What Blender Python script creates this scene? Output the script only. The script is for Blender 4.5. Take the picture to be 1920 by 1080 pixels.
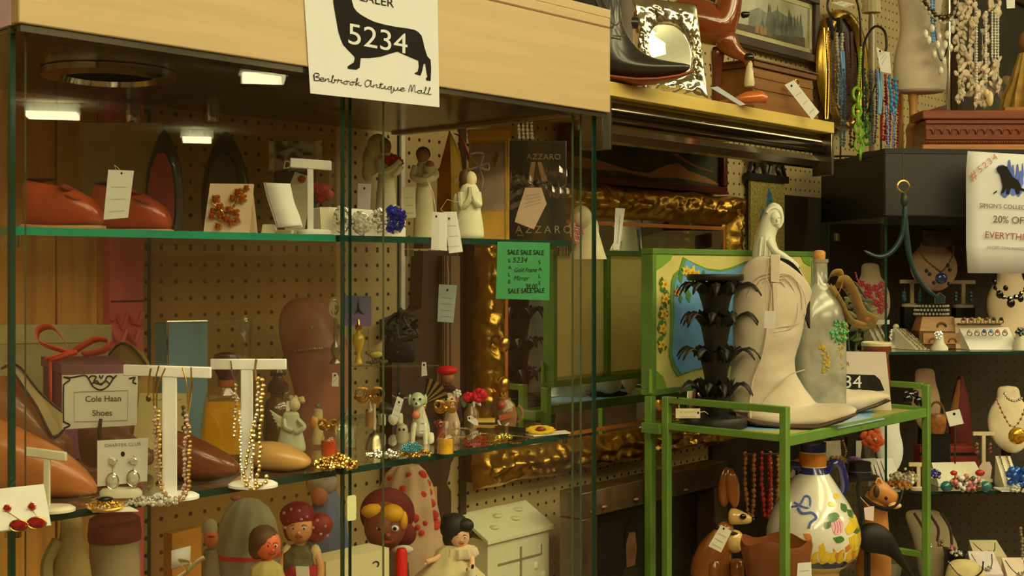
import bpy, math, random
from mathutils import Vector, Matrix, noise
random.seed(7)
PI = math.pi
for o in list(bpy.data.objects): bpy.data.objects.remove(o)
SC = bpy.context.scene; COL = SC.collection
# ---------------------------------------------------------------- camera
H = 1.45                       # eye height
F, CX, HY = 2313.0, 960.0, 503.0
cam_d = bpy.data.cameras.new('camera'); cam = bpy.data.objects.new('camera', cam_d); COL.objects.link(cam)
cam.location = (0, 0, H); cam.rotation_euler = (PI/2, 0, 0)
cam_d.sensor_width = 36.0; cam_d.lens = 36.0*F/1920; cam_d.shift_y = -(540-HY)/1920; cam_d.clip_start = .02
SC.camera = cam
# ---------------------------------------------------------------- frames: the shop wall runs along U, N points into it
U = Vector((.6704, .7420, 0)); N = Vector((-.7420, .6704, 0)); WA = math.atan2(U.y, U.x)
def adz(a, d, z): p = U*a + N*d; p.z = z + H; return p          # z is measured from eye height
def ray(x, y): return Vector(((x-CX)/F, 1, (HY-y)/F))
def onD(x, y, d): r = ray(x, y); p = r*(d/N.dot(r)); p.z += H; return p
def onT(x, y, t): p = ray(x, y)*t; p.z += H; return p
def onH(x, y, h): return onT(x, y, h*F/(HY-y))
def aOf(x, d): p = onD(x, HY, d); return U.dot(p)
def fsh(x): return U.x - U.y*(x-CX)/F
SH1, SH2 = .041, -.2417        # tops of the two glass shelves of the case
# ---------------------------------------------------------------- world, light, exposure
W = bpy.data.worlds.new('world'); SC.world = W; W.use_nodes = True
W.node_tree.nodes['Background'].inputs[0].default_value = (1, .86, .52, 1)
W.node_tree.nodes['Background'].inputs[1].default_value = .03
vs = SC.view_settings; vs.view_transform = 'Standard'; vs.look = 'None'; vs.gamma = 1; vs.use_curve_mapping = False; vs.exposure = 0.0
SC.display_settings.display_device = 'sRGB'
SC.cycles.transparent_max_bounces = 48; SC.cycles.max_bounces = 12; SC.cycles.glossy_bounces = 6
WARM = (1, .87, .46)
CEIL = 1.32                    # ceiling above the eye
LIGHTS = [(-.9, -.1, 8), (.5, -.1, 8), (1.9, -.1, 7), (3.4, -.1, 8), (5.0, .1, 8), (-.6, -.95, 10), (.6, -.95, 11), (1.8, -.8, 12), (3.1, -.8, 11), (.2, -2.4, 9), (2.2, -2.4, 9), (4.2, -2.4, 9)]  # strong middle row: unseen lamps added to brighten the poster and case
LIGHT_E = 12.0
# ---------------------------------------------------------------- materials
def lin(c): return tuple(((x/255)/12.92 if x/255 <= .04045 else ((x/255+.055)/1.055)**2.4) for x in c)
def alb(c, e=.8):              # own colour of a thing that shows as sRGB c under the shop's warm light at level e
    l = lin(c); return tuple(min(.9, max(.004, l[i]/(e*(1, .885, .5)[i]))) for i in range(3))
_mats = {}
def M(c, rough=.5, metal=0, e=.8, kind='plain', var=.12, scale=30, bump=0, coat=0, raw=False, sheen=0):
    key = (c, rough, metal, e, kind, var, scale, bump, coat, raw)
    if key in _mats: return _mats[key]
    m = bpy.data.materials.new(kind); m.use_nodes = True; nt = m.node_tree; b = nt.nodes['Principled BSDF']
    col = c if raw else alb(c, e)
    tc = nt.nodes.new('ShaderNodeTexCoord'); n = nt.nodes.new('ShaderNodeTexNoise'); r = nt.nodes.new('ShaderNodeValToRGB')
    n.inputs['Scale'].default_value = scale; n.inputs['Detail'].default_value = 4
    src = tc.outputs['Object']
    if kind == 'wood':
        mp = nt.nodes.new('ShaderNodeMapping'); mp.inputs['Scale'].default_value = (.6, 9, 9); nt.links.new(src, mp.inputs[0]); src = mp.outputs[0]
    if kind == 'vwood':
        mp = nt.nodes.new('ShaderNodeMapping'); mp.inputs['Scale'].default_value = (9, 9, .6); nt.links.new(src, mp.inputs[0]); src = mp.outputs[0]
    nt.links.new(src, n.inputs['Vector']); nt.links.new(n.outputs['Fac'], r.inputs[0])
    for el, f in zip(r.color_ramp.elements, (1-var, 1+var)): el.color = tuple(min(1, x*f) for x in col) + (1,)
    r.color_ramp.elements[0].position = .3; r.color_ramp.elements[1].position = .7
    nt.links.new(r.outputs[0], b.inputs['Base Color'])
    b.inputs['Roughness'].default_value = rough; b.inputs['Metallic'].default_value = metal
    if coat: b.inputs['Coat Weight'].default_value = coat; b.inputs['Coat Roughness'].default_value = .06
    if bump:
        bp = nt.nodes.new('ShaderNodeBump'); bp.inputs['Strength'].default_value = bump; bp.inputs['Distance'].default_value = .002
        n2 = nt.nodes.new('ShaderNodeTexNoise'); n2.inputs['Scale'].default_value = scale*5; nt.links.new(tc.outputs['Object'], n2.inputs['Vector'])
        nt.links.new(n2.outputs['Fac'], bp.inputs['Height']); nt.links.new(bp.outputs[0], b.inputs['Normal'])
    _mats[key] = m; return m
def glassy(tint, refl=.04, haze=0, hazecol=(.8, .8, .75), rough=0.0, name='glass'):
    key = (tint, refl, haze, hazecol, rough, name)
    if key in _mats: return _mats[key]
    m = bpy.data.materials.new(name); m.use_nodes = True; nt = m.node_tree; nt.nodes.clear()
    out = nt.nodes.new('ShaderNodeOutputMaterial'); tr = nt.nodes.new('ShaderNodeBsdfTransparent'); gl = nt.nodes.new('ShaderNodeBsdfGlossy')
    tr.inputs[0].default_value = tint + (1,); gl.inputs['Roughness'].default_value = rough; gl.inputs[0].default_value = (1, 1, 1, 1)
    lw = nt.nodes.new('ShaderNodeLayerWeight'); lw.inputs[0].default_value = .5
    pw = nt.nodes.new('ShaderNodeMath'); pw.operation = 'POWER'; pw.inputs[1].default_value = 5; nt.links.new(lw.outputs['Facing'], pw.inputs[0])
    ml = nt.nodes.new('ShaderNodeMath'); ml.operation = 'MULTIPLY_ADD'; ml.inputs[1].default_value = 1-refl; ml.inputs[2].default_value = refl; nt.links.new(pw.outputs[0], ml.inputs[0])
    body = tr.outputs[0]
    if haze:
        df = nt.nodes.new('ShaderNodeBsdfDiffuse'); df.inputs[0].default_value = hazecol + (1,); mh = nt.nodes.new('ShaderNodeMixShader'); mh.inputs[0].default_value = haze
        nz = nt.nodes.new('ShaderNodeTexNoise'); nz.inputs['Scale'].default_value = 22; tc = nt.nodes.new('ShaderNodeTexCoord'); nt.links.new(tc.outputs['Object'], nz.inputs['Vector']); mr = nt.nodes.new('ShaderNodeMath'); mr.operation = 'MULTIPLY'; mr.inputs[1].default_value = haze*2
        nt.links.new(nz.outputs['Fac'], mr.inputs[0]); nt.links.new(mr.outputs[0], mh.inputs[0])
        nt.links.new(tr.outputs[0], mh.inputs[1]); nt.links.new(df.outputs[0], mh.inputs[2]); body = mh.outputs[0]
    mx = nt.nodes.new('ShaderNodeMixShader'); nt.links.new(ml.outputs[0], mx.inputs[0]); nt.links.new(body, mx.inputs[1]); nt.links.new(gl.outputs[0], mx.inputs[2])
    nt.links.new(mx.outputs[0], out.inputs[0]); _mats[key] = m; return m
def emit(col, s):
    m = bpy.data.materials.new('lamp_glow'); m.use_nodes = True; nt = m.node_tree; nt.nodes.clear()
    out = nt.nodes.new('ShaderNodeOutputMaterial'); e = nt.nodes.new('ShaderNodeEmission'); e.inputs[0].default_value = col + (1,); e.inputs[1].default_value = s
    nt.links.new(e.outputs[0], out.inputs[0]); return m
# ---------------------------------------------------------------- mesh builder
class MB:
    def __init__(s, tf=None): s.v = []; s.f = []; s.mi = []; s.cm = 0; s.tf = tf or (lambda p: Vector(p))
    def add(s, vs, fs):
        o = len(s.v); s.v += [Vector(v) for v in vs]; s.f += [tuple(i+o for i in f) for f in fs]; s.mi += [s.cm]*len(fs); return s
    def box(s, c, d, rot=None):
        x, y, z = (q/2 for q in d); vs = [Vector((i*x, j*y, k*z)) for i in (-1, 1) for j in (-1, 1) for k in (-1, 1)]
        if rot: R = Matrix.Rotation(rot[1], 3, 'XYZ'[rot[0]] if isinstance(rot[0], int) else rot[0]); vs = [R @ v for v in vs]
        c = Vector(c); return s.add([c+v for v in vs], [(0, 1, 3, 2), (4, 6, 7, 5), (0, 4, 5, 1), (2, 3, 7, 6), (0, 2, 6, 4), (1, 5, 7, 3)])
    def loft(s, rings, cap=True, close=True):
        n = len(rings[0]); vs = [p for r in rings for p in r]; fs = []
        for i in range(len(rings)-1):
            for j in range(n if close else n-1): fs.append((i*n+j, i*n+(j+1) % n, (i+1)*n+(j+1) % n, (i+1)*n+j))
        if cap: fs += [tuple(range(n-1, -1, -1)), tuple((len(rings)-1)*n+j for j in range(n))]
        return s.add(vs, fs)
    def lathe(s, prof, cx=0, cy=0, n=20, sx=1, sy=1, cap=True, lean=0):
        z0 = prof[0][1]
        return s.loft([[(cx+lean*(z-z0)+max(r, .001)*sx*math.cos(2*PI*j/n), cy+max(r, .001)*sy*math.sin(2*PI*j/n), z) for j in range(n)] for r, z in prof], cap)
    def ball(s, c, r, n=8, scl=(1, 1, 1), rot=None):
        vs, fs = [], []; m = max(3, n//2+1); R = Matrix.Rotation(rot[1], 3, rot[0]) if rot else None
        for i in range(m+1):
            a = PI*i/m
            for j in range(n):
                b = 2*PI*j/n; p = Vector((math.sin(a)*math.cos(b)*scl[0]*r, math.sin(a)*math.sin(b)*scl[1]*r, math.cos(a)*scl[2]*r))
                if R: p = R @ p
                vs.append(Vector(c)+p)
        for i in range(m):
            for j in range(n): fs.append((i*n+j, (i+1)*n+j, (i+1)*n+(j+1) % n, i*n+(j+1) % n))
        return s.add(vs, fs)
    def tube(s, pts, r, n=6, closed=False, flat=1.0):
        pts = [Vector(p) for p in pts]; L = len(pts); rings = []; rr = r if isinstance(r, (list, tuple)) else [r]*L
        up = Vector((.13, .21, .97)); prev = None
        for i, p in enumerate(pts):
            t = (pts[(i+1) % L]-pts[i-1]) if closed else (pts[min(i+1, L-1)]-pts[max(i-1, 0)])
            if t.length < 1e-9: t = Vector((0, 0, 1))
            t.normalize()
            a = (prev - t*prev.dot(t)) if prev else t.cross(up)
            if a.length < 1e-6: a = t.cross(Vector((1, 0, 0)))
            a.normalize(); prev = a; b = t.cross(a)
            rings.append([p + a*(math.cos(2*PI*j/n)*rr[i]) + b*(math.sin(2*PI*j/n)*rr[i]*flat) for j in range(n)])
        if closed: rings.append(rings[0])
        return s.loft(rings, not closed)
    def prism(s, pts, y0, y1):
        n = len(pts)
        return s.add([(x, y0, z) for x, z in pts]+[(x, y1, z) for x, z in pts],
            [tuple(range(n)), tuple(range(2*n-1, n-1, -1))]+[(i, i+n, (i+1) % n+n, (i+1) % n) for i in range(n)])
    def sheet(s, grid, th=0):   # grid[i][j] points; a thin shell
        n = len(grid[0]); fs = []
        for i in range(len(grid)-1):
            for j in range(n-1): fs.append((i*n+j, i*n+j+1, (i+1)*n+j+1, (i+1)*n+j))
        return s.add([p for r in grid for p in r], fs)
    def strand(s, pts, r, gap=2.0, n=5, jit=0, thread=True):   # beads threaded on a line
        pts = [Vector(p) for p in pts]; acc = 0; step = r*gap
        if thread: s.tube(pts, r*.25, 4)
        for a, b in zip(pts, pts[1:]):
            L = (b-a).length; x = acc
            while x < L:
                j = Vector((random.uniform(-jit, jit), random.uniform(-jit, jit), random.uniform(-jit, jit)))
                s.ball(a.lerp(b, x/L)+j, r*random.uniform(.8, 1.1), n); x += step
            acc = x-L
        return s
    def build(s, name, mat, parent=None, smooth=True, bev=0, sub=0, solid=0, loc=None, rot=None, ang=45, xf=None):
        me = bpy.data.meshes.new(name); me.from_pydata([s.tf(v) for v in s.v], [], s.f); me.update()
        mats = mat if isinstance(mat, (list, tuple)) else [mat]
        for m in mats: me.materials.append(m)
        if len(mats) > 1: me.polygons.foreach_set('material_index', s.mi)
        import bmesh
        bm = bmesh.new(); bm.from_mesh(me); bmesh.ops.recalc_face_normals(bm, faces=bm.faces); bm.to_mesh(me); bm.free()
        if smooth: me.shade_smooth(); me.set_sharp_from_angle(angle=math.radians(ang))
        o = bpy.data.objects.new(name, me); COL.objects.link(o)
        if solid: md = o.modifiers.new('solid', 'SOLIDIFY'); md.thickness = solid; md.offset = 0
        if bev: md = o.modifiers.new('bevel', 'BEVEL'); md.width = bev; md.segments = 2; md.limit_method = 'ANGLE'
        if sub: md = o.modifiers.new('sub', 'SUBSURF'); md.levels = sub; md.render_levels = sub
        if parent: o.parent = parent
        if loc is not None: o.location = loc
        if rot is not None: o.rotation_euler = rot if isinstance(rot, (tuple, list)) else (0, 0, rot)
        return o
def tag(o, label, cat, group=None, kind=None):
    o['label'] = label; o['category'] = cat
    if group: o['group'] = group
    if kind: o['kind'] = kind
    return o
def struct(o): o['kind'] = 'structure'; return o
class T:
    """A thing: an Empty at its base. Its parts are drawn in photo units (px right, depth, py down) about that base."""
    def __init__(s, name, label, cat, px, py, at, group=None, wall=False, rz=0):
        kind, v = at
        p = onH(px, py, v) if kind == 'h' else onD(px, py, v) if kind == 'd' else onT(px, py, v)
        s.px, s.py, s.p = px, py, p; s.k = p.y/F; s.fx = 1/fsh(px) if wall else 1
        e = bpy.data.objects.new(name, None); COL.objects.link(e); e.empty_display_size = .02
        e.location = p; e.rotation_euler = (0, 0, (WA if wall else 0)+rz); tag(e, label, cat, group); s.o = e
    def mb(s): return MB(lambda q: Vector(((q[0]-s.px)*s.k*s.fx, q[1]*s.k, (s.py-q[2])*s.k)))
    def add(s, name, mb, mat, parent=None, label=None, **kw):
        o = mb.build(name, mat, parent or s.o, **kw)
        if label: o['label'] = label
        return o
    def text(s, body, x, y, size, mat, dep=-1, name='lettering', roll=0, shear=0, align='LEFT', sp=1, parent=None, bold=0, xs=1):
        c = bpy.data.curves.new(name, 'FONT'); c.body = body; c.size = size*s.k; c.shear = shear; c.align_x = align; c.space_character = sp; c.offset = bold*s.k; c.extrude = .02*s.k
        c.materials.append(mat); q = bpy.data.objects.new(name, c); me = bpy.data.meshes.new_from_object(q); bpy.data.objects.remove(q)
        if not me.materials: me.materials.append(mat)
        o = bpy.data.objects.new(name, me); COL.objects.link(o); o.parent = parent or s.o
        o.location = ((x-s.px)*s.k*s.fx, dep*s.k, (s.py-y)*s.k); o.rotation_euler = (PI/2, roll, 0); o.scale = (xs*s.fx, 1, 1); return o
    def skin(s, name, pts, edges, rad, mat, sub=2, parent=None):
        me = bpy.data.meshes.new(name); me.from_pydata([((q[0]-s.px)*s.k*s.fx, q[1]*s.k, (s.py-q[2])*s.k) for q in pts], edges, []); me.materials.append(mat)
        o = bpy.data.objects.new(name, me); COL.objects.link(o); o.parent = parent or s.o
        o.modifiers.new('skin', 'SKIN').use_smooth_shade = True
        for i, v in enumerate(me.skin_vertices[0].data):
            r = rad[i]; v.radius = ((r[0] if isinstance(r, tuple) else r)*s.k, (r[1] if isinstance(r, tuple) else r)*s.k); v.use_root = i == 0
        md = o.modifiers.new('sub', 'SUBSURF'); md.levels = md.render_levels = sub
        return o
def copy_thing(t, loc, label, rz=None):
    def cp(o, par):
        c = o.copy(); COL.objects.link(c); c.parent = par
        for ch in list(o.children): cp(ch, c)
        return c
    c = cp(t.o if isinstance(t, T) else t, None); c.location = loc; c['label'] = label
    if rz is not None: c.rotation_euler[2] = rz
    return c
def arc(cx, cz, rx, rz, a0, a1, n=12, y=0, dy=0): return [(cx+rx*math.cos(a0+(a1-a0)*i/n), y+dy*i/n, cz+rz*math.sin(a0+(a1-a0)*i/n)) for i in range(n+1)]
def bez(p0, p1, p2, n=8): return [tuple((1-t)**2*a+2*t*(1-t)*b+t*t*c for a, b, c in zip(p0, p1, p2)) for t in [i/n for i in range(n+1)]]
def catmull(pts, n=5):
    P = [Vector(p) for p in pts]; P = [P[0]*2-P[1]]+P+[P[-1]*2-P[-2]]; out = []
    for i in range(1, len(P)-2):
        for j in range(n):
            t = j/n; out.append(.5*((2*P[i])+(P[i+1]-P[i-1])*t+(2*P[i-1]-5*P[i]+4*P[i+1]-P[i+2])*t*t+(3*P[i]-P[i-1]-3*P[i+1]+P[i+2])*t**3))
    return out+[P[-2]]
# palette
WHITE = M((226, 217, 168), .6, e=.78, var=.03); CREAM = M((215, 200, 140), .6, e=.8, var=.04); PAPER = M((228, 217, 170), .8, e=.85, var=.02); PINKPAPER = M((215, 190, 150), .8, e=.8, var=.02)
INK = M((26, 20, 11), .9, e=.8, var=.05); GREYINK = M((110, 100, 75), .7, e=.8, var=.05); REDINK = M((200, 90, 45), .7, e=.8)
GOLD = M((.78, .5, .13), .28, 1, raw=True, bump=.15); OLDGOLD = M((.52, .3, .06), .32, 1, raw=True, var=.25, bump=.3); SILVER = M((.75, .74, .68), .15, 1, raw=True); CHROME = M((.62, .58, .52), .1, 1, raw=True, var=.03)
STEEL = M((.3, .27, .23), .25, 1, raw=True); STONE_W = M((.85, .84, .78), .05, .35, raw=True, var=.2, scale=300); STONE_G = M((.75, .5, .15), .08, .7, raw=True, var=.3, scale=300)
BLACK = M((24, 20, 14), .4, e=.8, var=.1); BLACKGLOSS = M((22, 19, 14), .12, e=.8, coat=.5); STRING = M((190, 165, 100), .8, e=.8)
EDGE = M((.03, .2, .135), .12, raw=True, var=.1, coat=.4); EDGED = M((.012, .06, .045), .12, raw=True, var=.1, coat=.4)
GLASS = glassy((.995, .993, .985)); CLEAR = glassy((.98, .985, .96), .06); CELLO = glassy((.9, .9, .88), .16, rough=.08)
MIRROR = M((.86, .87, .82), .012, 1, raw=True, var=.01)
def hangtag(label, pts, at, th=.6, lines=3, mat=None, cat='price tag', group=None, hole=None, string=None, name='price_tag', ink=GREYINK):
    """A paper tag: outline in px, with a punched eyelet, pen strokes and a string."""
    cx = sum(p[0] for p in pts)/len(pts); cy = max(p[1] for p in pts)
    t = T(name, label, cat, cx, cy, at, group); m = t.mb(); m.prism(pts, 0, th); card = t.add('card', m, mat or PAPER, smooth=False)
    if hole: t.add('eyelet', t.mb().prism([(hole[0]+2*math.cos(i*PI/4), hole[1]+2.4*math.sin(i*PI/4)) for i in range(8)], -.5, th+.3), INK)
    tl, bl = Vector(pts[0]), Vector(pts[-1]); tr, br = Vector(pts[1]), Vector(pts[2])
    for i in range(lines):
        f = .35+.5*i/max(1, lines-1) if lines > 1 else .55; a = tl.lerp(bl, f).lerp(tr.lerp(br, f), .18); b = tl.lerp(bl, f).lerp(tr.lerp(br, f), .82)
        q = [a.lerp(b, j/9)+Vector((0, (.9 if j % 2 else -.9))) for j in range(10)]
        t.add('handwriting', t.mb().tube([(p.x, -.35, p.y) for p in q], .32, 3), ink)
    if string: t.add('string', t.mb().tube([(x, y, z) for x, y, z in string], .7, 4), STRING)
    return t
# ================================================================ the room
class TA(T):
    """A thing built in metres along the wall: a along it, d away from the eye, z above eye height."""
    def __init__(s, name, label, cat, a, d, z, group=None):
        s.p = adz(a, d, z); s.k = 1/F*s.p.y; e = bpy.data.objects.new(name, None); COL.objects.link(e); e.empty_display_size = .02
        e.location = s.p; e.rotation_euler = (0, 0, WA); tag(e, label, cat, group); s.o = e; s.o3 = (a, d, z)
    def mb(s): a, d, z = s.o3; return MB(lambda q: Vector((q[0]-a, q[1]-d, q[2]-z)))
def bx(m, a0, a1, d0, d1, z0, z1): return m.box(((a0+a1)/2, (d0+d1)/2, (z0+z1)/2), (a1-a0, d1-d0, z1-z0))
def slab(name, a0, a1, d0, d1, z0, z1, mat):
    o = bx(MB(), a0, a1, d0, d1, z0, z1).build(name, mat, smooth=False, loc=(0, 0, H), rot=WA); return struct(o)
def pegboard(col, e):
    m = bpy.data.materials.new('pegboard'); m.use_nodes = True; nt = m.node_tree; b = nt.nodes['Principled BSDF']; c = alb(col, e)
    tc = nt.nodes.new('ShaderNodeTexCoord'); sp = nt.nodes.new('ShaderNodeSeparateXYZ'); nt.links.new(tc.outputs['Object'], sp.inputs[0])
    def mth(op, a, v=None, w=None):
        n = nt.nodes.new('ShaderNodeMath'); n.operation = op
        for i, q in enumerate((a, v, w)):
            if q is None: continue
            if isinstance(q, (int, float)): n.inputs[i].default_value = q
            else: nt.links.new(q, n.inputs[i])
        return n.outputs[0]
    def cell(o): return mth('SUBTRACT', mth('FRACT', mth('ADD', mth('DIVIDE', o, .0254), 500.3)), .5)
    x, z = cell(sp.outputs[0]), cell(sp.outputs[2]); r = mth('SQRT', mth('ADD', mth('MULTIPLY', x, x), mth('MULTIPLY', z, z)))
    hole = mth('LESS_THAN', r, .13); mx = nt.nodes.new('ShaderNodeMix'); mx.data_type = 'RGBA'; nt.links.new(hole, mx.inputs[0])
    nz = nt.nodes.new('ShaderNodeTexNoise'); nz.inputs['Scale'].default_value = 6; rp = nt.nodes.new('ShaderNodeValToRGB'); nt.links.new(tc.outputs['Object'], nz.inputs[0]); nt.links.new(nz.outputs[0], rp.inputs[0])
    rp.color_ramp.elements[0].color = tuple(q*.85 for q in c)+(1,); rp.color_ramp.elements[1].color = tuple(min(1, q*1.12) for q in c)+(1,)
    nt.links.new(rp.outputs[0], mx.inputs[6]); mx.inputs[7].default_value = (.01, .008, .005, 1); nt.links.new(mx.outputs[2], b.inputs['Base Color']); b.inputs['Roughness'].default_value = .55; return m
PEG = pegboard((178, 150, 84), .8)
PAINTED = M((170, 150, 90), .8, var=.05, scale=3); CEILM = M((195, 186, 130), .9, var=.03, scale=4)
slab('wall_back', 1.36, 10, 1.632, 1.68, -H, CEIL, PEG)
slab('wall_back_shaded', -2.5, 1.36, 1.632, 1.68, -H, CEIL, pegboard((146, 110, 44), .8))  # same pegboard, darker behind the case: its shade is put into the colour
slab('wall_left', -2.55, -2.5, -9, 1.68, -H, CEIL, PAINTED)
slab('wall_right', 10, 10.05, -9, 1.68, -H, CEIL, PAINTED)
slab('wall_front', -2.5, 10, -9.05, -9, -H, CEIL, PAINTED)
slab('wall_light_blocker', -2.5, 10, -1.25, -1.2, -H, .1, M((96, 74, 40), .7, var=.5, scale=3))  # unseen partition, added to hold back low light from far lamps
slab('floor', -2.5, 10, -9, 1.68, -H-.05, -H, M((120, 92, 55), .4, var=.15, scale=3))
slab('ceiling', -2.5, 10, -9, 1.68, CEIL, CEIL+.05, CEILM)
# wood planks, pink strip and seams on the wall behind the case
PLANK = M((214, 146, 58), .55, kind='vwood', var=.3, scale=5, e=.8)
pa = [aOf(-420, 1.62), aOf(-250, 1.62), aOf(-70, 1.62), aOf(104, 1.62), aOf(180, 1.62), aOf(205, 1.62)]
for i in range(5):
    o = bx(MB(), pa[i]+.001, pa[i+1]-.0015, 1.618-.003*(i % 2), 1.631, -1.45, 1.2).build('wall_plank', PLANK, smooth=False, loc=(0, 0, H), rot=WA); struct(o)
PINKS = M((200, 92, 78), .35, e=.62, var=.2, scale=14, bump=.3)
t = TA('fabric_bolt_box', 'tall narrow pink satin-covered board standing upright between the wood planks and the pegboard', 'board', aOf(238, 1.6), 1.6, -.5)
m = t.mb(); bx(m, aOf(206, 1.6), aOf(271, 1.6), 1.6, 1.63, -.5, .62); t.add('board', m, PINKS, bev=.003)
m = t.mb()
for z0, dz in ((-.046, .0), (.1, .02)): bx(m, aOf(208, 1.6), aOf(269, 1.6), 1.5985, 1.6, z0-.0025, z0)
t.add('seam', m, M((90, 40, 30), .6, e=.6), smooth=False)
m = t.mb(); m.tube([(aOf(208+10*i, 1.6), 1.598, -.075+.012*math.sin(i*2.4)) for i in range(7)], .004, 5); m.tube([(aOf(212+8*i, 1.6), 1.598, -.1+.01*math.cos(i*2)) for i in range(7)], .004, 5); t.add('puckered_trim', m, PINKS)
for nm, x0, x1, mt in (('trim_1', 757, 764, M((226, 214, 160), .5)), ('trim_2', 868, 879, M((60, 40, 18), .7))):
    struct(bx(MB(), aOf(x0, 1.62), aOf(x1, 1.62), 1.626, 1.6319, -1.4, 1.2).build(nm, mt, smooth=False, loc=(0, 0, H), rot=WA))
# ---------------------------------------------------------------- ceiling lights
HOUSING = M((210, 205, 180), .5)
def lamp(p, rz, label, L=1.2, Wd=.3, E=LIGHT_E):
    e = bpy.data.objects.new('ceiling_light', None); COL.objects.link(e); e.location = (p.x, p.y, H+CEIL-.002); e.rotation_euler[2] = rz
    tag(e, label, 'ceiling light', 'fluorescent lights on the ceiling')
    MB().box((0, 0, -.04), (L, Wd*.4, .075)).build('housing', HOUSING, e, smooth=False)
    MB().box((0, 0, -.098), (L-.04, Wd, .04)).build('diffuser', emit(WARM, E), e, smooth=False)
for a, d, le in LIGHTS: lamp(adz(a, d, 0), WA, 'long unseen ceiling light over the aisle, in rows filled out for more brightness', E=le)
for x, y, L in ((6.35, .744, .3), (8.48, -1.12, .42), (10.28, -.26, .3)): lamp(Vector((x, y, 0)), WA+.6, 'far fluorescent ceiling light mirrored in the glass case', L, .24)
# ================================================================ the glass case on the left
CA0, CA1, CD0, CD1, CM = .549, 1.459, 1.139, 1.585, .966
case = TA('display_case', 'tall glass display case under a pale maple header holding shoes, jewellery and dolls', 'display case', (CA0+CA1)/2, (CD0+CD1)/2, -H)
MAPLE = M((222, 184, 108), .42, kind='wood', var=.06, scale=9, e=1.2); PINKEDGE = M((225, 190, 170), .5, e=.9)
ZB, ZT = .231, .372
m = case.mb(); bx(m, CA0, CA1, CD0-.018, CD0-.002, ZB, ZT); hd = case.add('header_fascia', m, MAPLE, bev=.0015)
m = case.mb(); bx(m, CA0+.3, CA1-.002, CD0-.0187, CD0-.0178, ZT-.016, ZT-.0135); case.add('fascia_groove', m, M((120, 85, 40), .6), parent=hd, smooth=False)
m = case.mb(); bx(m, CA0, CA0+.016, CD0-.002, CD1, ZB, ZT); case.add('header_side', m, PINKEDGE, smooth=False)
m = case.mb(); bx(m, CA1-.016, CA1, CD0-.002, CD1, ZB, ZT); case.add('header_side', m, MAPLE, smooth=False)
m = case.mb(); bx(m, CA0, CA1, CD0-.018, CD1, ZT, ZT+.012); case.add('header_top', m, MAPLE, smooth=False)
DARKMETAL = M((.09, .075, .055), .22, .6, raw=True, var=.15, scale=8)
m = case.mb(); bx(m, CA0+.016, CA1-.016, CD0-.002, CD1, ZB+.004, ZB+.012); bx(m, CA0+.004, CA1-.004, CD0-.014, CD0+.012, ZB-.007, ZB-.0005); und = case.add('header_underside', m, DARKMETAL, smooth=False)
q = onH(205, 140, ZB-.0); ca, cd = U.dot(q), N.dot(q)
m = case.mb(); m.lathe([(.052, ZB+.003), (.078, ZB+.003), (.078, ZB-.004), (.056, ZB-.007), (.052, ZB+.003)], ca, cd, 28, cap=False); pl = case.add('puck_light', m, CHROME)
m = case.mb(); m.lathe([(.001, ZB-.001), (.053, ZB-.001)], ca, cd, 24); case.add('lens', m, BLACK, parent=pl)
# glass panes: faces clear, narrow edges green
def pane(name, a0, a1, d0, d1, z0, z1, mats=(GLASS, EDGE), parent=None):
    m = case.mb(); bx(m, a0, a1, d0, d1, z0, z1); dims = (a1-a0, d1-d0, z1-z0); thin = dims.index(min(dims))
    m.mi = [0 if i//2 == {0: 0, 1: 2, 2: 1}[thin] else 1 for i in range(6)]     # box faces: x, x, z?, see below
    fs = []
    for f in m.f:
        vs = [m.v[i] for i in f]; fs.append(0 if max(v[thin] for v in vs)-min(v[thin] for v in vs) < 1e-9 else 1)
    m.mi = fs; return case.add(name, m, list(mats), parent=parent, smooth=False)
ZL = -.95
EDGE_L = M((.02, .30, .2), .1, raw=True, var=.1, coat=.4)
pane('side_glass', CA0+.004, CA0+.010, CD0+.008, CD1-.01, ZL, ZB-.002, (GLASS, EDGED))
pane('side_glass', CA1-.012, CA1-.006, CD0+.008, CD1-.01, ZL, ZB-.002, (GLASS, EDGED))
pane('front_glass', CA0+.001, .960, CD0, CD0+.006, ZL, ZB-.002, (GLASS, EDGED))
pane('front_glass', .9725, 1.448, CD0, CD0+.006, ZL, ZB-.002, (GLASS, EDGED))
pane('divider_glass', .9625, .9685, CD0+.008, CD1-.01, ZL, ZB-.002, (GLASS, EDGED))
pane('sliding_glass', CA0+.021, 1.033, CD0+.0085, CD0+.0125, ZL, ZB-.002, (glassy((.99, .99, .98), .02), M((.16, .22, .13), .2, raw=True)))
pane('sliding_glass', 1.405, 1.424, CD0+.0085, CD0+.0125, ZL, ZB-.002, (glassy((.99, .99, .98), .02), M((.16, .22, .13), .2, raw=True)))
for z, e1 in ((SH1, EDGE_L), (SH2, EDGED)):
    z -= .0008
    pane('glass_shelf', CA0+.012, .9615, CD0+.016, CD1-.02, z-.008, z, (CLEAR, e1))
    pane('glass_shelf', .9695, 1.403, CD0+.016, CD1-.02, z-.008, z, (CLEAR, EDGED))
    for a, d in ((CA0+.018, CD0+.03), (CA1-.03, CD0+.05), (CA1-.03, CD1-.06)):
        m = case.mb(); m.lathe([(.004, z-.02), (.008, z-.02), (.008, z-.0085), (.004, z-.0085)], a, d, 10); case.add('shelf_peg', m, CHROME)
for x, y in ((247, 212), (396, 212), (1088, 232)):
    q = onD(x, y, 1.56); a, d = U.dot(q), N.dot(q); m = case.mb(); z = q.z-H
    m.lathe([(.001, z-.016), (.011, z-.014), (.013, z), (.011, z+.014), (.001, z+.016)], a, d, 14); case.add('glass_clamp', m, CHROME)
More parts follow.
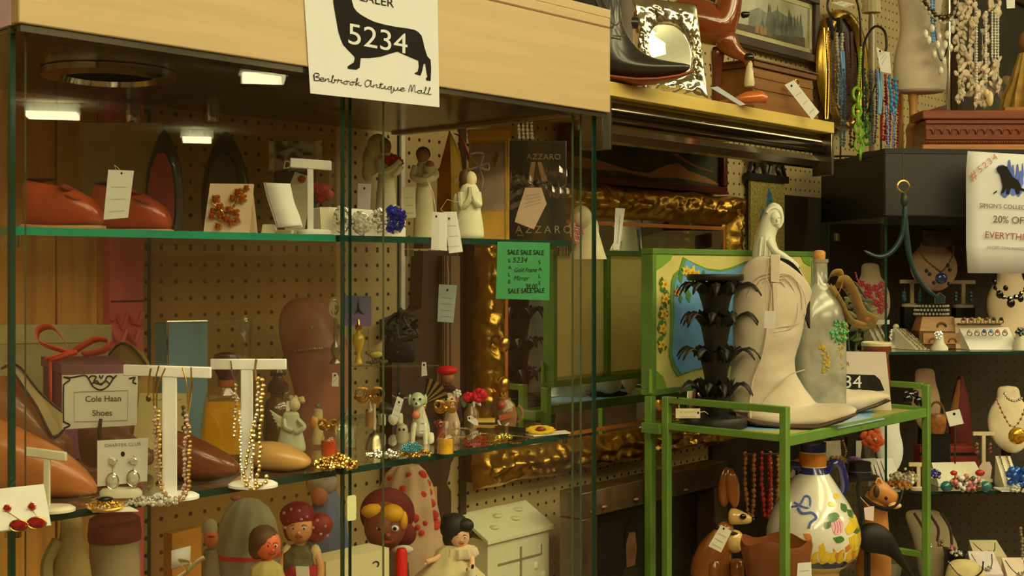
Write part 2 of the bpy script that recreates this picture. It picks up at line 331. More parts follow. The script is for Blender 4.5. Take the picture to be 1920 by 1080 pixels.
m = case.mb(); bx(m, CA0, CA1, CD0, CD1, -H, ZL-.004); case.add('base_cabinet', m, MAPLE, smooth=False)
SH3 = -.60; m = case.mb(); bx(m, CA0+.012, .9615, CD0+.016, CD1-.02, SH3-.009, SH3-.001); case.add('glass_shelf', m, CLEAR, smooth=False)
m = case.mb(); bx(m, .9695, 1.403, CD0+.016, CD1-.02, SH3-.009, SH3-.001); case.add('glass_shelf', m, CLEAR, smooth=False)
# ================================================================ carved gilt mirror
def carved_frame(t, name, a0, a1, z0, z1, w, d0, depth, mat, amp=.01, seed=0, nper=150, m2=9, freq=30, parent=None, skirt=0):
    """A carved moulding: w wide, standing depth proud of plane d0."""
    m = t.mb(); per = []; La, Lz = a1-a0, z1-z0; tot = 2*(La+Lz)
    for i in range(nper):
        s = tot*i/nper
        if s < La: o = (a0+s, z0, 0, 1)
        elif s < La+Lz: o = (a1, z0+s-La, -1, 0)
        elif s < 2*La+Lz: o = (a1-(s-La-Lz), z1, 0, -1)
        else: o = (a0, z1-(s-2*La-Lz), 1, 0)
        per.append(o)
    for (c, e) in ((a0, z0), (a1, z0), (a1, z1), (a0, z1)):
        i = min(range(nper), key=lambda i: abs(per[i][0]-c)+abs(per[i][1]-e)); per[i] = (c, e, 1 if c == a0 else -1, 1 if e == z0 else -1)
    rings = []
    for (x, z, nx, nz) in per:
        r = []
        # mitre: pull the inner edge along the corner
        for j in range(m2+1):
            f = j/m2; px = min(max(x+nx*w*f, a0+w*f), a1-w*f); pz = min(max(z+nz*w*f, z0+w*f), z1-w*f)
            prof = math.sin(PI*min(1, f*1.12))**.6*.75+.18*math.sin(f*9)**2
            nv = noise.noise(Vector((px*freq+seed, pz*freq, f*3)))+.6*noise.noise(Vector((px*freq*2.3, pz*freq*2.3+seed, 1)))
            out = skirt*noise.noise(Vector((px*12+seed, pz*12, 7)))*(1-f) if skirt else 0
            r.append((px-nx*out, d0-depth*prof-amp*nv*(1 if .08 < f < .75 else .25), pz-nz*out))
        r += [(r[-1][0], d0, r[-1][2]), (r[0][0], d0, r[0][2])]
        rings.append(r)
    rings.append(rings[0]); m.loft(rings, cap=False); return t.add(name, m, mat, parent=parent, ang=60)
MA0, MA1, MZ0, MZ1, MD = 1.655, 2.575, -.412, .172, 1.592
mir = TA('wall_mirror', 'large rectangular wall mirror in a carved gilt frame behind the green cart', 'mirror', 2.1, MD, MZ0)
carved_frame(mir, 'carved_frame', MA0, MA1, MZ0, MZ1, .078, MD, .04, OLDGOLD, .010, 3, 480, 16, 52, skirt=.012)
carved_frame(mir, 'inner_fillet', MA0+.07, MA1-.07, MZ0+.07, MZ1-.07, .02, MD, .016, M((150, 84, 24), .3, e=.7, coat=.4), 0, 0, 80, 5)
m = mir.mb(); bx(m, MA0+.06, MA1-.06, MD-.012, MD-.008, MZ0+.06, MZ1-.05); mir.add('mirror_glass', m, MIRROR, smooth=False)
m = mir.mb(); bx(m, MA0+.01, MA1-.01, MD, MD+.03, MZ0+.01, MZ1-.01); mir.add('backing_board', m, M((86, 52, 22), .7, kind='wood'), smooth=False)
m = mir.mb()
for z in (-.03, -.14, -.215): m.ball((MA0+.03, MD-.05, z), .012 if z != -.03 else .009, 10, (1, .8, 1.3))
for z0, z1 in ((-.02, .10), (-.32, -.23)): m.tube(bez((MA0+.02, MD-.045, z0), (MA0+.045, MD-.06, (z0+z1)/2), (MA0+.025, MD-.045, z1)), .005, 6)
mir.add('carved_ornament', m, GOLD)
# ================================================================ painted green cart
GREENP = M((104, 134, 42), .45, e=.9, var=.15, scale=12); GREEND = M((84, 112, 34), .5, e=.72, var=.15)
cart = TA('metal_cart', 'green painted metal cart carrying the white cowboy boots', 'cart', 2.3, 1.26, -H)
KA0, KA1, KD0, KD1, KR, KS, KS2 = 1.992, 2.602, 1.133, 1.392, -.2565, -.308, -.72
pw = .0076
for a, d, top in ((KA0, KD0, KR+.006), (KA0, KD1, KR+.006), (KA1, KD0, KR+.003), (KA1, KD1, KR+.003)):
    m = cart.mb(); bx(m, a-pw, a+pw, d-pw, d+pw, -H+.06, top); pst = cart.add('post', m, GREENP, bev=.002)
    m = cart.mb(); m.ball((a, d, -H+.032), .03, 12, (.5, 1, 1)); cart.add('caster', m, BLACK, parent=pst)
m = cart.mb(); bx(m, 2.0, 2.017, 1.435, 1.452, -H+.002, -.2545); cart.add('board_post', m, GREENP, bev=.002)
for a in (KA0, KA1):
    for z, nm in ((KR, 'side_rail'), (KS, 'side_rail'), (-.625, 'side_rail')):
        m = cart.mb(); bx(m, a-.006, a+.006, KD0+pw, KD1-pw, z-.007, z+.006); cart.add(nm, m, GREENP, bev=.0015)
m = cart.mb(); bx(m, KA0-.016, KA0+.016, KD1+pw, KD1+.05, KS-.016, KS+.004); cart.add('hinge_bracket', m, GREEND, bev=.001)
for z in (KS, KS2):
    m = cart.mb(); bx(m, KA0+pw, KA1-pw, KD0-.004, KD0+.006, z-.016, z+.004); bx(m, KA0+pw, KA1-pw, KD1-.006, KD1+.004, z-.016, z+.004); cart.add('shelf_lip', m, GREENP, bev=.0015)
    m = cart.mb(); bx(m, KA0+pw, KA1-pw, KD0+.006, KD1-.006, z-.006, z-.002); sh = cart.add('shelf', m, M((176, 160, 70), .5, e=.8, var=.2, scale=8), smooth=False)
    if z == KS: m = cart.mb(); m.lathe([(.17, z-.002), (.17, z-.0012)], 2.3, 1.262, 30, 1.4, .6); cart.add('painted_cartouche', m, M((120, 160, 170), .5), parent=sh)
# painted board propped along the back of the cart
brd = TA('painted_board', 'green and yellow board painted with a blue cartouche and yellow flowers behind the candlestick', 'painted board', 2.33, 1.46, -.254)
BA0, BA1, BD, BZ0, BZ1 = 2.008, 2.668, 1.44, -.254, .040
YELP = M((198, 180, 84), .45, e=.78, var=.1, scale=10); BACKY = M((.9, .78, .34), .5, raw=True, var=.04)
m = brd.mb(); bx(m, BA0+.006, BA1-.006, BD, BD+.012, BZ0+.006, BZ1-.006); panel = brd.add('board', m, YELP, smooth=False)
m = brd.mb(); bx(m, BA0+.02, BA1-.02, BD+.012, BD+.016, BZ0+.02, BZ1-.02); brd.add('back_panel', m, BACKY, smooth=False)
m = brd.mb()
for q in ((BA0, BA1, BZ0, BZ0+.012), (BA0, BA1, BZ1-.012, BZ1), (BA0, BA0+.012, BZ0+.012, BZ1-.012), (BA1-.012, BA1, BZ0+.012, BZ1-.012)): bx(m, q[0], q[1], BD-.004, BD+.026, q[2], q[3])
for a in (2.2, 2.44): bx(m, a-.008, a+.008, BD+.0165, BD+.026, BZ0+.012, BZ1-.012)
brd.add('frame', m, GREEND, bev=.0015)
def onboard(pts, y, mat, nm, par=None, dep=.0018):
    m = brd.mb(); c = []
    for px, py in pts: q = onD(px, py, BD-.003); c.append((U.dot(q), q.z-H))
    m.add([(a, BD-y, z) for a, z in c]+[(a, BD-y+dep, z) for a, z in c], [tuple(range(len(c)))]+[(i, (i+1) % len(c), (i+1) % len(c)+len(c), i+len(c)) for i in range(len(c))])
    return brd.add(nm, m, mat, parent=par or panel, smooth=False)
GREENL = M((118, 150, 40), .45, e=.78, var=.1)
onboard([(1230, 471), (1265, 473), (1258, 488), (1243, 500), (1231, 508)], .002, GREENL, 'painted_corner')
onboard([(1219, 738), (1219, 692), (1232, 695), (1244, 706), (1250, 722), (1252, 733)], .002, GREENL, 'painted_corner')
onboard([(1500, 473), (1521, 475), (1521, 500), (1508, 492)], .002, GREENL, 'painted_corner')
cart1 = [(1282, 482), (1300, 492), (1325, 503), (1352, 506), (1376, 500), (1400, 490), (1440, 486), (1500, 500), (1505, 560), (1490, 700), (1400, 690), (1365, 684), (1335, 690), (1300, 696), (1272, 706), (1262, 690), (1255, 668), (1257, 640), (1259, 600), (1258, 560), (1260, 528), (1264, 515), (1275, 505)]
onboard(cart1, .0025, M((96, 128, 40), .5, e=.75), 'cartouche_border')
cx_, cy_ = 1375, 595
onboard([(cx_+(x-cx_)*.955, cy_+(y-cy_)*.955) for x, y in cart1], .0038, M((96, 138, 150), .5, e=.75, var=.12), 'painted_cartouche')
LEAFP = M((70, 110, 34), .6, e=.75); PETAL = M((232, 178, 38), .6, e=.8); ORPETAL = M((222, 130, 30), .6, e=.8)
random.seed(3)
def flower(cx, cy, r, y, pm, par=None):
    pts = [(cx+.72*r*(1+.35*math.cos(5*a))*math.cos(a), cy+r*(1+.35*math.cos(5*a))*math.sin(a)) for a in [2*PI*i/30 for i in range(30)]]
    f = onboard(pts, y, pm, 'painted_flower'); onboard([(cx+.28*r*math.cos(a), cy+.34*r*math.sin(a)) for a in [2*PI*i/10 for i in range(10)]], y+.001, M((190, 110, 26), .6), 'flower_centre', f)
for i, (x, y) in enumerate(((1246, 533), (1247, 560), (1244, 588), (1242, 616), (1241, 646))):
    for k in range(5):
        a = random.uniform(0, 6.3); lx, ly = x+7*math.cos(a), y+12*math.sin(a)
        onboard([(lx-2.5, ly), (lx, ly-6), (lx+2.5, ly), (lx, ly+6)], .0042, LEAFP, 'painted_leaf')
    flower(x, y, 8, .0052, PETAL)
for lx, ly, s in ((1275, 520, 12), (1285, 540, 14), (1270, 545, 11), (1295, 525, 12), (1290, 555, 13), (1318, 512, 7), (1321, 620, 12), (1326, 640, 10), (1275, 560, 9)):
    onboard([(lx-.4*s, ly+.2*s), (lx-.1*s, ly-s), (lx+.4*s, ly-.2*s), (lx+.1*s, ly+s)], .005, LEAFP, 'painted_leaf')
for x, y, r, pm in ((1296, 512, 11, PETAL), (1284, 508, 8, PETAL), (1306, 516, 8, PETAL), (1268, 548, 6, ORPETAL)): flower(x, y, r, .0062, pm)
# ================================================================ wooden shelf with chrome hang rail
shf = TA('wall_shelf', 'yellow-edged wooden shelf over dark chrome hang rails, holding the black boot', 'shelf', 2.08, 1.46, .298)
SA0, SA1, SD0 = 1.668, 2.502, 1.30
m = shf.mb(); bx(m, SA0, SA1, SD0, 1.631, .298, .3225); shf.add('board', m, M((212, 176, 74), .4, e=.85, kind='wood', var=.07, scale=7), bev=.0012)
m = shf.mb()
def prof(pts, a0, a1):
    m.add([(a0, d, z) for d, z in pts]+[(a1, d, z) for d, z in pts], [tuple(range(len(pts))), tuple(range(2*len(pts)-1, len(pts)-1, -1))]+[(i, (i+1) % len(pts), (i+1) % len(pts)+len(pts), i+len(pts)) for i in range(len(pts))])
prof([(1.312+.016*(1-math.cos(a)), .273+.02*math.sin(a)) for a in [2*PI*i/16 for i in range(16)]], SA0+.03, SA1-.004)
shf.add('upper_rail', m, M((.2, .17, .13), .1, 1, raw=True, var=.05)); m = shf.mb()
prof([(1.318, .247), (1.33, .25), (1.34, .243), (1.34, .226), (1.33, .219), (1.318, .222), (1.312, .235)], SA0+.03, SA1-.004); shf.add('lower_rail', m, M((.32, .27, .22), .14, 1, raw=True, var=.05), ang=20)
for a0, a1 in ((SA0+.004, SA0+.030), (SA1-.008, SA1)):
    m = shf.mb(); bx(m, a0, a1, 1.302, 1.35, .205, .2975); b = shf.add('bracket', m, STEEL, bev=.001)
    m = shf.mb(); bx(m, a1-.0045, a1-.002, 1.300, 1.302, .207, .297); shf.add('bracket_edge', m, SILVER, parent=b, smooth=False)
# ================================================================ right hand glass cabinet with black header
CTH = math.radians(5); CO = Vector((.8625, 2.85, 0)); CX1 = Vector((math.cos(CTH), math.sin(CTH), 0)); CY1 = Vector((-math.sin(CTH), math.cos(CTH), 0))
class TC(T):
    """Built in metres in the frame of the right hand cabinet: x along its front, y into it, z above eye height."""
    def __init__(s, name, label, cat, x, y, z, group=None):
        s.p = CO+CX1*x+CY1*y; s.p.z = H+z; s.k = s.p.y/F; s.o3 = (x, y, z); e = bpy.data.objects.new(name, None); COL.objects.link(e); e.location = s.p; e.rotation_euler = (0, 0, CTH); tag(e, label, cat, group); s.o = e
    def mb(s): a, d, z = s.o3; return MB(lambda q: Vector((q[0]-a, q[1]-d, q[2]-z)))
RT, RB, R1, R2, R3, RW, RD = .265, .122, -.1935, -.520, -.80, .75, .44
cab = TC('display_cabinet', 'glass display cabinet with a black header and shelves of costume jewellery', 'display cabinet', .37, .22, -H)
BLK = M((44, 40, 30), .45, e=.8, var=.05); BLK2 = M((14, 12, 8), .5, e=.8)
m = cab.mb(); bx(m, 0, RW, 0, .014, RB, RT); cab.add('header_fascia', m, BLK, bev=.001)
m = cab.mb(); bx(m, 0, .014, .0145, RD, RB, RT); cab.add('header_side', m, BLK2, smooth=False)
m = cab.mb(); bx(m, RW-.014, RW, .0145, RD, RB, RT); cab.add('header_side', m, BLK2, smooth=False)
m = cab.mb(); bx(m, -.001, RW, -.001, RD, RT+.0005, RT+.012); cab.add('header_top', m, BLK2, smooth=False)
m = cab.mb(); bx(m, .015, RW-.015, .015, RD, RB+.01, RB+.02); bx(m, .004, RW, -.004, .012, RB-.022, RB-.001); cab.add('header_underside', m, BLACKGLOSS, smooth=False)
m = cab.mb(); bx(m, .02, RW-.02, RD-.02, RD-.012, -.95, RB-.004); cab.add('back_panel', m, pegboard((54, 40, 17), .8), smooth=False)
def cpane(name, q, mats): 
    m = cab.mb(); bx(m, *q); dims = (q[1]-q[0], q[3]-q[2], q[5]-q[4]); th = dims.index(min(dims))
    m.mi = [0 if max(m.v[i][th] for i in f)-min(m.v[i][th] for i in f) < 1e-9 else 1 for f in m.f]; cab.add(name, m, list(mats), smooth=False)
cpane('side_glass', (.003, .009, .012, RD-.025, -.95, RB-.003), (GLASS, EDGED)); cpane('side_glass', (RW-.009, RW-.003, .012, RD-.025, -.95, RB-.003), (GLASS, EDGED))
for z in (R1, R2, R3): cpane('glass_shelf', (.012, RW-.012, .02, RD-.03, z-.008, z-.001), (CLEAR, EDGED))
t = TA('darkening_sheet', 'tall added dark sheet that darkens the pegboard seen beside the black cabinet', 'board', aOf(1560, 1.62), 1.62, -.5); m = t.mb(); bx(m, aOf(1472, 1.62), aOf(1660, 1.62), 1.615, 1.6315, -.5, .19); t.add('board', m, M((42, 30, 14), .5, e=.8, kind='vwood', var=.2), smooth=False)  # invented sheet, stands in for the dark seen through the cabinet's side glass
t = TA('darkening_sheet', 'added dark sheet that darkens the wall behind the red bead strings', 'board', aOf(1400, 1.62), 1.62, -H); m = t.mb(); bx(m, aOf(1336, 1.62), aOf(1466, 1.62), 1.622, 1.6315, -H, -.40); t.add('board', m, M((40, 28, 14), .5, e=.8, kind='vwood', var=.2), smooth=False)  # invented sheet, its colour supplies the darkness behind the beads
m = cab.mb(); bx(m, 0, RW, 0, RD, -H, -.954); cab.add('base_cabinet', m, BLK, smooth=False)
m = cab.mb(); m.tube([(.03, RD-.035, RB-.03), (.03, RD-.035, RB-.05)], .01, 8); cab.add('cabinet_lamp', m, CHROME)
# ================================================================ things on the case's top shelf
def yb(x, d, h): t = d/N.dot(ray(x, HY)); return HY-h*F/t
def profile(mb, rings, n=14, sq=1.0):
    """Loft of ovals: each ring (x, y of one edge, x, y of the other edge, half depth[, depth offset])."""
    R = []
    for r in rings:
        bx_, by, tx, ty, w = r[:5]; dy = r[5] if len(r) > 5 else 0; L = []
        for j in range(n):
            a = 2*PI*j/n; c, s = math.cos(a), math.sin(a); c = math.copysign(abs(c)**sq, c); s = math.copysign(abs(s)**sq, s)
            L.append(((bx_+tx)/2+(bx_-tx)/2*c, dy+w*s, (by+ty)/2+(by-ty)/2*c))
        R.append(L)
    return mb.loft(R)
def tstand(label, x0, x1, ytop, bh, px, pw_, ybase, brx, at, mat=WHITE, group='white T-bar display stands', brz=None, slope=0, py=None):
    t = T('display_stand', label, 'jewellery stand', px, ybase, at, group)
    m = t.mb(); m.prism([(x0, ytop-slope*(x0-px)), (x1, ytop-slope*(x1-px)), (x1, ytop+bh-slope*(x1-px)), (x0, ytop+bh-slope*(x0-px))], -5, 5); t.add('crossbar', m, mat, bev=.001)
    m = t.mb(); m.prism([(px-pw_/2, ytop+bh*.7), (px+pw_/2, ytop+bh*.7), (px+pw_/2, ybase-4), (px-pw_/2, ybase-4)], -3.5, 3.5); t.add('post', m, mat, bev=.0008)
    m = t.mb(); m.lathe([(brx, ybase), (brx, ybase-5), (brx*.85, ybase-9), (brx*.4, ybase-10)], px+brx*.25, 0, 28, 1, .8); t.add('base', m, mat); return t
def gems(m, cx, cy, rx, ry, n, r, y=-2, dy=3):
    for i in range(n):
        a, q = random.uniform(0, 2*PI), math.sqrt(random.random()); m.ball((cx+rx*q*math.cos(a), y+random.uniform(-dy, dy), cy+ry*q*math.sin(a)), r*random.uniform(.7, 1.2), 6)
    return m
def blossom(m, cx, cy, r, y=-3, k=6, g=.42):
    m.ball((cx, y-r*.3, cy), r*g, 6)
    for i in range(k): a = 2*PI*i/k+.3; m.ball((cx+r*.68*math.cos(a), y, cy+r*.68*math.sin(a)), r*g*.9, 6)
    return m
AMBERG = M((.35, .06, .008), .06, .25, raw=True, var=.4, scale=200, coat=1); REDG = M((.35, .012, .02), .06, .15, raw=True, var=.3, scale=200, coat=1); BLUEG = M((.02, .03, .42), .06, .2, raw=True, var=.4, scale=200, coat=1)
AQUAG = M((.04, .32, .45), .06, .2, raw=True, var=.4, scale=200, coat=1); GREENG = M((.2, .4, .08), .08, .2, raw=True, var=.4, scale=200, coat=1); BLACKG = M((.008, .008, .01), .05, .2, raw=True, coat=1)
random.seed(11)
# brown leather slip-ons
TAN = M((150, 58, 22), .28, e=.75, var=.22, scale=18, coat=.4); TANSOLE = M((150, 110, 60), .6, e=.6); STITCH = M((92, 34, 14), .5, e=.55)
def slipon(label, ox, d, s=1.0, rz=0):
    y0 = yb(ox+75, d, SH1); t = T('leather_shoe', label, 'shoe', ox+75, y0, ('d', d), 'tan leather slip-on shoes on the top shelf', rz=rz)
    X = lambda x: ox+x*s
    Y = lambda y: y0-y*s
    m = t.mb(); profile(m, [(X(2), Y(12), X(2), Y(88), 10*s), (X(8), Y(8), X(6), Y(100), 22*s), (X(35), Y(8), X(35), Y(92), 26*s), (X(62), Y(8), X(62), Y(84), 28*s), (X(88), Y(8), X(88), Y(84), 31*s), (X(112), Y(8), X(110), Y(72), 33*s), (X(132), Y(8), X(130), Y(62), 31*s), (X(145), Y(9), X(145), Y(46), 24*s), (X(151), Y(14), X(151), Y(28), 10*s)], 16, .8)
    up = t.add('upper', m, TAN, sub=1)
    m = t.mb(); profile(m, [(X(0), Y(0), X(0), Y(12), 14*s), (X(10), Y(0), X(10), Y(12), 24*s), (X(60), Y(0), X(60), Y(10), 27*s), (X(120), Y(0), X(120), Y(10), 34*s), (X(146), Y(0), X(146), Y(10), 25*s), (X(154), Y(3), X(154), Y(9), 10*s)], 14, .6); t.add('sole', m, TANSOLE)
    m = t.mb(); m.tube([(X(88+9*math.cos(a)), -30*s*math.sin(a), Y(80-4*math.cos(a))) for a in [PI*i/12 for i in range(-1, 14)]], 4.5*s, 6); t.add('strap', m, STITCH, parent=up)
    m = t.mb(); m.tube([(X(104+26*math.sin(a)), -31*s*math.cos(a), Y(60-8*math.sin(a))) for a in [-PI/2+PI*i/14 for i in range(15)]], 2.2*s, 5); m.tube([(X(96), -32*s*q, Y(74)) for q in (-.6, 0, .6)], 3*s, 5); t.add('stitched_seam', m, STITCH, parent=up)
    m = t.mb(); m.lathe([(25*s, Y(97)), (20*s, Y(94)), (2, Y(91))], X(36), 0, 16, 1.1, .75); t.add('lining', m, M((60, 30, 14), .8, e=.6)); return t
slipon('tan leather slip-on shoe left of the price tag on the top shelf', 42, 1.26)
slipon('tan leather slip-on shoe peeping out right of the white price tag, top shelf', 170, 1.34, 1.0)
hangtag('white handwritten price tag hanging before the tan leather shoes', [(203, 318), (251, 320), (240, 408), (194, 412)], ('d', 1.19), hole=(228, 325), string=[(228, 0, 325), (222, 3, 316), (212, 8, 309), (214, 14, 322)], group=None)
# beige shoe box behind and dark pumps standing on their heels
t = T('shoe_box', 'beige shoe box standing behind the tan shoes on the top shelf', 'box', 232, yb(232, 1.5, SH1), ('d', 1.5))
y0 = t.py; m = t.mb(); m.box((235, 0, y0-90), (140, 60, 180)); t.add('box', m, M((118, 100, 52), .8, e=.5), smooth=False)
m = t.mb(); m.box((235, 0, y0-196), (148, 66, 32)); t.add('lid', m, M((128, 108, 58), .8, e=.5), smooth=False)
DKSHOE = M((58, 44, 26), .35, e=.5, var=.2, coat=.3)
def pump(label, cx, d, w, top, inner):
    y0 = yb(cx, d, SH1); t = T('court_shoe', label, 'shoe', cx, y0, ('d', d), 'dark court shoes standing on end on the top shelf')
    pr = [(0, .9), (.1, 1), (.35, 1.05), (.55, .98), (.75, .75), (.9, .42), (.97, .2), (1, .04)]; Hh = y0-top
    m = t.mb(); profile(m, [(cx-w*q, y0-Hh*f, cx+w*q, y0-Hh*f, 17*min(1, q+.2)) for f, q in pr], 16); t.add('upper', m, DKSHOE, sub=1)
    m = t.mb(); pts = [(cx+w*.72*q*sg, y0-Hh*f) for sg in (1, -1) for f, q in (([(.05, .8), (.2, 1), (.45, 1), (.65, .75), (.78, .3)]) if sg == 1 else [(.78, .3), (.65, .75), (.45, 1), (.2, 1), (.05, .8)])]
    m.prism(pts, -19.5, -15); t.add('lining', m, inner)
    m = t.mb(); m.tube([(x, -19.5, y) for x, y in pts], 2, 5, True); t.add('topline', m, BLACK)
pump('dark court shoe standing on end, red lining, on the top shelf', 308, 1.42, 37, 243, M((120, 40, 28), .6, e=.5))
pump('dark brown court shoe standing on end behind the amber brooch', 423, 1.44, 46, 246, M((70, 52, 30), .6, e=.5))
# amber brooch on card
t = T('brooch_card', 'pinkish card with an amber and gold rhinestone spray brooch on the top shelf', 'brooch', 428, yb(428, 1.2, SH1), ('d', 1.2)); y0 = t.py
m = t.mb(); m.prism([(394, 344), (476, 345), (467, y0), (381, y0)], 0, 2.5); t.add('card', m, M((208, 176, 118), .8, e=.85, var=.03), smooth=False)
m = t.mb(); m.prism([(462, 362), (470, 362), (478, y0), (462, y0)], 2.5, 26); t.add('easel_back', m, M((170, 140, 90), .8), smooth=False)
m = t.mb(); st = t.mb()
for x, y, r in ((405, 373, 10), (412, 388, 9), (447, 360, 9), (455, 372, 10), (463, 352, 7), (430, 393, 9), (443, 399, 9), (414, 404, 10), (398, 405, 8), (425, 410, 9), (434, 417, 9), (446, 412, 8), (410, 424, 8), (437, 371, 8), (400, 395, 7)):
    blossom(m, x, y, r, -4, 5, .4); st.ball((x, -8, y), r*.68, 8); 
    if r > 8: st.ball((x+r*.6, -6, y-r*.4), r*.35, 7)
m.tube([(400, -3, 380), (420, -3, 398), (440, -3, 385), (462, -3, 352)], 2, 5); bro = t.add('gold_spray', m, GOLD, ang=20); t.add('stone_cluster', st, AMBERG, parent=bro, ang=20)
# curved white easel, T bar stand
t = T('display_easel', 'curved white card easel with a stitched edge left of the T-bar stand', 'jewellery stand', 535, yb(535, 1.19, SH1), ('d', 1.19)); y0 = t.py
cv = [(495, 343), (503, 372), (513, 398), (524, 428)]; cw = [(545, 345), (554, 380), (564, 402), (573, 427)]
m = t.mb(); g = [[(a[0], -4-i*2, a[1]), (b[0], -4-i*2, b[1])] for i, (a, b) in enumerate(zip(catmull([(x, 0, y) for x, y in cv], 4), catmull([(x, 0, y) for x, y in cw], 4))) for a, b in [((a.x, a.z), (b.x, b.z))]]
m.sheet(g); card = t.add('ramp', m, WHITE, solid=.0022)
m = t.mb(); gg = [(p[0][0]*.93+p[1][0]*.07, p[0][1]-1.8, p[0][2]) for p in g]; m.tube(gg+[(g[-1][1][0]*.95+g[-1][0][0]*.05, g[-1][1][1]-1.8, g[-1][1][2]-3)], .6, 4); t.add('stitched_edge', m, GREYINK, parent=card)
m = t.mb(); m.prism([(493, y0-18), (514, y0-18), (522, y0), (490, y0)], -6, 10); m.prism([(520, y0-8), (548, y0-8), (548, y0), (512, y0)], -6, 20); t.add('base', m, CREAM, bev=.001)
tstand('white T-bar earring stand on the top shelf left of the silver brooches', 545, 621, 299, 18, 582, 11, yb(582, 1.185, SH1), 33, ('d', 1.185), slope=-.07)
# packet in clear wrap
t = T('packet', 'small dark packet in crinkled clear plastic behind the white T-bar', 'packet', 552, yb(552, 1.36, SH1), ('d', 1.36)); y0 = t.py
m = t.mb(); m.box((553, 0, (262+y0)/2), (78, 8, y0-268)); t.add('dark_card', m, M((46, 40, 26), .5, e=.6), smooth=False)
m = t.mb(); m.sheet([[(505+100*j/14, -6-2.5*noise.noise(Vector((j*.9, i*1.1, 2))), 264+58*i/8+2*math.sin(j*1.7)) for j in range(15)] for i in range(9)]); t.add('plastic_wrap', m, CELLO, ang=12)
t.text('Disney', 532, 317, 21, SILVER, -11, shear=.15, bold=.3)
# card with red rose
t = T('rose_card', 'pale folded card with a red fabric rose behind the T-bar stand', 'card', 560, yb(560, 1.3, SH1), ('d', 1.3)); y0 = t.py
m = t.mb(); m.prism([(553, 322), (577, 330), (584, 362), (568, y0), (536, y0), (528, 385)], 0, 2); t.add('card', m, M((186, 176, 118), .8, e=.7), smooth=False)
m = t.mb()
for x, y, r in ((605, 357, 15), (592, 350, 10), (616, 366, 12), (603, 372, 10), (566, 336, 8)): m.ball((x, -3, y), r, 8, (1, .7, .9)); m.tube(arc(x, y, r*.6, r*.5, 0, 5, 8, -r*.7), r*.2, 5)
t.add('fabric_rose', m, M((120, 26, 22), .7, e=.55))
t.add('stem', t.mb().tube([(600, 2, 370), (580, 3, 400), (570, 3, y0)], 2, 5), M((50, 60, 25), .7))
# white ring box and rhinestone brooches on it
t = T('bracelet_box', 'long white display box carrying rhinestone brooches on the top shelf', 'jewellery stand', 680, yb(680, 1.2, SH1), ('d', 1.2), wall=True); y0 = t.py
m = t.mb(); m.prism([(602, 394), (620, 391), (764, 394), (764, y0), (604, y0)], 0, 30); t.add('box', m, WHITE, bev=.001)
m = t.mb(); m.prism([(601, 392), (624, 392), (640, y0), (604, y0)], -2, 0); t.add('side_flap', m, CREAM, smooth=False)
def brooch(label, cx, cy, rx, ry, base, stone, n, r, at, group='rhinestone brooches on the white box', flowers=0, big=None):
    t = T('brooch', label, 'brooch', cx, cy+ry, at, group); m = t.mb(); m.lathe([(1, cy-ry), (rx*.5, cy-ry*.85), (rx*.8, cy-ry*.3), (rx*.85, cy+ry*.3), (rx*.5, cy+ry*.85), (1, cy+ry)], cx, 1, 12, 1, .12); gems(m, cx, cy, rx, ry, n//2, r*.8, -1, 2); t.add('setting', m, base, ang=20)
    m = t.mb(); gems(m, cx, cy, rx*.9, ry*.9, n, r, -4, 2.5)
    for i in range(flowers): blossom(m, cx+random.uniform(-.6, .6)*rx, cy+random.uniform(-.6, .6)*ry, rx*.5, -6)
    if big: m.ball((cx, -7, cy), big, 9, (1, .6, 1))
    t.add('stone_cluster', m, stone, ang=20); return t
at = ('d', 1.185)
brooch('tall green-tinted silver rhinestone brooch at the left end of the white box', 641, 412, 17, 27, SILVER, STONE_W, 60, 3.6, at)
brooch('round silver rhinestone flower brooch, second from left on the white box', 677, 418, 21, 22, SILVER, STONE_W, 60, 4.2, at, flowers=3)
brooch('small oval silver brooch of tiny rhinestones left of the blue one', 711, 413, 16, 24, SILVER, STONE_W, 70, 2.6, at)
brooch('bright blue and silver rhinestone flower brooch on the white box', 740, 412, 23, 28, SILVER, BLUEG, 60, 4.4, at, flowers=4)
hangtag('lavender price tag standing behind the silver brooches', [(671, 344), (696, 345), (694, 393), (670, 392)], ('d', 1.26), mat=M((176, 156, 128), .8, e=.7), lines=0, hole=(683, 353))
# ---------------------------------------------------------------- carved figurines
CARVE = M((206, 190, 122), .6, e=.75, var=.06, scale=60); CARVE2 = M((226, 212, 140), .6, e=.8, var=.06, scale=60); WHEAD = M((150, 100, 52), .6, e=.65); BRHAIR = M((86, 52, 24), .6, e=.65)
def figurine(label, cx, d, y0, prof_, head, arms, mat, hair=None, hr=.0, extra=None, lean=0, headmat=WHEAD):
    t = T('figurine', label, 'figurine', cx, y0, ('d', d), 'carved faceless figurines on the top shelf')
    m = t.mb(); m.lathe([(r, y0-h) for r, h in prof_], cx, 0, 18, 1, .75, lean=lean)
    hx, hy, hr_ = head
    m.tube([(hx, 0, hy+hr_*1.7), (hx, 0, hy)], hr_*.42, 8); t.add('gown', m, mat, sub=1)
    m = t.mb(); m.ball((hx, -1, hy), hr_, 14, (.86, .9, 1.15)); t.add('head', m, headmat)
    for q in arms: m = t.mb(); m.tube(catmull(q, 4), [6.5]*len(catmull(q, 4)), 8); t.add('arm', m, mat)
    if hair: m = t.mb(); [m.ball(*h) for h in hair[0]]; t.add('hair', m, hair[1])
    if extra: extra(t)
    return t
y0 = yb(720, 1.33, SH1)
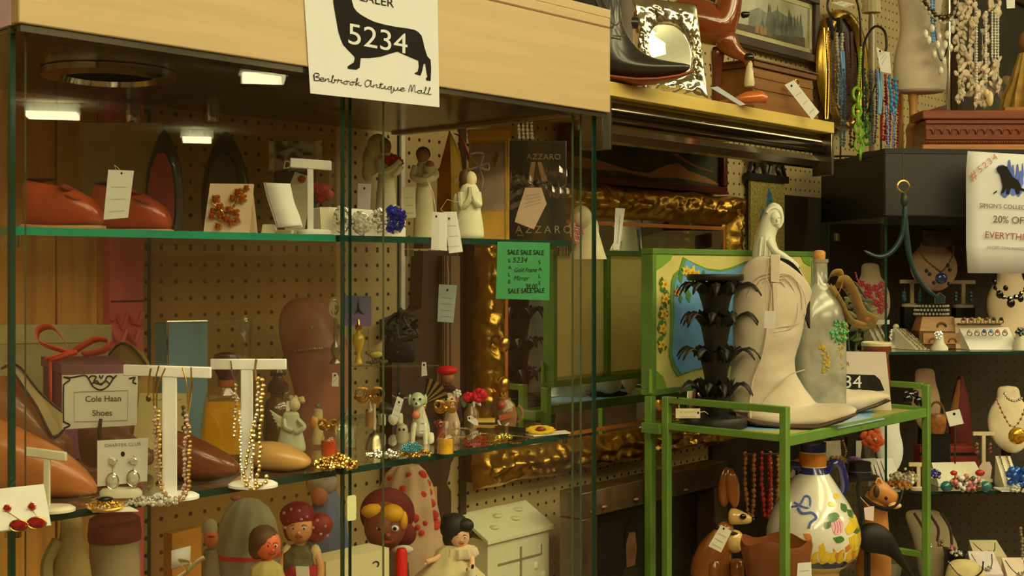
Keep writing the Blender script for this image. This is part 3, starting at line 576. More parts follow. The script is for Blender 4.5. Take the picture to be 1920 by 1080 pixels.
def fl(t):
    m = t.mb()
    for x, y, r in ((728, 302, 8), (738, 298, 9), (747, 301, 8), (752, 306, 7), (735, 307, 7), (744, 309, 7), (723, 297, 6)): blossom(m, x, y, r, -16)
    t.add('flower_spray', m, M((150, 34, 24), .6, e=.6))
figurine('carved figurine in a cream gown with long pale hair holding red flowers', 724, 1.33, y0, [(24, 0), (24, 6), (21, 50), (17, 100), (14, 125), (17, 140), (18, 152), (12, 162), (6, 168)], (722, 275, 14), [[(712, -6, 300), (716, -14, 322), (738, -18, 316), (752, -16, 303)], [(732, -8, 305), (742, -16, 326), (754, -18, 312)]], CARVE,
    hair=([((708, 4, 274), 22, 12, (.95, .6, 1.1)), ((697, 6, 300), 22, 12, (.85, .5, 1.3)), ((688, 7, 322), 15, 12, (.7, .5, 1.2))], M((176, 158, 92), .7, e=.6, var=.15, scale=60)), extra=fl)
y0 = yb(798, 1.33, SH1)
def bb(t):
    m = t.mb(); m.ball((807, -18, 316), 10, 10, (1, .9, 1.1)); m.ball((806, -16, 332), 11, 10, (1.2, .8, .8)); t.add('carried_baby', m, CARVE)
    m = t.mb(); m.ball((807, -20, 311), 8.5, 10, (1, .9, 1)); t.add('baby_head', m, WHEAD)
figurine('carved figurine in a long gown cradling a baby, top shelf', 795, 1.33, y0, [(21, 0), (21, 6), (20, 40), (16, 85), (13, 105), (16, 125), (17, 138), (10, 150), (6, 155)], (793, 292, 14), [[(780, -6, 312), (776, -12, 333), (800, -22, 340), (814, -20, 333)], [(808, -6, 314), (818, -14, 330), (800, -22, 343)]], CARVE, hair=([((793, 4, 288), 14, 10, (1, .8, 1))], BRHAIR), extra=bb)
y0 = yb(880, 1.22, SH1)
def wings(t):
    m = t.mb()
    for sx in (-1, 1): m.ball((880-16*sx-4, 10, 392), 16, 10, (.55, .2, 1.9), ('Y', .2*sx))
    t.add('wing', m, CARVE)
figurine('carved kneeling figurine in cream with hands raised to a bowed face', 880, 1.22, y0, [(28, 0), (29, 8), (25, 40), (19, 66), (19, 82), (20, 92), (12, 104), (7, 110)], (883, 336, 13), [[(864, -8, 362), (868, -14, 388), (882, -19, 372), (884, -19, 352)], [(896, -8, 362), (898, -16, 386), (888, -20, 370), (885, -19, 352)]], CARVE2,
    hair=([((872, 2, 334), 14, 12, (.85, .9, 1.25)), ((868, 5, 348), 10, 10, (.8, .8, 1.2))], BRHAIR), extra=wings, headmat=M((214, 188, 120), .6, e=.75))
hangtag('cream price tag at the left of the figurine cradling a baby', [(755, 351), (778, 350), (780, 408), (757, 409)], ('d', 1.29), mat=M((196, 182, 116), .8, e=.75))
# amber glass sail
t = T('glass_ornament', 'tall pointed amber glass sail ornament behind the figurines', 'ornament', 850, yb(850, 1.42, SH1), ('d', 1.42)); y0 = t.py
AMB = M((190, 120, 24), .15, e=.6, var=.3, scale=20, coat=.8); AMB2 = M((205, 155, 40), .15, e=.65, var=.2, scale=20, coat=.8)
m = t.mb(); m.add([(842, -2, 246), (820, 0, 330), (818, 0, y0), (846, -14, y0), (846, -14, 330), (850, 8, y0), (848, 8, 330)], [(0, 1, 4), (1, 2, 3, 4), (0, 4, 6), (4, 3, 5, 6), (0, 6, 1), (1, 6, 5, 2)]); t.add('amber_sail', m, AMB, smooth=False)
m = t.mb(); m.add([(843, -4, 246), (846, -16, 330), (846, -16, y0), (866, -4, y0), (868, -4, 330), (862, -2, 285)], [(0, 1, 4, 5), (1, 2, 3, 4)]); t.add('yellow_sail', m, AMB2, smooth=False, solid=.003)
m = t.mb(); m.sheet([[(850+8*i+j*6, 4, 250+12*i*i*.35) for j in range(2)] for i in range(5)]); t.add('red_sail', m, M((150, 40, 28), .3, e=.6), solid=.003)
# gold gift box, lavender bow
t = T('gift_box', 'gold and lavender gift box with a window behind the kneeling figurine', 'box', 915, yb(915, 1.3, SH1), ('d', 1.3)); y0 = t.py
m = t.mb(); m.box((917, 16, (244+y0)/2), (76, 32, y0-244)); t.add('box', m, M((176, 128, 34), .4, e=.65, var=.12), bev=.001)
m = t.mb(); m.prism([(884, 268), (951, 268), (951, 395), (884, 395)], -.8, 0); t.add('printed_panel', m, M((128, 104, 66), .5, e=.55, var=.3, scale=25), smooth=False)
m = t.mb(); m.box((917, 15, 252), (80, 38, 18)); t.add('lid', m, M((190, 135, 32), .35, e=.65), bev=.001)
m = t.mb(); m.prism([(947, 244), (950, 244), (950, y0), (947, y0)], -2.2, 0); t.add('gold_edge', m, GOLD, smooth=False)
m = t.mb(); m.prism([(922, 300), (930, 284), (936, 290), (928, 314)], -2.4, -.8); t.add('printed_leaf', m, M((120, 80, 20), .5), smooth=False)
t = T('ribbon_bow', 'lavender ribbon bow on the gold gift box', 'bow', 895, 318, ('d', 1.285)); LAV = M((176, 152, 122), .4, e=.7)
for q in ([(898, -3, 312), (882, -8, 290), (906, -8, 288), (900, -3, 312)], [(898, -3, 312), (868, -6, 322), (852, -4, 345)], [(898, -3, 312), (915, -7, 306), (916, -7, 318), (898, -3, 313)], [(899, -3, 314), (906, -6, 335), (904, -5, 352)]):
    m = t.mb(); p = catmull(q, 5); m.sheet([[Vector(a)+Vector((0, -4, 0)), Vector(a)+Vector((0, 5, 3))] for a in p]); t.add('loop', m, LAV, solid=.0008)
hangtag('pair of cream cardboard tags hanging over the shelf edge on a string, left tag', [(811, 397), (838, 399), (838, 470), (808, 468)], ('d', 1.145), lines=0, hole=(818, 406), string=[(818, 0, 406), (816, 2, 385), (806, 6, 350), (800, 10, 335), (812, 8, 362), (819, 0, 406)])
hangtag('white tag with penned lines over the shelf edge, right tag of the pair', [(832, 397), (856, 397), (868, 472), (842, 475)], ('d', 1.143), hole=(842, 410), string=[(842, 0, 410), (826, 2, 392), (838, 4, 374), (862, 5, 380), (868, 5, 402), (858, 3, 416)])
# black perfume box
t = T('perfume_box', 'tall black perfume box with pale lettering at the right end of the top shelf', 'box', 1008, yb(1008, 1.3, SH1), ('d', 1.3)); y0 = t.py
m = t.mb(); m.box((1008, 22, (264+y0)/2), (108, 44, y0-264)); t.add('box', m, M((40, 33, 20), .35, e=.6, var=.08), bev=.001); PG = M((140, 116, 70), .5, e=.7)
t.text('AZZARO', 987, 299, 15, PG, -1, sp=1.1); t.text('AZZARO', 966, 437, 20, PG, -1, sp=1.5); t.text('PARIS', 970, 443, 5, PG, -1)
t.add('monogram', t.mb().prism([(996, 304), (1004, 304), (999, 342), (989, 342)], -1, 0), M((130, 92, 56), .5, e=.6), smooth=False); t.add('monogram', t.mb().prism([(1008, 304), (1015, 304), (1027, 340), (1016, 342)], -1, 0), M((130, 92, 56), .5, e=.6), smooth=False)
t = T('cellophane_bow', 'clear cellophane bow with a dark ribbon in front of the black perfume box', 'bow', 1003, 350, ('d', 1.255))
for q in ([(1002, 0, 342), (975, -6, 336), (952, -3, 345), (968, -4, 328), (1000, -2, 340)], [(1008, 0, 342), (1030, -8, 322), (1062, -4, 330), (1050, -6, 352), (1015, -2, 345)], [(1002, 0, 345), (970, -4, 358), (932, -6, 384), (940, -8, 392), (985, -6, 372)], [(1010, 0, 346), (1035, -5, 360), (1062, -3, 364), (1075, -2, 360)]):
    m = t.mb(); p = catmull(q, 6); m.sheet([[Vector(a)+Vector((0, -3, -9+4*math.sin(i*1.9))), Vector(a)+Vector((0, -7-4*noise.noise(Vector((i, 3, 1))), 0)), Vector(a)+Vector((0, 1, 9+4*math.sin(i*2.7)))] for i, a in enumerate(p)]); t.add('loop', m, CELLO, ang=10)
m = t.mb(); m.ball((1006, -4, 344), 7, 8); t.add('ribbon_knot', m, M((46, 40, 24), .5))
hangtag('pinkish gift tag tied to the cellophane bow', [(985, 352), (1015, 352), (1025, 382), (1001, 430), (965, 416), (970, 398)], ('d', 1.24), mat=M((190, 156, 104), .8, e=.78), lines=4)
# crystal strand up under the header
t = T('crystal_strand', 'strand of clear crystal drops hanging high behind the perfume box', 'necklace', 986, 262, ('d', 1.5))
for x in (972, 980, 988, 996): t.add('drop_string', t.mb().strand([(x, 0, 222), (x+2, 0, 262)], 3.6, 2.0, 6), STONE_W, ang=20)
t.add('wire', t.mb().tube([(968, 0, 223), (1001, 0, 220)], .8, 4), STEEL)
# ================================================================ things on the case's middle shelf
random.seed(21)
def dfor(x, y, h): p = onH(x, y, h); return N.dot(p)
S2 = ('h', SH2)
# back left: cream box, gift box, shoes
t = T('shoe_box', 'big cream shoe box standing at the back left of the middle shelf', 'box', 60, 846, S2, wall=True)
m = t.mb(); m.prism([(-190, 606), (213, 618), (213, 846), (-190, 846)], 0, 40); t.add('box', m, M((150, 134, 78), .7, e=.62), bev=.001)
m = t.mb(); m.prism([(-192, 600), (216, 614), (216, 648), (-192, 636)], -2.5, 0); t.add('lid_edge', m, M((166, 148, 88), .7, e=.62), smooth=False)
t = T('gift_box', 'purple gift box tied with a coral ribbon bow on the middle shelf', 'gift box', 165, 860, S2)
PURP = M((112, 66, 66), .35, e=.6, var=.12, scale=12, bump=.2); CORAL = M((226, 84, 50), .4, e=.8, var=.1)
m = t.mb(); m.add([(80, 0, 672), (128, -34, 684), (240, 10, 690), (192, 44, 674), (80, 0, 860), (128, -34, 860), (240, 10, 860), (192, 44, 860)], [(0, 1, 2, 3), (0, 4, 5, 1), (1, 5, 6, 2), (2, 6, 7, 3), (3, 7, 4, 0), (4, 7, 6, 5)]); bxo = t.add('box', m, PURP, bev=.001)
m = t.mb(); m.add([(76, 0, 668), (128, -37, 680), (244, 10, 686), (192, 47, 670), (76, 0, 686), (128, -37, 700), (244, 10, 705), (192, 47, 690)], [(0, 1, 2, 3), (0, 4, 5, 1), (1, 5, 6, 2), (2, 6, 7, 3), (3, 7, 4, 0), (4, 7, 6, 5)]); t.add('lid', m, PURP, bev=.001)
m = t.mb(); m.add([(98, -17, 668), (106, -23, 670), (106, -23, 800), (98, -17, 798)], [(0, 1, 2, 3)]); t.add('ribbon_band', m, CORAL, solid=.001)
def ribbon(t, q, w, mat, nm='bow_loop', par=None, th=.0008):
    p = catmull(q, 6); m = t.mb(); m.sheet([[Vector(a)+Vector((0, -w/2, -w*.3)), Vector(a)+Vector((0, w/2, w*.3))] for a in p]); return t.add(nm, m, mat, parent=par, solid=th)
ribbon(t, [(140, -16, 662), (122, -24, 655), (86, -30, 640), (82, -26, 618), (104, -22, 612), (124, -20, 632), (140, -16, 660)], 18, CORAL)
ribbon(t, [(142, -16, 660), (165, -24, 646), (190, -26, 634), (212, -22, 640), (200, -18, 656), (160, -16, 664)], 18, CORAL)
ribbon(t, [(142, -18, 660), (125, -26, 664), (96, -32, 672)], 12, CORAL, 'ribbon_tail'); ribbon(t, [(143, -18, 658), (150, -28, 660), (110, -40, 674)], 12, CORAL, 'ribbon_tail')
m = t.mb(); m.ball((142, -20, 660), 9, 10, (1.2, 1, .9)); t.add('bow_knot', m, CORAL)
BRN = M((126, 74, 34), .38, e=.6, var=.2, scale=16, coat=.25); ORB = M((160, 92, 38), .34, e=.65, var=.2, scale=16, coat=.3); LINE = M((150, 128, 74), .7, e=.62, var=.06); DKB = M((58, 40, 22), .5, e=.6)
def lowshoe(label, rings, opening, px, py, at, mat=BRN, lin_=LINE, sole=None, rz=0, group='ladies shoes on the middle shelf'):
    t = T('court_shoe', label, 'shoe', px, py, at, group, rz=rz); m = t.mb(); profile(m, rings, 18, .85); up = t.add('upper', m, mat, sub=1)
    if opening:
        m = t.mb(); m.add([(x, y, z) for x, y, z in opening], [tuple(range(len(opening)))]); t.add('insole', m, lin_, smooth=False)
        m = t.mb(); m.tube(catmull(opening+[opening[0]], 3), 2.4, 6); t.add('topline', m, DKB, parent=up)
    if sole: m = t.mb(); profile(m, sole, 14, .7); t.add('sole', m, DKB)
    return t
lowshoe('brown court shoe with pale lining on its heel at the left end, middle shelf', [(-30, 872, -60, 720, 40), (20, 870, 10, 690, 44), (70, 868, 62, 735, 40), (105, 868, 100, 800, 34), (140, 866, 135, 818, 26)], [(20, -42, 688), (34, -44, 684), (60, -44, 720), (86, -42, 760), (112, -40, 812), (128, -36, 806), (140, -30, 780), (120, -36, 760), (86, -38, 728), (58, -40, 690), (40, -40, 680)], 60, 872, S2, sole=[(-30, 872, -30, 866, 40), (60, 872, 60, 866, 44), (140, 868, 140, 862, 26)])
lowshoe('orange-brown pointed court shoe behind the small T-bar on the middle shelf', [(-80, 925, -100, 800, 40), (-20, 926, -30, 770, 46), (40, 930, 30, 800, 48), (90, 933, 84, 826, 44), (130, 934, 126, 850, 36), (165, 932, 160, 880, 24), (184, 926, 183, 910, 8)], None, 60, 934, S2, ORB, sole=[(-80, 930, -80, 924, 40), (40, 935, 40, 929, 48), (130, 938, 130, 931, 36), (180, 932, 180, 926, 12)])
lowshoe('tan suede slipper with its heel counter up, behind the shoe sign', [(196, 839, 190, 690, 20), (214, 839, 208, 662, 26), (236, 839, 236, 640, 30), (262, 839, 264, 652, 30), (284, 839, 290, 690, 24)], [(212, -24, 664), (236, -30, 642), (262, -30, 654), (284, -26, 690), (262, -33, 702), (232, -33, 690)], 240, 839, S2, M((140, 108, 44), .6, e=.6), M((110, 84, 38), .7, e=.6))
lowshoe('glossy dark brown loafer with its toe behind the silver necklaces', [(300, 898, 290, 800, 30), (340, 900, 336, 806, 36), (380, 900, 376, 822, 38), (410, 898, 408, 840, 35), (436, 894, 434, 856, 26), (450, 886, 449, 870, 10)], None, 380, 902, S2, M((104, 52, 20), .25, e=.6, coat=.6, var=.15), sole=[(300, 905, 300, 898, 30), (380, 906, 380, 900, 40), (436, 900, 436, 894, 28), (454, 890, 454, 884, 10)])
lowshoe('dark brown leather shoe half hidden behind the shoe sign, middle shelf', [(150, 880, 140, 770, 26), (190, 880, 184, 786, 32), (230, 880, 226, 800, 34), (270, 876, 268, 830, 24), (290, 870, 289, 850, 8)], None, 220, 880, S2, M((84, 54, 28), .4, e=.6, coat=.3))
lowshoe('smooth cream leather shoe toe right of the silver necklaces on the middle shelf', [(470, 876, 462, 830, 28), (496, 882, 494, 826, 36), (526, 884, 524, 828, 38), (552, 884, 552, 838, 34), (572, 880, 572, 850, 24), (584, 872, 584, 862, 9)], None, 530, 886, S2, M((196, 146, 66), .3, e=.72, coat=.4, var=.06), sole=[(470, 884, 470, 876, 28), (526, 888, 526, 883, 40), (572, 884, 572, 880, 26), (586, 874, 586, 870, 9)])
# shoe sign
t = T('sign_holder', 'white shoe sign with a black scroll border in a clip stand', 'sign', 200, 905, S2)
m = t.mb(); m.prism([(131, 700), (270, 696), (268, 792), (131, 800)], -40, -38); card = t.add('card', m, PAPER, smooth=False)
m = t.mb()
for q in ([(134, 703), (150, 704), (172, 700), (180, 706), (188, 720), (202, 727), (216, 720), (226, 706), (232, 700)], [(180, 706), (186, 701), (194, 703), (190, 712), (200, 716), (210, 712), (214, 703), (222, 702), (226, 707)], [(134, 703), (146, 708), (136, 716), (134, 724), (134, 780), (136, 786), (146, 792), (134, 798)], [(186, 716), (195, 710), (203, 718), (211, 710), (219, 716)], [(200, 700), (203, 706), (207, 700)], [(255, 706), (266, 704), (262, 712), (268, 716)]):
    m.tube([(p.x, -41, p.z) for p in catmull([(x, 0, y) for x, y in q], 4)], 1.5, 5)
t.add('scroll_border', m, INK, parent=card)
m = t.mb(); m.tube([(154, -41, 731), (253, -41, 728), (252, -41, 783), (154, -41, 786)], .45, 4, True); t.add('inner_border', m, GREYINK, parent=card)
BK = M((70, 58, 40), .7); t.text('Cole Haan', 174, 749, 15.5, BK, -41, roll=-.02, parent=None, bold=.12); t.text('Shoes', 187, 775, 15.5, BK, -41, roll=-.02, bold=.12)
m = t.mb(); m.sheet([[(129, -43+math.sin(i)*.5, 672+i*32), (272, -43, 672+i*31)] for i in range(5)]); t.add('plastic_sleeve', m, CLEAR)
m = t.mb(); m.tube([(203, -42, 780), (201, -44, 800), (199, -30, 830), (199, -25, 900)], [3, 4, 3, 3], 6); t.add('clip', m, DKB)
m = t.mb(); m.lathe([(26, 905), (26, 901), (4, 898)], 199, -25, 18, 1, .6); t.add('base', m, DKB)
# acrylic riser, blue box, perfume flask
t = T('blue_box', 'pale teal blue box standing behind the necklace bar', 'box', 340, 831, S2); TEAL = M((104, 130, 118), .5, e=.68, var=.04)
m = t.mb(); m.add([(290, 0, 604), (320, -20, 604), (388, 6, 605), (358, 26, 604), (292, 0, 831), (321, -20, 831), (388, 6, 831), (358, 26, 831)], [(0, 1, 2, 3), (0, 4, 5, 1), (1, 5, 6, 2), (2, 6, 7, 3), (3, 7, 4, 0), (4, 7, 6, 5)]); t.add('box', m, TEAL, bev=.0008)
m = t.mb(); m.tube([(320, -21, 604), (320.5, -21, 690), (321, -21, 800)], 1.8, 5); m.tube([(288, -1, 602), (320, -21.5, 602), (388, 5, 602)], 1.8, 5); t.add('silver_edge', m, SILVER)
def acrylic(label, x0, x1, y0_, y1, dep, at, px):
    t = T('acrylic_riser', label, 'display riser', px, y1, at, 'clear acrylic risers'); m = t.mb()
    m.prism([(x0, y0_), (x1, y0_-1), (x1, y0_+3), (x0, y0_+4)], -dep/2, dep/2); t.add('top', m, CLEAR, smooth=False)
    for x in (x0, x1-3): m = t.mb(); m.prism([(x, y0_+4), (x+3, y0_+4), (x+3, y1), (x, y1)], -dep/2, dep/2); t.add('side', m, CLEAR, smooth=False)
    m = t.mb(); m.tube([(x0, -dep/2, y0_), (x1, -dep/2, y0_-1)], .9, 5); t.add('polished_edge', m, M((.55, .52, .42), .15, .6, raw=True)); return t
acrylic('clear acrylic riser behind the blue box, middle shelf', 380, 470, 598, 816, 30, S2, 430)
t = T('glass_goblet', 'small clear stemmed glass standing high behind the necklace bar', 'glass', 459, 676, ('d', 1.42)); m = t.mb(); m.lathe([(9, 676), (8, 673), (1.5, 668), (1.4, 640), (3, 634), (9, 626), (10, 606), (7, 596), (6.6, 596), (9, 608), (8, 624)], 459, 0, 16, cap=False); t.add('bowl_and_stem', m, glassy((.9, .92, .86), .12, .06))
m = t.mb(); gems(m, 459, 596, 7, 4, 12, 2); t.add('beaded_rim', m, GOLD)
t = T('perfume_bottle', 'round-shouldered flask of yellow perfume with a dark stopper behind the necklaces', 'perfume bottle', 420, 858, S2)
YEL = M((186, 132, 12), .1, e=.62, var=.22, scale=9, coat=1)
def rrect(hw, hd, n=20, p=.5): return [(math.copysign(abs(math.cos(a))**p, math.cos(a))*hw, math.copysign(abs(math.sin(a))**p, math.sin(a))*hd) for a in [2*PI*i/n for i in range(n)]]
def flask(m, cx, lst, n=20, p=.5):
    return m.loft([[(cx+x, y, z) for x, y in rrect(hw, hd, n, p)] for hw, hd, z in lst])
m = t.mb(); flask(m, 419, [(40, 16, 850), (39, 16, 820), (36, 15, 790), (32, 14, 752)]); t.add('perfume', m, YEL)
m = t.mb(); flask(m, 419, [(43, 18, 856), (42, 18, 800), (36, 17, 752), (31, 15, 738), (18, 10, 728), (16, 9, 722)]); t.add('glass_bottle', m, glassy((.96, .93, .8), .08))
m = t.mb(); m.lathe([(16, 724), (17, 718), (16, 712)], 424, 0, 18); t.add('collar', m, M((120, 60, 24), .3, e=.6)); m = t.mb(); m.lathe([(15, 712), (22, 696), (26, 676), (22, 664), (8, 660)], 424, 0, 18, 1, .7); t.add('stopper', m, M((60, 30, 24), .15, e=.6, coat=1))
t = T('cream_card', 'large plain cream card leaning behind the first necklace bar', 'card', 305, 845, S2); m = t.mb(); m.prism([(262, 737), (360, 738), (345, 845), (246, 842)], 0, 2.5); t.add('card', m, M((206, 184, 104), .8, e=.8, var=.03), smooth=False)
t.add('scribble', t.mb().tube([(280+6*i, -.5, 748+(i % 2)*3) for i in range(11)], .5, 4), GREYINK)
# necklace bars
tstand('small cream T-bar earring stand at the left front of the middle shelf', 49, 125, 843, 17, 88, 12, 958, 42, S2, CREAM, slope=-.13)
n1 = tstand('white necklace T-bar hung with pink and gold beads, left of the pair', 232, 396, 686, 21, 318, 27, 934, 44, S2, WHITE, slope=-.03)
n2 = tstand('white necklace T-bar hung with silver strands, right of the pair', 395, 537, 673, 20, 463, 22, 912, 46, S2, WHITE, slope=.0)
def necklace(label, cx, py, at, strands, mats, group='necklaces on the middle shelf', extra=None, name='necklace'):
    t = T(name, label, 'necklace', cx, py, at, group)
    for q, r, mt, nm in strands:
        m = t.mb(); m.strand(catmull(q, 5), r, 1.9, 6, r*.5) if nm != 'chain' else m.tube(catmull(q, 5), r, 5); t.add(nm, m, mt, ang=20)
    if extra: extra(t)
    return t
PINKB = M((.55, .36, .3), .15, .4, raw=True, var=.3, scale=150, coat=.6); GOLDB = M((.62, .42, .16), .18, .8, raw=True, var=.3, scale=150); SMOKE = M((.16, .1, .05), .12, .3, raw=True, var=.4, scale=150, coat=.6); CHAMP = M((.55, .44, .24), .12, .5, raw=True, var=.3, scale=150, coat=.5)
def pend(t): m = t.mb(); m.ball((281, -9, 746), 5, 8, (1, .5, 1.4)); t.add('clasp_drop', m, M((120, 90, 40), .4, 1))
necklace('pink bead and gold chain necklace looped over the left necklace bar', 325, 936, S2, [([(285, -7, 690), (281, -8, 715), (281, -8, 740)], 2, GOLD, 'chain'), ([(300, -7, 685), (292, -9, 720), (291, -9, 760)], 1.6, GOLD, 'chain'), ([(312, -7, 690), (298, -9, 725), (296, -9, 765)], 1.6, GOLD, 'chain'), ([(344, -7, 688), (352, -8, 720), (356, -9, 770)], 1.6, GOLD, 'chain'), ([(360, -7, 688), (360, -8, 720), (354, -9, 770)], 1.6, GOLD, 'chain'),
    ([(294, -10, 762), (296, -12, 800), (296, -13, 850), (303, -16, 900), (318, -24, 926), (340, -26, 930), (352, -22, 910), (350, -14, 850), (354, -11, 775)], 4.2, PINKB, 'bead_strand'), ([(298, -12, 770), (303, -15, 830), (305, -16, 880), (312, -20, 915), (330, -28, 932), (356, -24, 925), (358, -14, 860), (358, -11, 790)], 4, GOLDB, 'bead_strand')], None, extra=pend)
necklace('smoky brown bead strand hanging from the right end of the left necklace bar', 352, 920, ('d', 1.215), [([(362, -7, 692), (362, -8, 730)], 1.2, GOLD, 'chain'), ([(344, -9, 765), (352, -10, 790), (346, -10, 812), (352, -10, 840), (348, -12, 870), (356, -12, 905)], 5, SMOKE, 'bead_strand')], None)
necklace('pale rhinestone strand with loose chain on the left side of the right necklace bar', 447, 912, S2, [([(434, -7, 676), (438, -9, 700), (446, -9, 720)], 1.8, SILVER, 'chain'), ([(444, -9, 722), (444, -10, 760), (442, -11, 820)], 3.8, CHAMP, 'bead_strand'), ([(452, -10, 770), (454, -11, 830), (456, -14, 880)], 3.2, STONE_W, 'bead_strand')], None)
necklace('thick champagne and silver bead necklace on the right side of the right necklace bar', 485, 914, S2, [([(482, -7, 673), (480, -8, 690), (482, -9, 712)], 2.4, GOLDB, 'chain'), ([(486, -9, 708), (484, -10, 760), (478, -11, 820), (474, -14, 880), (466, -22, 908)], 4.4, CHAMP, 'bead_strand'), ([(494, -9, 712), (492, -10, 770), (490, -11, 830), (488, -14, 875), (482, -24, 912)], 4.4, GOLDB, 'bead_strand'), ([(478, -11, 790), (468, -14, 850), (462, -18, 890), (476, -26, 912), (498, -22, 902), (505, -18, 890)], 4.2, GOLDB, 'bead_strand')], None)
t = T('pendant', 'pink-lilac oval pendant hanging among the champagne beads', 'pendant', 458, 896, ('d', 1.26)); m = t.mb(); m.ball((458, -4, 882), 13, 10, (.75, .5, 1.1)); t.add('stone', m, M((190, 150, 120), .3, e=.75)); t.add('loop', t.mb().tube(arc(458, 867, 3, 3, 0, 6.2, 10, -4), .8, 5), GOLD)
# earring cards
def dropearring(t, x, y, sc, stone, metal=GOLD, dx=0, dy=26, y0=-4, rx=7, dd=2):
    m = t.mb(); m.ball((x, y0, y), 6.5*sc, 9, (1.1, .5, 1)); st = t.add('stud', m, stone, ang=20)
    m = t.mb(); gems(m, x, y, 8*sc, 8*sc, 14, 1.6*sc, y0, 1); m.tube([(x, y0, y+6*sc), (x+dx, y0-dd, y+dy-10*sc)], 1, 5); t.add('link', m, metal, parent=st)
    m = t.mb(); m.ball((x+dx, y0-dd, y+dy), rx*sc*1.3, 10, (.85 if not dx else 1.3, .5, 1.1 if not dx else .75)); t.add('drop_stone', m, stone, parent=st, ang=20)
    m = t.mb(); m.tube([(x+dx+rx*sc*(1.15 if not dx else 1.75)*math.cos(a), y0-dd, y+dy+rx*sc*(1.5 if not dx else 1.05)*math.sin(a)) for a in [2*PI*i/14 for i in range(14)]], 1.5*sc, 5, True); t.add('drop_setting', m, metal, parent=st)
t = T('earring_card', 'white card with two red stone drop earrings at the front left of the middle shelf', 'earrings', 50, 985, S2)
m = t.mb(); m.add([(-30, 20, 922), (74, 20, 911), (118, -60, 972), (15, -70, 982), (-30, 22, 924), (74, 22, 913), (118, -58, 974), (15, -68, 984.5)], [(0, 1, 2, 3), (4, 7, 6, 5), (0, 4, 5, 1), (1, 5, 6, 2), (2, 6, 7, 3), (3, 7, 4, 0)]); t.add('card', m, PAPER, smooth=False)
dropearring(t, 26, 947, 1.1, REDG, GOLD, 38, 24, -30, 9, 40); dropearring(t, 72, 944, 1.1, REDG, GOLD, 24, 22, -30, 9, 40); t.text('avon', 2, 928, 6, GREYINK, 14)
t = T('earring_card', 'white card with two crystal drop earrings leaning on a stand, middle shelf', 'earrings', 230, 932, S2)
m = t.mb(); m.prism([(183, 826), (278, 821), (276, 902), (183, 912)], -2, 0); cd_ = t.add('card', m, PAPER, smooth=False); t.text('CHARTER CLUB', 197, 838, 8.5, GREYINK, -3, roll=-.05, sp=1.15)
m = t.mb(); m.prism([(231+4*math.cos(a), 851+5*math.sin(a)) for a in [PI*i/5 for i in range(10)]], -2.6, -2); t.add('punched_hole', m, INK, parent=cd_)
dropearring(t, 213, 865, 1.15, STONE_W, SILVER, 0, 36, -5, 8.5); dropearring(t, 252, 863, 1.15, STONE_W, SILVER, 0, 33, -5, 8.5)
m = t.mb(); m.lathe([(40, 931), (40, 922), (34, 916), (4, 914)], 226, 2, 24, 1, .5); t.add('stand_base', m, CREAM)
def pile(label, cx, cy, rx, ry, mats, n, r, at, cat='brooch', name='brooch', group=None, pad=None, rim=False):
    t = T(name, label, cat, cx, cy+ry, at, group)
    if pad: m = t.mb(); b = cy+ry; m.add([(x, (b-z)*4.2, b-2.5) for x, y, z in pad]+[(x, (b-z)*4.2, b-.3) for x, y, z in pad], [(0, 1, 2, 3), (7, 6, 5, 4), (0, 4, 5, 1), (1, 5, 6, 2), (2, 6, 7, 3), (3, 7, 4, 0)]); t.add('card_pad', m, CREAM, smooth=False)
    for i, (mt, nm) in enumerate(mats):
        m = t.mb()
        if i == 0 and rim:
            for rr in (1, .72): m.tube([(cx+rx*rr*math.cos(a), rx*.5*rr*math.sin(a)-3, cy+ry*(.75-rr*.5)+ry*.45*math.sin(a+PI)) for a in [2*PI*k/24 for k in range(24)]], r*.8, 5, True)
        for k in range(n):
            a, q = random.uniform(0, 2*PI), math.sqrt(random.random()); m.ball((cx+rx*q*math.cos(a), -4+rx*.45*q*math.sin(a), cy+ry*.6-ry*1.3*random.random()*(1-q*.6)), r*random.uniform(.6, 1.15), 6)
        t.add(nm, m, mt, ang=20)
    return t
def dk(t): m = t.mb(); m.ball((199, -6, 934), 14, 12, (1.2, .8, .4)); t.add('dark_cabochon', m, BLACKG)
dk(pile('gold filigree brooch with a dark oval stone on a white pad', 199, 944, 33, 14, [(GOLD, 'gold_filigree')], 60, 3.4, S2, rim=True, pad=[(140, 14, 944), (215, 14, 944), (262, -16, 960), (180, -18, 962)]))
pile('heap of iridescent clear rhinestone jewellery beside the gold brooch', 285, 936, 48, 14, [(SILVER, 'silver_setting'), (STONE_W, 'stone_cluster')], 70, 4, S2, name='brooch')
pile('tangle of gold costume bracelets at the glass divider, middle shelf', 632, 862, 42, 24, [(OLDGOLD, 'gold_links'), (STONE_G, 'stone_cluster')], 110, 4, S2, 'bracelet', 'bracelet')
pile('gold leaf brooch under the cream shoe toe', 560, 866, 18, 6, [(GOLD, 'gold_leaf')], 18, 3, ('d', 1.22))
pile('silver rhinestone spray brooch on clear film at the shelf edge', 718, 848, 32, 14, [(SILVER, 'silver_setting'), (STONE_W, 'stone_cluster')], 45, 3.6, S2)
bl = pile('gold wreath brooch with turquoise and lilac stones in front of the white dog', 775, 846, 34, 15, [(OLDGOLD, 'gold_wreath')], 60, 3.2, S2)
m = bl.mb()
for x, y in ((760, 836), (770, 832), (780, 832), (768, 842), (788, 838), (778, 842), (758, 842)): blossom(m, x, y, 6, -14)
bl.add('stone_cluster', m, AQUAG, ang=20)
pile('green rhinestone starburst brooch near the right end of the middle shelf', 944, 816, 15, 8, [(GOLD, 'gold_setting'), (GREENG, 'stone_cluster')], 30, 3, S2)
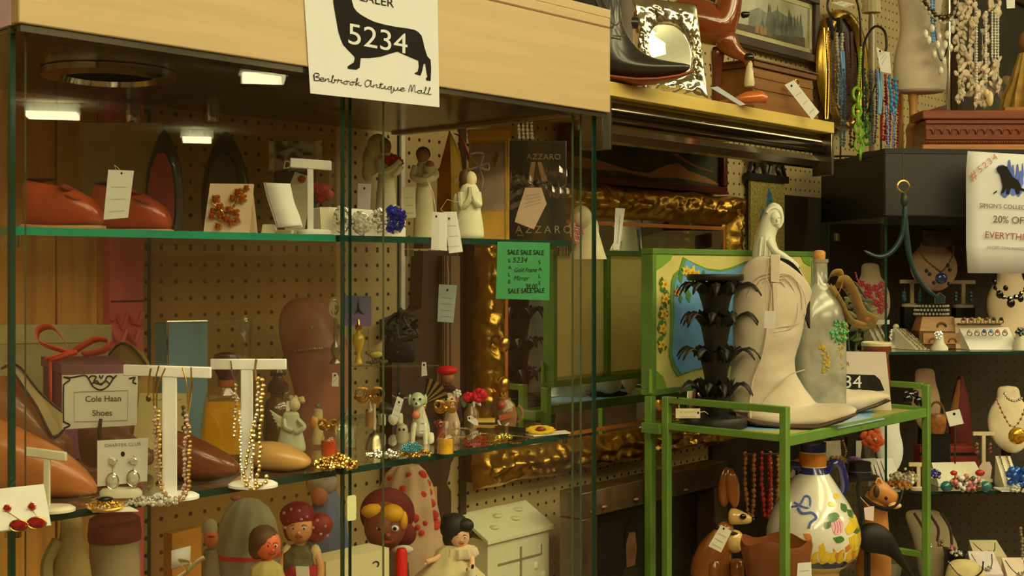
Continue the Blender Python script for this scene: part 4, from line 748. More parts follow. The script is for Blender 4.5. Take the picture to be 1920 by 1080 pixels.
for i, (x, y, rx, lb) in enumerate(((905, 822, 28, 'gold chain with brown beads scattered left of the green brooch'), (895, 838, 34, 'thin red-brown bead string lying along the shelf front edge'), (965, 826, 22, 'gold links lying right of the green brooch'), (865, 812, 18, 'small pale gold bead string beside the amber vial'))):
    t = T('bead_string', lb, 'necklace', x, y, S2, 'loose chains on the middle shelf'); m = t.mb(); m.strand(catmull([(x+rx*math.cos(a)*(1+.2*math.sin(3*a)), 16*math.sin(a), y-2-5*math.sin(a)) for a in [.6*k for k in range(10)]], 4), 2.1, 2.2, 5); t.add('bead_strand', m, [GOLDB, SMOKE, GOLD, CHAMP][i], ang=20)
t = T('brooch', 'yellow daisy brooch with a red centre on a white card, right end of the shelf', 'brooch', 1018, 815, S2)
m = t.mb(); m.add([(985, 0, 812.5), (1062, 46, 812.5), (1070, 14, 812.5), (1000, -30, 812.5), (985, 0, 814.7), (1062, 46, 814.7), (1070, 14, 814.7), (1000, -30, 814.7)], [(0, 1, 2, 3), (7, 6, 5, 4), (0, 4, 5, 1), (1, 5, 6, 2), (2, 6, 7, 3), (3, 7, 4, 0)]); t.add('card_pad', m, CREAM, smooth=False)
YP = M((226, 170, 30), .35, e=.75)
for k in range(11): a = 2*PI*k/11; m = t.mb(); m.ball((1013+19*math.cos(a), -6+8*math.sin(a), 807-5*math.sin(a)-2), 10, 8, (1, .6, .3)); t.add('petal', m, YP)
m = t.mb(); m.ball((1013, -8, 803), 8, 8, (1, .7, .6)); t.add('flower_centre', m, M((130, 46, 20), .4, e=.7))
# perched row behind: acrylic riser and small things on it
acrylic('clear acrylic riser carrying the hand mirror and the yellow bird', 610, 824, 684, 772, 60, S2, 717)
RZ = lambda x, y: ('d', 1.42)
t = T('hand_mirror', 'small silver hand mirror standing upright on a bobbin handle', 'hand mirror', 630, 682, ('d', 1.42)); m = t.mb(); m.tube(arc(627, 577, 10, 18, 0, 2*PI, 20)[:-1], 2.4, 6, True); fr = t.add('frame', m, M((150, 130, 80), .3, e=.6))
m = t.mb(); m.ball((627, 0, 577), 10, 16, (1, .15, 1.75)); t.add('glass', m, MIRROR, parent=fr); m = t.mb(); m.lathe([(2, 594), (4, 602), (2.4, 608), (5, 616), (2.4, 622), (5, 630), (3, 640), (8, 648), (9, 660), (4, 670), (11, 680), (11, 682)], 629, 0, 14); t.add('handle', m, M((150, 130, 90), .2, .7))
t = T('souvenir_box', 'small blue-grey box printed with a pointed iron tower', 'box', 670, 612, ('d', 1.43)); m = t.mb(); m.prism([(645, 554), (695, 556), (695, 612), (645, 611)], 0, 14); b = t.add('box', m, M((96, 98, 102), .5, e=.6, var=.2, scale=10), smooth=False)
m = t.mb(); m.prism([(645, 588), (695, 588), (695, 612), (645, 611)], -.8, 0); t.add('lilac_band', m, M((112, 94, 116), .5, e=.6), parent=b, smooth=False)
t.add('printed_tower', t.mb().prism([(671.5, 562), (672.5, 562), (673.5, 575), (676, 583), (684, 590), (676, 588), (672, 584), (668, 588), (664, 590), (669, 582)], -1.6, -.8), INK, parent=b, smooth=False); t.text('PARIS', 651, 603, 9, GREYINK, -1.4, sp=1.1)
t = T('box_stand', 'slim clear block holding up the souvenir box', 'display riser', 670, 682, ('d', 1.45)); m = t.mb(); m.prism([(650, 612.5), (690, 612.5), (690, 682), (650, 682)], 0, 12); t.add('block', m, CLEAR, smooth=False)
t = T('perfume_bottle', 'little gold perfume bottle with yellow glass, left of the yellow bird', 'perfume bottle', 672, 682, ('d', 1.4)); m = t.mb(); m.lathe([(8, 682), (7, 676), (3, 664), (9, 650), (12, 638), (9, 628), (4, 624), (4, 618)], 672, 0, 14); t.add('bottle', m, M((186, 150, 30), .15, e=.65, coat=1)); m = t.mb(); m.lathe([(6, 618), (7, 612), (3, 608), (3, 602), (1, 598)], 672, 0, 12); t.add('stopper', m, GOLD)
t = T('bird_figurine', 'small grey and yellow glass bird on a leafy base', 'figurine', 705, 682, ('d', 1.41)); m = t.mb(); profile(m, [(687, 664, 689, 652, 4), (696, 672, 697, 648, 8), (706, 674, 706, 644, 9), (715, 668, 716, 636, 7), (718, 648, 720, 626, 4)], 12); t.add('body', m, M((150, 130, 70), .3, e=.65, var=.3, scale=40)); m = t.mb(); m.ball((706, -5, 664), 10, 10, (1.2, .6, .7)); t.add('breast', m, M((190, 166, 50), .3, e=.65)); m = t.mb(); gems(m, 706, 678, 20, 4, 24, 3); t.add('leafy_base', m, M((110, 96, 60), .3, .4))
t = T('tulle_bundle', 'tangled black and grey netting trim heaped on the riser', 'fabric', 745, 682, ('d', 1.46))
for k in range(16):
    m = t.mb(); a0 = random.uniform(0, 6); cx, cy = random.uniform(730, 770), random.uniform(600, 660); m.tube(catmull([(cx+random.uniform(-22, 22), random.uniform(-16, 16), cy+random.uniform(-26, 24)) for _ in range(5)], 4), random.uniform(2, 5), 5); t.add('netting_loop', m, [BLACK, M((64, 58, 40), .6, e=.6), M((44, 34, 22), .4, e=.6)][k % 3])
m = t.mb(); profile(m, [(716, 680, 718, 630, 12), (740, 682, 742, 600, 18), (765, 682, 768, 620, 16), (782, 680, 780, 650, 8)], 12); t.add('heap', m, M((34, 26, 16), .7, e=.6, bump=.6), sub=1)
hangtag('little white hang tag against the clear riser, upper right', [(791, 679), (799, 679), (801, 704), (790, 706)], ('d', 1.385), lines=0, hole=(795, 684))
hangtag('little white hang tag against the pink pillow', [(623, 699), (631, 699), (635, 706), (635, 725), (622, 724)], ('d', 1.35), lines=2, hole=(628, 704))
t = T('satin_pillow', 'dusky pink satin heart pillow trimmed with pearls behind the necklaces', 'pillow', 600, 830, ('d', 1.5)); PKS = M((130, 80, 50), .4, e=.5, var=.25, scale=9, bump=.3)
m = t.mb(); profile(m, [(520, 600, 530, 572, 10), (526, 660, 560, 552, 34), (560, 740, 610, 556, 48), (545, 800, 660, 640, 50), (540, 826, 665, 720, 44), (560, 832, 650, 790, 30)], 16); t.add('cushion', m, PKS, sub=1)
m = t.mb(); m.strand(catmull([(560, -42, 655), (585, -50, 652), (615, -50, 650), (640, -46, 648)], 4), 2.4, 1.8, 6); t.add('pearl_trim', m, CHAMP, ang=20); m = t.mb(); m.ball((592, -52, 612), 4, 8); t.add('green_bead', m, GREENG)
# dark glass jar, angel, minis
t = T('amber_jar', 'dark brown glass stoppered jar behind the cream shoe', 'bottle', 521, 846, ('d', 1.36)); m = t.mb(); m.lathe([(26, 846), (27, 830), (27, 770), (23, 752), (14, 744), (14, 738), (20, 734), (21, 722), (12, 712), (9, 706), (14, 698), (12, 690)], 521, 0, 20); t.add('bottle', m, M((56, 40, 24), .12, e=.6, coat=1)); t.add('silver_collar', t.mb().tube(arc(521, 734, 21, 4, 0, 2*PI, 20), 1.6, 5), SILVER)
t = T('angel_figurine', 'pale mint angel figurine with one outspread feathered wing', 'figurine', 545, 848, ('d', 1.25)); MINT = M((178, 176, 118), .4, e=.7, var=.12, scale=40, coat=.3)
m = t.mb(); m.lathe([(24, 848), (25, 842), (22, 822), (16, 800), (13, 786), (15, 776), (8, 770)], 546, 0, 16, 1.15, .8); t.add('robe', m, MINT, sub=1); m = t.mb(); m.ball((553, -2, 758), 12, 12, (.9, .9, 1.1)); t.add('head', m, M((205, 184, 120), .5, e=.75)); m = t.mb(); gems(m, 556, 750, 13, 8, 22, 4.5, 1, 6); t.add('curly_hair', m, M((170, 150, 84), .5, e=.7))
for k in range(6): m = t.mb(); m.tube([(536, 4, 790+k*3), (520, 5, 782+k*3), (505+k*3, 6, 770+k*7)], [3.4, 3.4, 1], 6); t.add('wing_feather', m, MINT)
m = t.mb(); m.tube(catmull([(534, -6, 786), (538, -14, 800), (552, -16, 806)], 4), 5, 8); m.tube(catmull([(560, -6, 786), (572, -12, 800), (556, -16, 808)], 4), 5, 8); t.add('arms', m, MINT)
hangtag('small cream hang tag behind the mint angel figurine', [(537, 752), (545, 752), (543, 778), (536, 777)], ('d', 1.3), lines=0)
t = T('perfume_bottle', 'tiny frosted bottle with an orange bow behind the mint angel', 'perfume bottle', 596, 832, ('d', 1.32)); m = t.mb(); m.lathe([(12, 832), (13, 820), (10, 812), (12, 800), (10, 782), (9, 768), (4, 766)], 596, 0, 14); t.add('bottle', m, M((176, 150, 84), .2, e=.65, coat=.6)); m = t.mb(); m.ball((591, -6, 792), 11, 8, (.9, .7, 1.3)); t.add('orange_bow', m, M((186, 126, 40), .3, e=.65)); m = t.mb(); m.ball((595, 0, 761), 4, 8); t.add('stopper', m, M((70, 90, 60), .2, e=.6))
def bowvial(label, cx, base, bowy, bowr, wv, col, at, bowm=GOLD, stripes=0):
    t = T('perfume_vial', label, 'perfume bottle', cx, base, at, 'perfume vials with gold bows'); m = t.mb(); m.lathe([(wv, base), (wv, base-18), (wv*.95, base-28)], cx, 0, 16); t.add('perfume', m, M(col, .08, e=.75, var=.3, scale=60, coat=1))
    m = t.mb(); m.lathe([(wv+2, base+.5), (wv+2, base-26), (wv*.8, base-36), (wv*.35, base-42), (wv*.35, bowy+6)], cx, 0, 16); t.add('glass_vial', m, CLEAR)
    for sx in (-1, 1):
        for k in range(3): m = t.mb(); m.tube(arc(cx+sx*bowr*(.55+.1*k), bowy-k*2, bowr*(.55-.1*k), bowr*(.6-.1*k), 0, 2*PI, 14, -3-2*k), 2.2, 5); t.add('bow_loop', m, bowm)
    m = t.mb(); m.ball((cx, -5, bowy+3), 5, 8); t.add('bow_knot', m, bowm); return t
bowvial('small vial of red-orange perfume with a gold bow, beside the mint angel', 616, 853, 796, 16, 14, (196, 66, 12), S2)
bowvial('tall slim vial with a gold bow standing at the glass divider', 694, 800, 740, 24, 9, (150, 110, 50), ('d', 1.36))
bowvial('vial of golden beads with a striped bow in front of the brown puppy', 836, 850, 762, 19, 14, (214, 150, 30), S2)
t = T('glass_tumbler', 'small clear glass tumbler just left of the glass divider', 'glass', 646, 838, ('d', 1.28)); m = t.mb(); m.lathe([(18, 838), (21, 800), (24, 796), (20, 800), (17, 832)], 648, 0, 18, cap=False); t.add('tumbler', m, glassy((.9, .93, .85), .1, .1))
t = T('hand_bell', 'small brushed brass bell right of the glass divider', 'bell', 703, 842, ('d', 1.27)); m = t.mb(); m.lathe([(18, 842), (16, 836), (12, 822), (9, 814), (3, 810), (3, 806)], 702, 0, 18); t.add('bell', m, M((.5, .44, .3), .3, 1, raw=True)); m = t.mb(); m.lathe([(3, 806), (3.5, 790), (2.5, 764), (4, 758)], 702, 0, 10); t.add('handle', m, M((170, 150, 100), .3, e=.65))
# china dogs
def chinadog(label, cx, base, sc, bodym, headm, at, patch=None, rz=0, facing=1, name='dog_figurine'):
    t = T(name, label, 'figurine', cx, base, at, 'china animal figurines', rz=rz); X = lambda x: cx+facing*x*sc; Y = lambda y: base-y*sc
    t.skin('body', [(X(4), 8*sc, Y(14)), (X(2), 2*sc, Y(34)), (X(0), -4*sc, Y(54)), (X(-1), -8*sc, Y(72)), (X(-2), -12*sc, Y(84))], [(0, 1), (1, 2), (2, 3), (3, 4)], [22*sc, 20*sc, 16*sc, 11*sc, 12*sc], bodym, 1)
    for sx in (-1, 1):
        t.skin('foreleg', [(X(9*sx), -12*sc, Y(46)), (X(12*sx), -18*sc, Y(22)), (X(13*sx), -20*sc, Y(4)), (X(13*sx), -27*sc, Y(3))], [(0, 1), (1, 2), (2, 3)], [7*sc, 6*sc, 5*sc, 5*sc], bodym, 1)
        t.skin('hind_leg', [(X(18*sx), 4*sc, Y(20)), (X(24*sx), -8*sc, Y(8)), (X(24*sx), -16*sc, Y(4))], [(0, 1), (1, 2)], [11*sc, 7*sc, 5*sc], bodym, 1)
    m = t.mb(); m.ball((X(-3), -16*sc, Y(88)), 15*sc, 12, (1, .95, 1.05)); hd = t.add('head', m, headm); m = t.mb(); m.ball((X(-4), -29*sc, Y(81)), 7.5*sc, 10, (1.1, 1, .8)); t.add('muzzle', m, headm, parent=hd); m = t.mb(); m.ball((X(-4), -36*sc, Y(83)), 2.6*sc, 8); t.add('nose', m, BLACKGLOSS, parent=hd)
    for sx in (-1, 1):
        m = t.mb(); m.ball((X(-3+6*sx), -29*sc, Y(91)), 2.6*sc, 8); t.add('eye', m, BLACKGLOSS, parent=hd)
        m = t.mb(); m.ball((X(-3+15*sx), -12*sc, Y(88)), 8*sc, 10, (.5, .8, 1.4)); t.add('ear', m, patch or headm, parent=hd)
    return t
WDOG = M((206, 194, 134), .2, e=.75, var=.06, coat=.6); GRN = M((176, 180, 120), .2, e=.75, coat=.6, var=.2); ORC = M((200, 110, 56), .25, e=.7)
d = chinadog('white china dog sitting with an orange ball in its mouth, tag on its chest', 787, 832, .95, WDOG, GRN, ('d', 1.28)); m = d.mb(); m.ball((783, -38, 774), 8, 10); d.add('orange_ball', m, ORC)
hangtag('tiny white string tag hanging on the white china dog', [(788, 784), (796, 784), (798, 812), (786, 813)], ('d', 1.235), lines=2, string=[(792, 0, 784), (793, 6, 768)])
BWD = M((54, 46, 30), .25, e=.65, coat=.6, var=.2)
t = T('dog_figurine', 'black and white china spaniel standing behind the tag, head to the right', 'figurine', 735, 800, ('d', 1.38), 'china animal figurines')
t.skin('body', [(708, 0, 764), (725, 0, 766), (744, -2, 772), (752, -4, 758), (756, -8, 744), (768, -12, 748)], [(0, 1), (1, 2), (2, 3), (3, 4), (4, 5)], [12, 14, 14, 11, 11, 7], BWD, 1)
for x, y in ((712, 6), (718, -6), (744, 6), (750, -6)): t.skin('leg', [(x, y, 772), (x+2, y, 790), (x+2, y-2, 799)], [(0, 1), (1, 2)], [7, 5, 5], WDOG, 1)
m = t.mb(); m.ball((748, -2, 744), 8, 8, (.6, .6, 1.5)); t.add('ear', m, BLACKGLOSS); m = t.mb(); m.ball((738, -8, 784), 10, 8, (1, .6, 1.3)); t.add('white_chest', m, WDOG)
hangtag('white string tag with a punched hole in front of the black and white spaniel', [(745, 743), (757, 749), (746, 787), (733, 782)], ('d', 1.26), hole=(748, 754), string=[(748, 0, 754), (742, 6, 746), (734, 10, 742)])
BRD = M((196, 160, 108), .2, e=.72, var=.25, scale=30, coat=.6)
chinadog('brown-eared cream china puppy with a flower on its head', 846, 826, .88, BRD, BRD, ('d', 1.36), M((150, 84, 44), .3, e=.65), name='puppy_figurine')
t = T('flower_ornament', 'tiny white china blossom behind the ear of the cream puppy', 'ornament', 866, 738, ('d', 1.345)); m = t.mb(); blossom(m, 858, 736, 8, -16); t.add('blossom', m, WHITE)
RBR = M((120, 46, 28), .15, e=.6, coat=.8, var=.3, scale=30)
chinadog('small glossy red-brown bear with a round cream face, in front of the puppy', 826, 842, .55, RBR, RBR, ('d', 1.29), name='bear_figurine')
t = T('owl_figurine', 'tiny pale owl figurine left of the white china dog', 'figurine', 754, 830, ('d', 1.27)); m = t.mb(); m.lathe([(9, 830), (12, 820), (11, 806), (9, 798), (3, 794)], 754, 0, 14); t.add('body', m, M((150, 138, 90), .3, e=.7)); 
for sx in (-1, 1): m = t.mb(); m.ball((754+4*sx, -10, 804), 2.6, 8); t.add('eye', m, BLACKGLOSS)
t = T('fan_bow', 'large gold and black striped ribbon fan behind the white china dog', 'bow', 800, 770, ('d', 1.33))
for k in range(9): m = t.mb(); a = -1.5+k*.14; m.prism([(793, 758), (793+48*math.cos(a+.06), 760+46*math.sin(a+.06)-6), (793+48*math.cos(a+.2), 760+46*math.sin(a+.2)-6)], -2+k*.3, 0+k*.3); t.add('ribbon_stripe', m, GOLD if k % 2 else BLACK, smooth=False)
t.add('ribbon_knot', t.mb().ball((794, -1, 762), 6, 8), GOLD)
# red hats, flowers, jug at the back
t = T('doll_figurine', 'small dark figurine wearing a bright red flat hat, back of the shelf', 'figurine', 838, 812, ('d', 1.45)); m = t.mb(); m.lathe([(20, 812), (26, 790), (22, 760), (12, 735), (14, 728), (8, 722)], 842, 0, 16); t.add('body', m, M((50, 30, 20), .4, e=.55, var=.3)); m = t.mb(); m.ball((840, -2, 708), 12, 12); t.add('head', m, M((140, 90, 44), .5, e=.6)); m = t.mb(); m.ball((838, -4, 694), 20, 14, (1, .8, .45)); t.add('red_hat', m, M((204, 22, 24), .6, e=.75))
t = T('flower_bottle', 'small green-leafed bottle topped with two bright red fabric flowers', 'ornament', 888, 812, ('d', 1.38)); m = t.mb(); m.lathe([(15, 812), (16, 800), (14, 772), (8, 762), (8, 756)], 884, 0, 16); t.add('bottle', m, M((110, 84, 40), .2, e=.6, coat=.8)); REDF = M((206, 26, 34), .6, e=.78, var=.2)
for x, y, r in ((878, 744, 10), (899, 741, 14)): m = t.mb(); [m.ball((x+r*.6*math.cos(a), -4+r*.3*math.sin(2*a), y+r*.5*math.sin(a)), r*.55, 7) for a in [2*PI*i/7 for i in range(7)]]; m.ball((x, -7, y), r*.55, 7); t.add('red_flower', m, REDF)
for x, y in ((888, 758), (896, 754), (884, 764)): m = t.mb(); m.ball((x, -5, y), 7, 8, (.5, .4, 1.3), ('Y', (x-890)*.12)); t.add('white_petal', m, WHITE)
m = t.mb(); m.ball((870, 0, 752), 9, 8, (.8, .5, 1.4)); t.add('leaf', m, M((100, 116, 80), .6, e=.6))
hangtag('white oval string tag tilted before the red-flowered bottle', [(876, 781), (884, 779), (896, 790), (897, 798), (890, 797), (877, 788)], ('d', 1.3), lines=1, hole=(880, 784))
t = T('character_jug', 'small brown and ochre glazed jug with a red flower knob', 'jug', 946, 815, ('d', 1.42)); JG = M((120, 84, 40), .25, e=.6, var=.4, scale=30, coat=.5); m = t.mb(); m.lathe([(16, 815), (22, 800), (24, 778), (20, 758), (12, 750), (12, 746)], 946, 0, 18); t.add('body', m, JG); t.add('handle', t.mb().tube(arc(968, 776, 12, 16, -1.3, 1.3, 10), 3, 6), JG); m = t.mb(); m.ball((940, -16, 758), 9, 10); t.add('red_knob', m, M((150, 60, 34), .4, e=.6)); m = t.mb(); m.prism([(935, 776), (958, 772), (958, 780), (937, 786)], -24.5, -22); t.add('painted_band', m, M((180, 90, 44), .4, e=.65), smooth=False)
t.add('white_stripe', t.mb().tube(catmull([(934, -22, 785), (938, -24, 794), (944, -24, 798), (954, -24, 790)], 4), 2.2, 5), WHITE)
t = T('trinket_box', 'low dark trinket box with ochre trim between the bottle and the jug', 'box', 908, 822, ('d', 1.33)); m = t.mb(); m.box((908, 0, 806), (36, 24, 30)); t.add('box', m, M((76, 48, 26), .3, e=.6)); m = t.mb(); m.box((908, 0, 788), (40, 28, 5)); t.add('lid', m, M((190, 150, 50), .3, e=.6))
# ================================================================ signs and tags on the case
SIGN = M((232, 221, 178), .75, e=1.0, var=.015)
def flat(name, label, cat, pts, d, mat, px, py, part='sheet', th=.0004, curl=0):
    """A sheet in a plane parallel to the wall, given by its corners in the photo."""
    t = T(name, label, cat, px, py, ('d', d), None, True); o = t.o3 = (U.dot(t.p), N.dot(t.p), t.p.z)
    t.flat = lambda q, y=0: [(U.dot(p)-o[0], -y, p.z-o[2]) for p in [onD(x, yy, d) for x, yy in q]]
    m = MB(); c = t.flat(pts)
    if curl and len(pts) == 4:
        g = []
        for i in range(9):
            f = i/8; a = Vector(c[0]).lerp(Vector(c[3]), f); b = Vector(c[1]).lerp(Vector(c[2]), f); off = -curl*max(0, f-.45)**2
            g.append([a.lerp(b, j/4)+Vector((0, off, 0)) for j in range(5)])
        m.sheet(g); t.sheet = t.add(part, m, mat, solid=th)
    else:
        n = len(c); m.add(c+[(x, y+th, z) for x, y, z in c], [tuple(range(n)), tuple(range(2*n-1, n-1, -1))]+[(i, (i+1) % n, (i+1) % n+n, i+n) for i in range(n)]); t.sheet = t.add(part, m, mat, smooth=False)
    def ink(q, nm, mt, y=.0006):
        m = MB(); c = t.flat(q, y); m.add(c+[(x, yy+.0003, z) for x, yy, z in c], [tuple(range(len(c)))]+[(i, (i+1) % len(c), (i+1) % len(c)+len(c), i+len(c)) for i in range(len(c))]); return t.add(nm, m, mt, parent=t.sheet, smooth=False)
    t.ink = ink
    def write(body, x, y, size, mt, dep=.0012, roll=0, **kw):
        q = t.flat([(x, y)])[0]; o = t.text(body, t.px, t.py, size*(onD(x, y, d).y/t.p.y), mt, 0, roll=roll, **kw); o.location = (q[0], -dep, q[2]); return o
    t.write = write; return t
DOG = [(622, -22), (640, -30), (655, -20), (659, 0), (663, 14), (669, 22), (677, 28), (689, 35), (702, 41), (720, 46), (740, 50), (762, 53), (777, 56), (784, 60), (790, 67), (793, 77), (795, 87), (798, 97), (801, 106), (807, 112), (808, 130), (807, 152), (799, 151), (798, 147), (801, 144), (799, 134), (797, 120), (794, 120), (791, 134), (788, 142), (778, 139), (777, 137), (783, 134), (785, 125), (784, 114), (765, 106), (745, 97), (730, 101), (715, 106), (693, 109), (676, 109), (674, 127), (668, 131), (652, 129), (651, 125), (655, 122), (663, 117), (665, 109), (663, 105), (653, 95), (643, 84), (638, 72), (634, 59), (631, 42), (628, 25), (625, 8)]
sg = flat('paper_sign', 'paper sign with a black long dog silhouette numbered 5234 taped on the wood header', 'sign', [(566, -75), (819, -75), (824, 201), (582, 175)], 1.1195, SIGN, 700, 190, curl=.0)
sg.ink(DOG, 'dog_silhouette', M((22, 17, 9), .95, e=.95, var=.03), .0005)
sg.write('5234', 649, 81, 56, SIGN, .0011, xs=1.06); sg.write('DEALER', 655, -3, 24, INK, .0008)
GL = {'B': ((-.1, 1.9), (.1, 0), (.1, 2.1), (.8, 2.1), (.9, 1.5), (.3, 1.15), (1, .8), (.8, 0), (0, .1)), 'e': ((0, .4), (.8, .7), (.6, 1.05), (.2, .9), (.15, .3), (.5, 0), (1, .3)), 'n': ((0, 0), (.1, 1), (.15, .6), (.5, 1), (.7, .8), (.7, .1), (1.1, .2)), 'b': ((0, .3), (.4, 1.9), (.25, 2.1), (.15, .2), (.5, 0), (.75, .6), (.5, .9), (1.1, .8)), 'r': ((0, .1), (.22, 1.3), (.3, .95), (.8, 1), (.7, .4), (1.1, .15)), 'o': ((.6, 1), (.1, .7), (.2, .05), (.7, .15), (.65, .9), (.5, 1), (1.1, .85)), 'k': ((0, .3), (.4, 2), (.2, 2.1), (.15, 0), (.2, .6), (.7, 1), (.3, .6), (.8, 0), (1.1, .2)), 'A': ((1.1, 1.7), (.5, 2.1), (0, 1.1), (.3, 0), (.9, .6), (1.15, 2), (1.1, .2), (1.5, .2)), 't': ((0, .2), (.35, 1.8), (.3, 1.3), (.7, 1.4), (.05, 1.3), (.3, 1.2), (.3, .1), (.8, .2)), 'i': ((0, .2), (.25, 1), (.3, .1), (.7, .2)), 'q': ((.7, .9), (.1, .8), (.2, .05), (.7, .6), (.7, 1), (.65, -1), (1, -.6), (1.1, .2)), 'u': ((0, 1), (.15, .1), (.6, .2), (.75, 1), (.8, .1), (1.1, .2)), 'M': ((0, 0), (.3, 2), (.5, 1.9), (.55, .1), (.9, 2), (1.15, 1.9), (1.15, .1), (1.6, .2)), 'a': ((.7, .9), (.1, .8), (.15, .05), (.6, .2), (.75, 1), (.75, .1), (1.1, .2)), 'l': ((0, .2), (.5, 1.8), (.35, 2.1), (.2, .3), (.4, 0), (.7, .2))}
m = MB(); gx = 588
for ch in 'Benbrook Antique Mall':
    if ch == ' ': gx += 6; continue
    m.tube(sg.flat([(p.x, p.z) for p in catmull([(gx+10.4*x, 0, 151+(gx-587)*.124-6.2*y) for x, y in GL[ch]], 4)], .0008), .00042, 4); gx += 10.4*max(x for x, y in GL[ch])
sg.add('lettering', m, INK)
GT = M((60, 142, 66), .7, e=1.15, var=.02)
sl = flat('sale_tag', 'green paper sale tag hanging in front of the gilt mirror, printed SALE all round', 'sign', [(933, 453), (1031, 455), (1030, 563), (930, 560)], 1.1372, GT, 980, 560)
sl.write('SALE SALE SALE', 951, 477, 13, INK, .0006, xs=.78, bold=.2); sl.write('SALE SALE SALE', 952, 550, 13, INK, .0006, xs=.78, bold=.2)
for i, ch in enumerate('SALE'): sl.write(ch, 952, 492+13*i, 10, INK, .0006); sl.write(ch, 1009, 495+13*i, 10, INK, .0006)
sl.write('5234', 960, 492, 14, INK, .0006, shear=.2); sl.write('Gold Frame', 963, 510, 12, INK, .0006, shear=.35, xs=.75); sl.write('Mirror', 962, 526, 13, INK, .0006, shear=.35, xs=.8); sl.write('38.00', 984, 542, 14, INK, .0006, shear=.1, xs=.75)
ps = flat('price_sticker', 'blank cream price sticker on the glass edge above the doll boxes', 'sticker', [(651, 934), (653, 930), (665, 928), (668, 931), (668, 972), (666, 975), (653, 977), (651, 974)], 1.1375, M((212, 204, 120), .6, e=.85, var=.03), 659, 975, th=.001)
hangtag('pale blue-white price tag hanging on the dark wooden bracket below the top shelf', [(823, 533), (857, 535), (850, 605), (820, 603)], ('d', 1.4), mat=M((158, 164, 132), .8, e=.62), lines=4, hole=(839, 544), string=[(839, 0, 544), (842, 4, 520), (838, 8, 490)])
# ================================================================ dolls and boxes on the case's bottom shelf
def cloth(m, rings, cx, folds=10, amp=.06, n=48, sy=.8, dy=0):
    return m.loft([[(cx+r*(1+amp*math.sin(folds*2*PI*j/n+y*.02))*math.cos(2*PI*j/n), dy+r*sy*(1+amp*math.sin(folds*2*PI*j/n+y*.02))*math.sin(2*PI*j/n), y) for j in range(n)] for r, y in rings])
def B3(x, d): return yb(x, d, SH3)
def facebits(t, hx, hy, r, dep, turn=0, eye=2.6, mouth=M((150, 50, 36), .5, e=.7), eyem=BLACKGLOSS, lid=True, cheeks=None, par=None):
    ox = r*.5*turn
    for sx in (-1, 1):
        x = hx+ox+sx*r*.36*(1-abs(turn)*.3); m = t.mb(); m.ball((x, dep-r*.80, hy-r*.04), eye*1.5, 8, (1.1, .6, .9)); e = t.add('eye', m, WHITE, parent=par); m = t.mb(); m.ball((x, dep-r*.80-eye*.75, hy-r*.04), eye*.8, 8, (1, .5, 1)); t.add('pupil', m, eyem, parent=e)
        m = t.mb(); m.tube(arc(x, hy-r*.14, eye*1.9, eye*1.6, PI*1.1, PI*1.9, 6, dep-r*.84), .8, 4); t.add('eyebrow', m, DKB, parent=par)
    m = t.mb(); m.ball((hx+ox*1.2, dep-r*.98, hy+r*.22), r*.13, 8, (1, 1, .9)); t.add('nose', m, cheeks or eyem, parent=par)
    m = t.mb(); m.tube(arc(hx+ox*1.1, hy+r*.4, r*.2, r*.13, .25, PI-.25, 6, dep-r*.88), r*.06, 5); t.add('mouth', m, mouth, parent=par)
SKIN = M((214, 150, 92), .45, e=.7, var=.05); SKINB = M((112, 58, 30), .5, e=.55, var=.12); CLOTHW = M((150, 142, 98), .85, e=.55, var=.1, bump=.3)
t = T('cloth_canister', 'cream canister with a dark red lid on the bottom shelf, left end', 'canister', 215, B3(215, 1.22), ('d', 1.22)); m = t.mb(); m.lathe([(46, t.py), (46, 1010)], 215, 0, 28); t.add('body', m, M((140, 120, 74), .8, e=.6, var=.12)); m = t.mb(); m.lathe([(48, 1012), (49, 1000), (46, 972), (30, 962)], 215, 0, 28); t.add('lid', m, M((90, 38, 24), .6, e=.5))
t = T('cloth_doll', 'plain pale cloth doll body standing left of the red-lidded canister', 'doll', 134, B3(134, 1.2), ('d', 1.2)); m = t.mb(); m.lathe([(50, t.py), (46, 1120), (34, 1050), (22, 1005), (20, 990), (22, 975), (12, 958)], 134, 0, 20, 1, .7); t.add('body', m, M((128, 106, 52), .85, e=.55, var=.1), sub=1)
m = t.mb(); m.tube(catmull([(112, -10, 1010), (96, -20, 1050), (100, -30, 1090)], 4), 12, 8); t.add('arm', m, M((128, 106, 52), .85, e=.55, var=.1))
t = T('cardboard_box', 'amber cardboard box with a small white label, bottom shelf', 'box', 338, B3(338, 1.22), ('d', 1.22)); m = t.mb(); m.add([(304, 10, 1000), (330, -26, 996), (374, 14, 990), (350, 40, 994), (304, 10, t.py), (330, -26, t.py), (374, 14, t.py), (350, 40, t.py)], [(0, 1, 2, 3), (0, 4, 5, 1), (1, 5, 6, 2), (2, 6, 7, 3), (3, 7, 4, 0), (4, 7, 6, 5)]); t.add('box', m, M((150, 96, 26), .6, e=.6), smooth=False)
m = t.mb(); m.add([(329, -28, 1026), (358, -2, 1023), (357, -3, 1056), (329, -28, 1060)], [(0, 1, 2, 3)]); t.add('label', m, PAPER, solid=.0006)
t = T('ribbon_bow', 'cream satin ribbon bow in front of the amber box, bottom shelf', 'bow', 350, 1090, ('d', 1.17))
for q in ([(350, 0, 1072), (338, -8, 1050), (360, -10, 1052), (352, 0, 1072)], [(352, 0, 1070), (372, -6, 1052), (384, -4, 1044)], [(350, 0, 1072), (336, -6, 1082), (330, -4, 1094)]): ribbon(t, q, 16, M((196, 176, 110), .5, e=.7), 'loop')
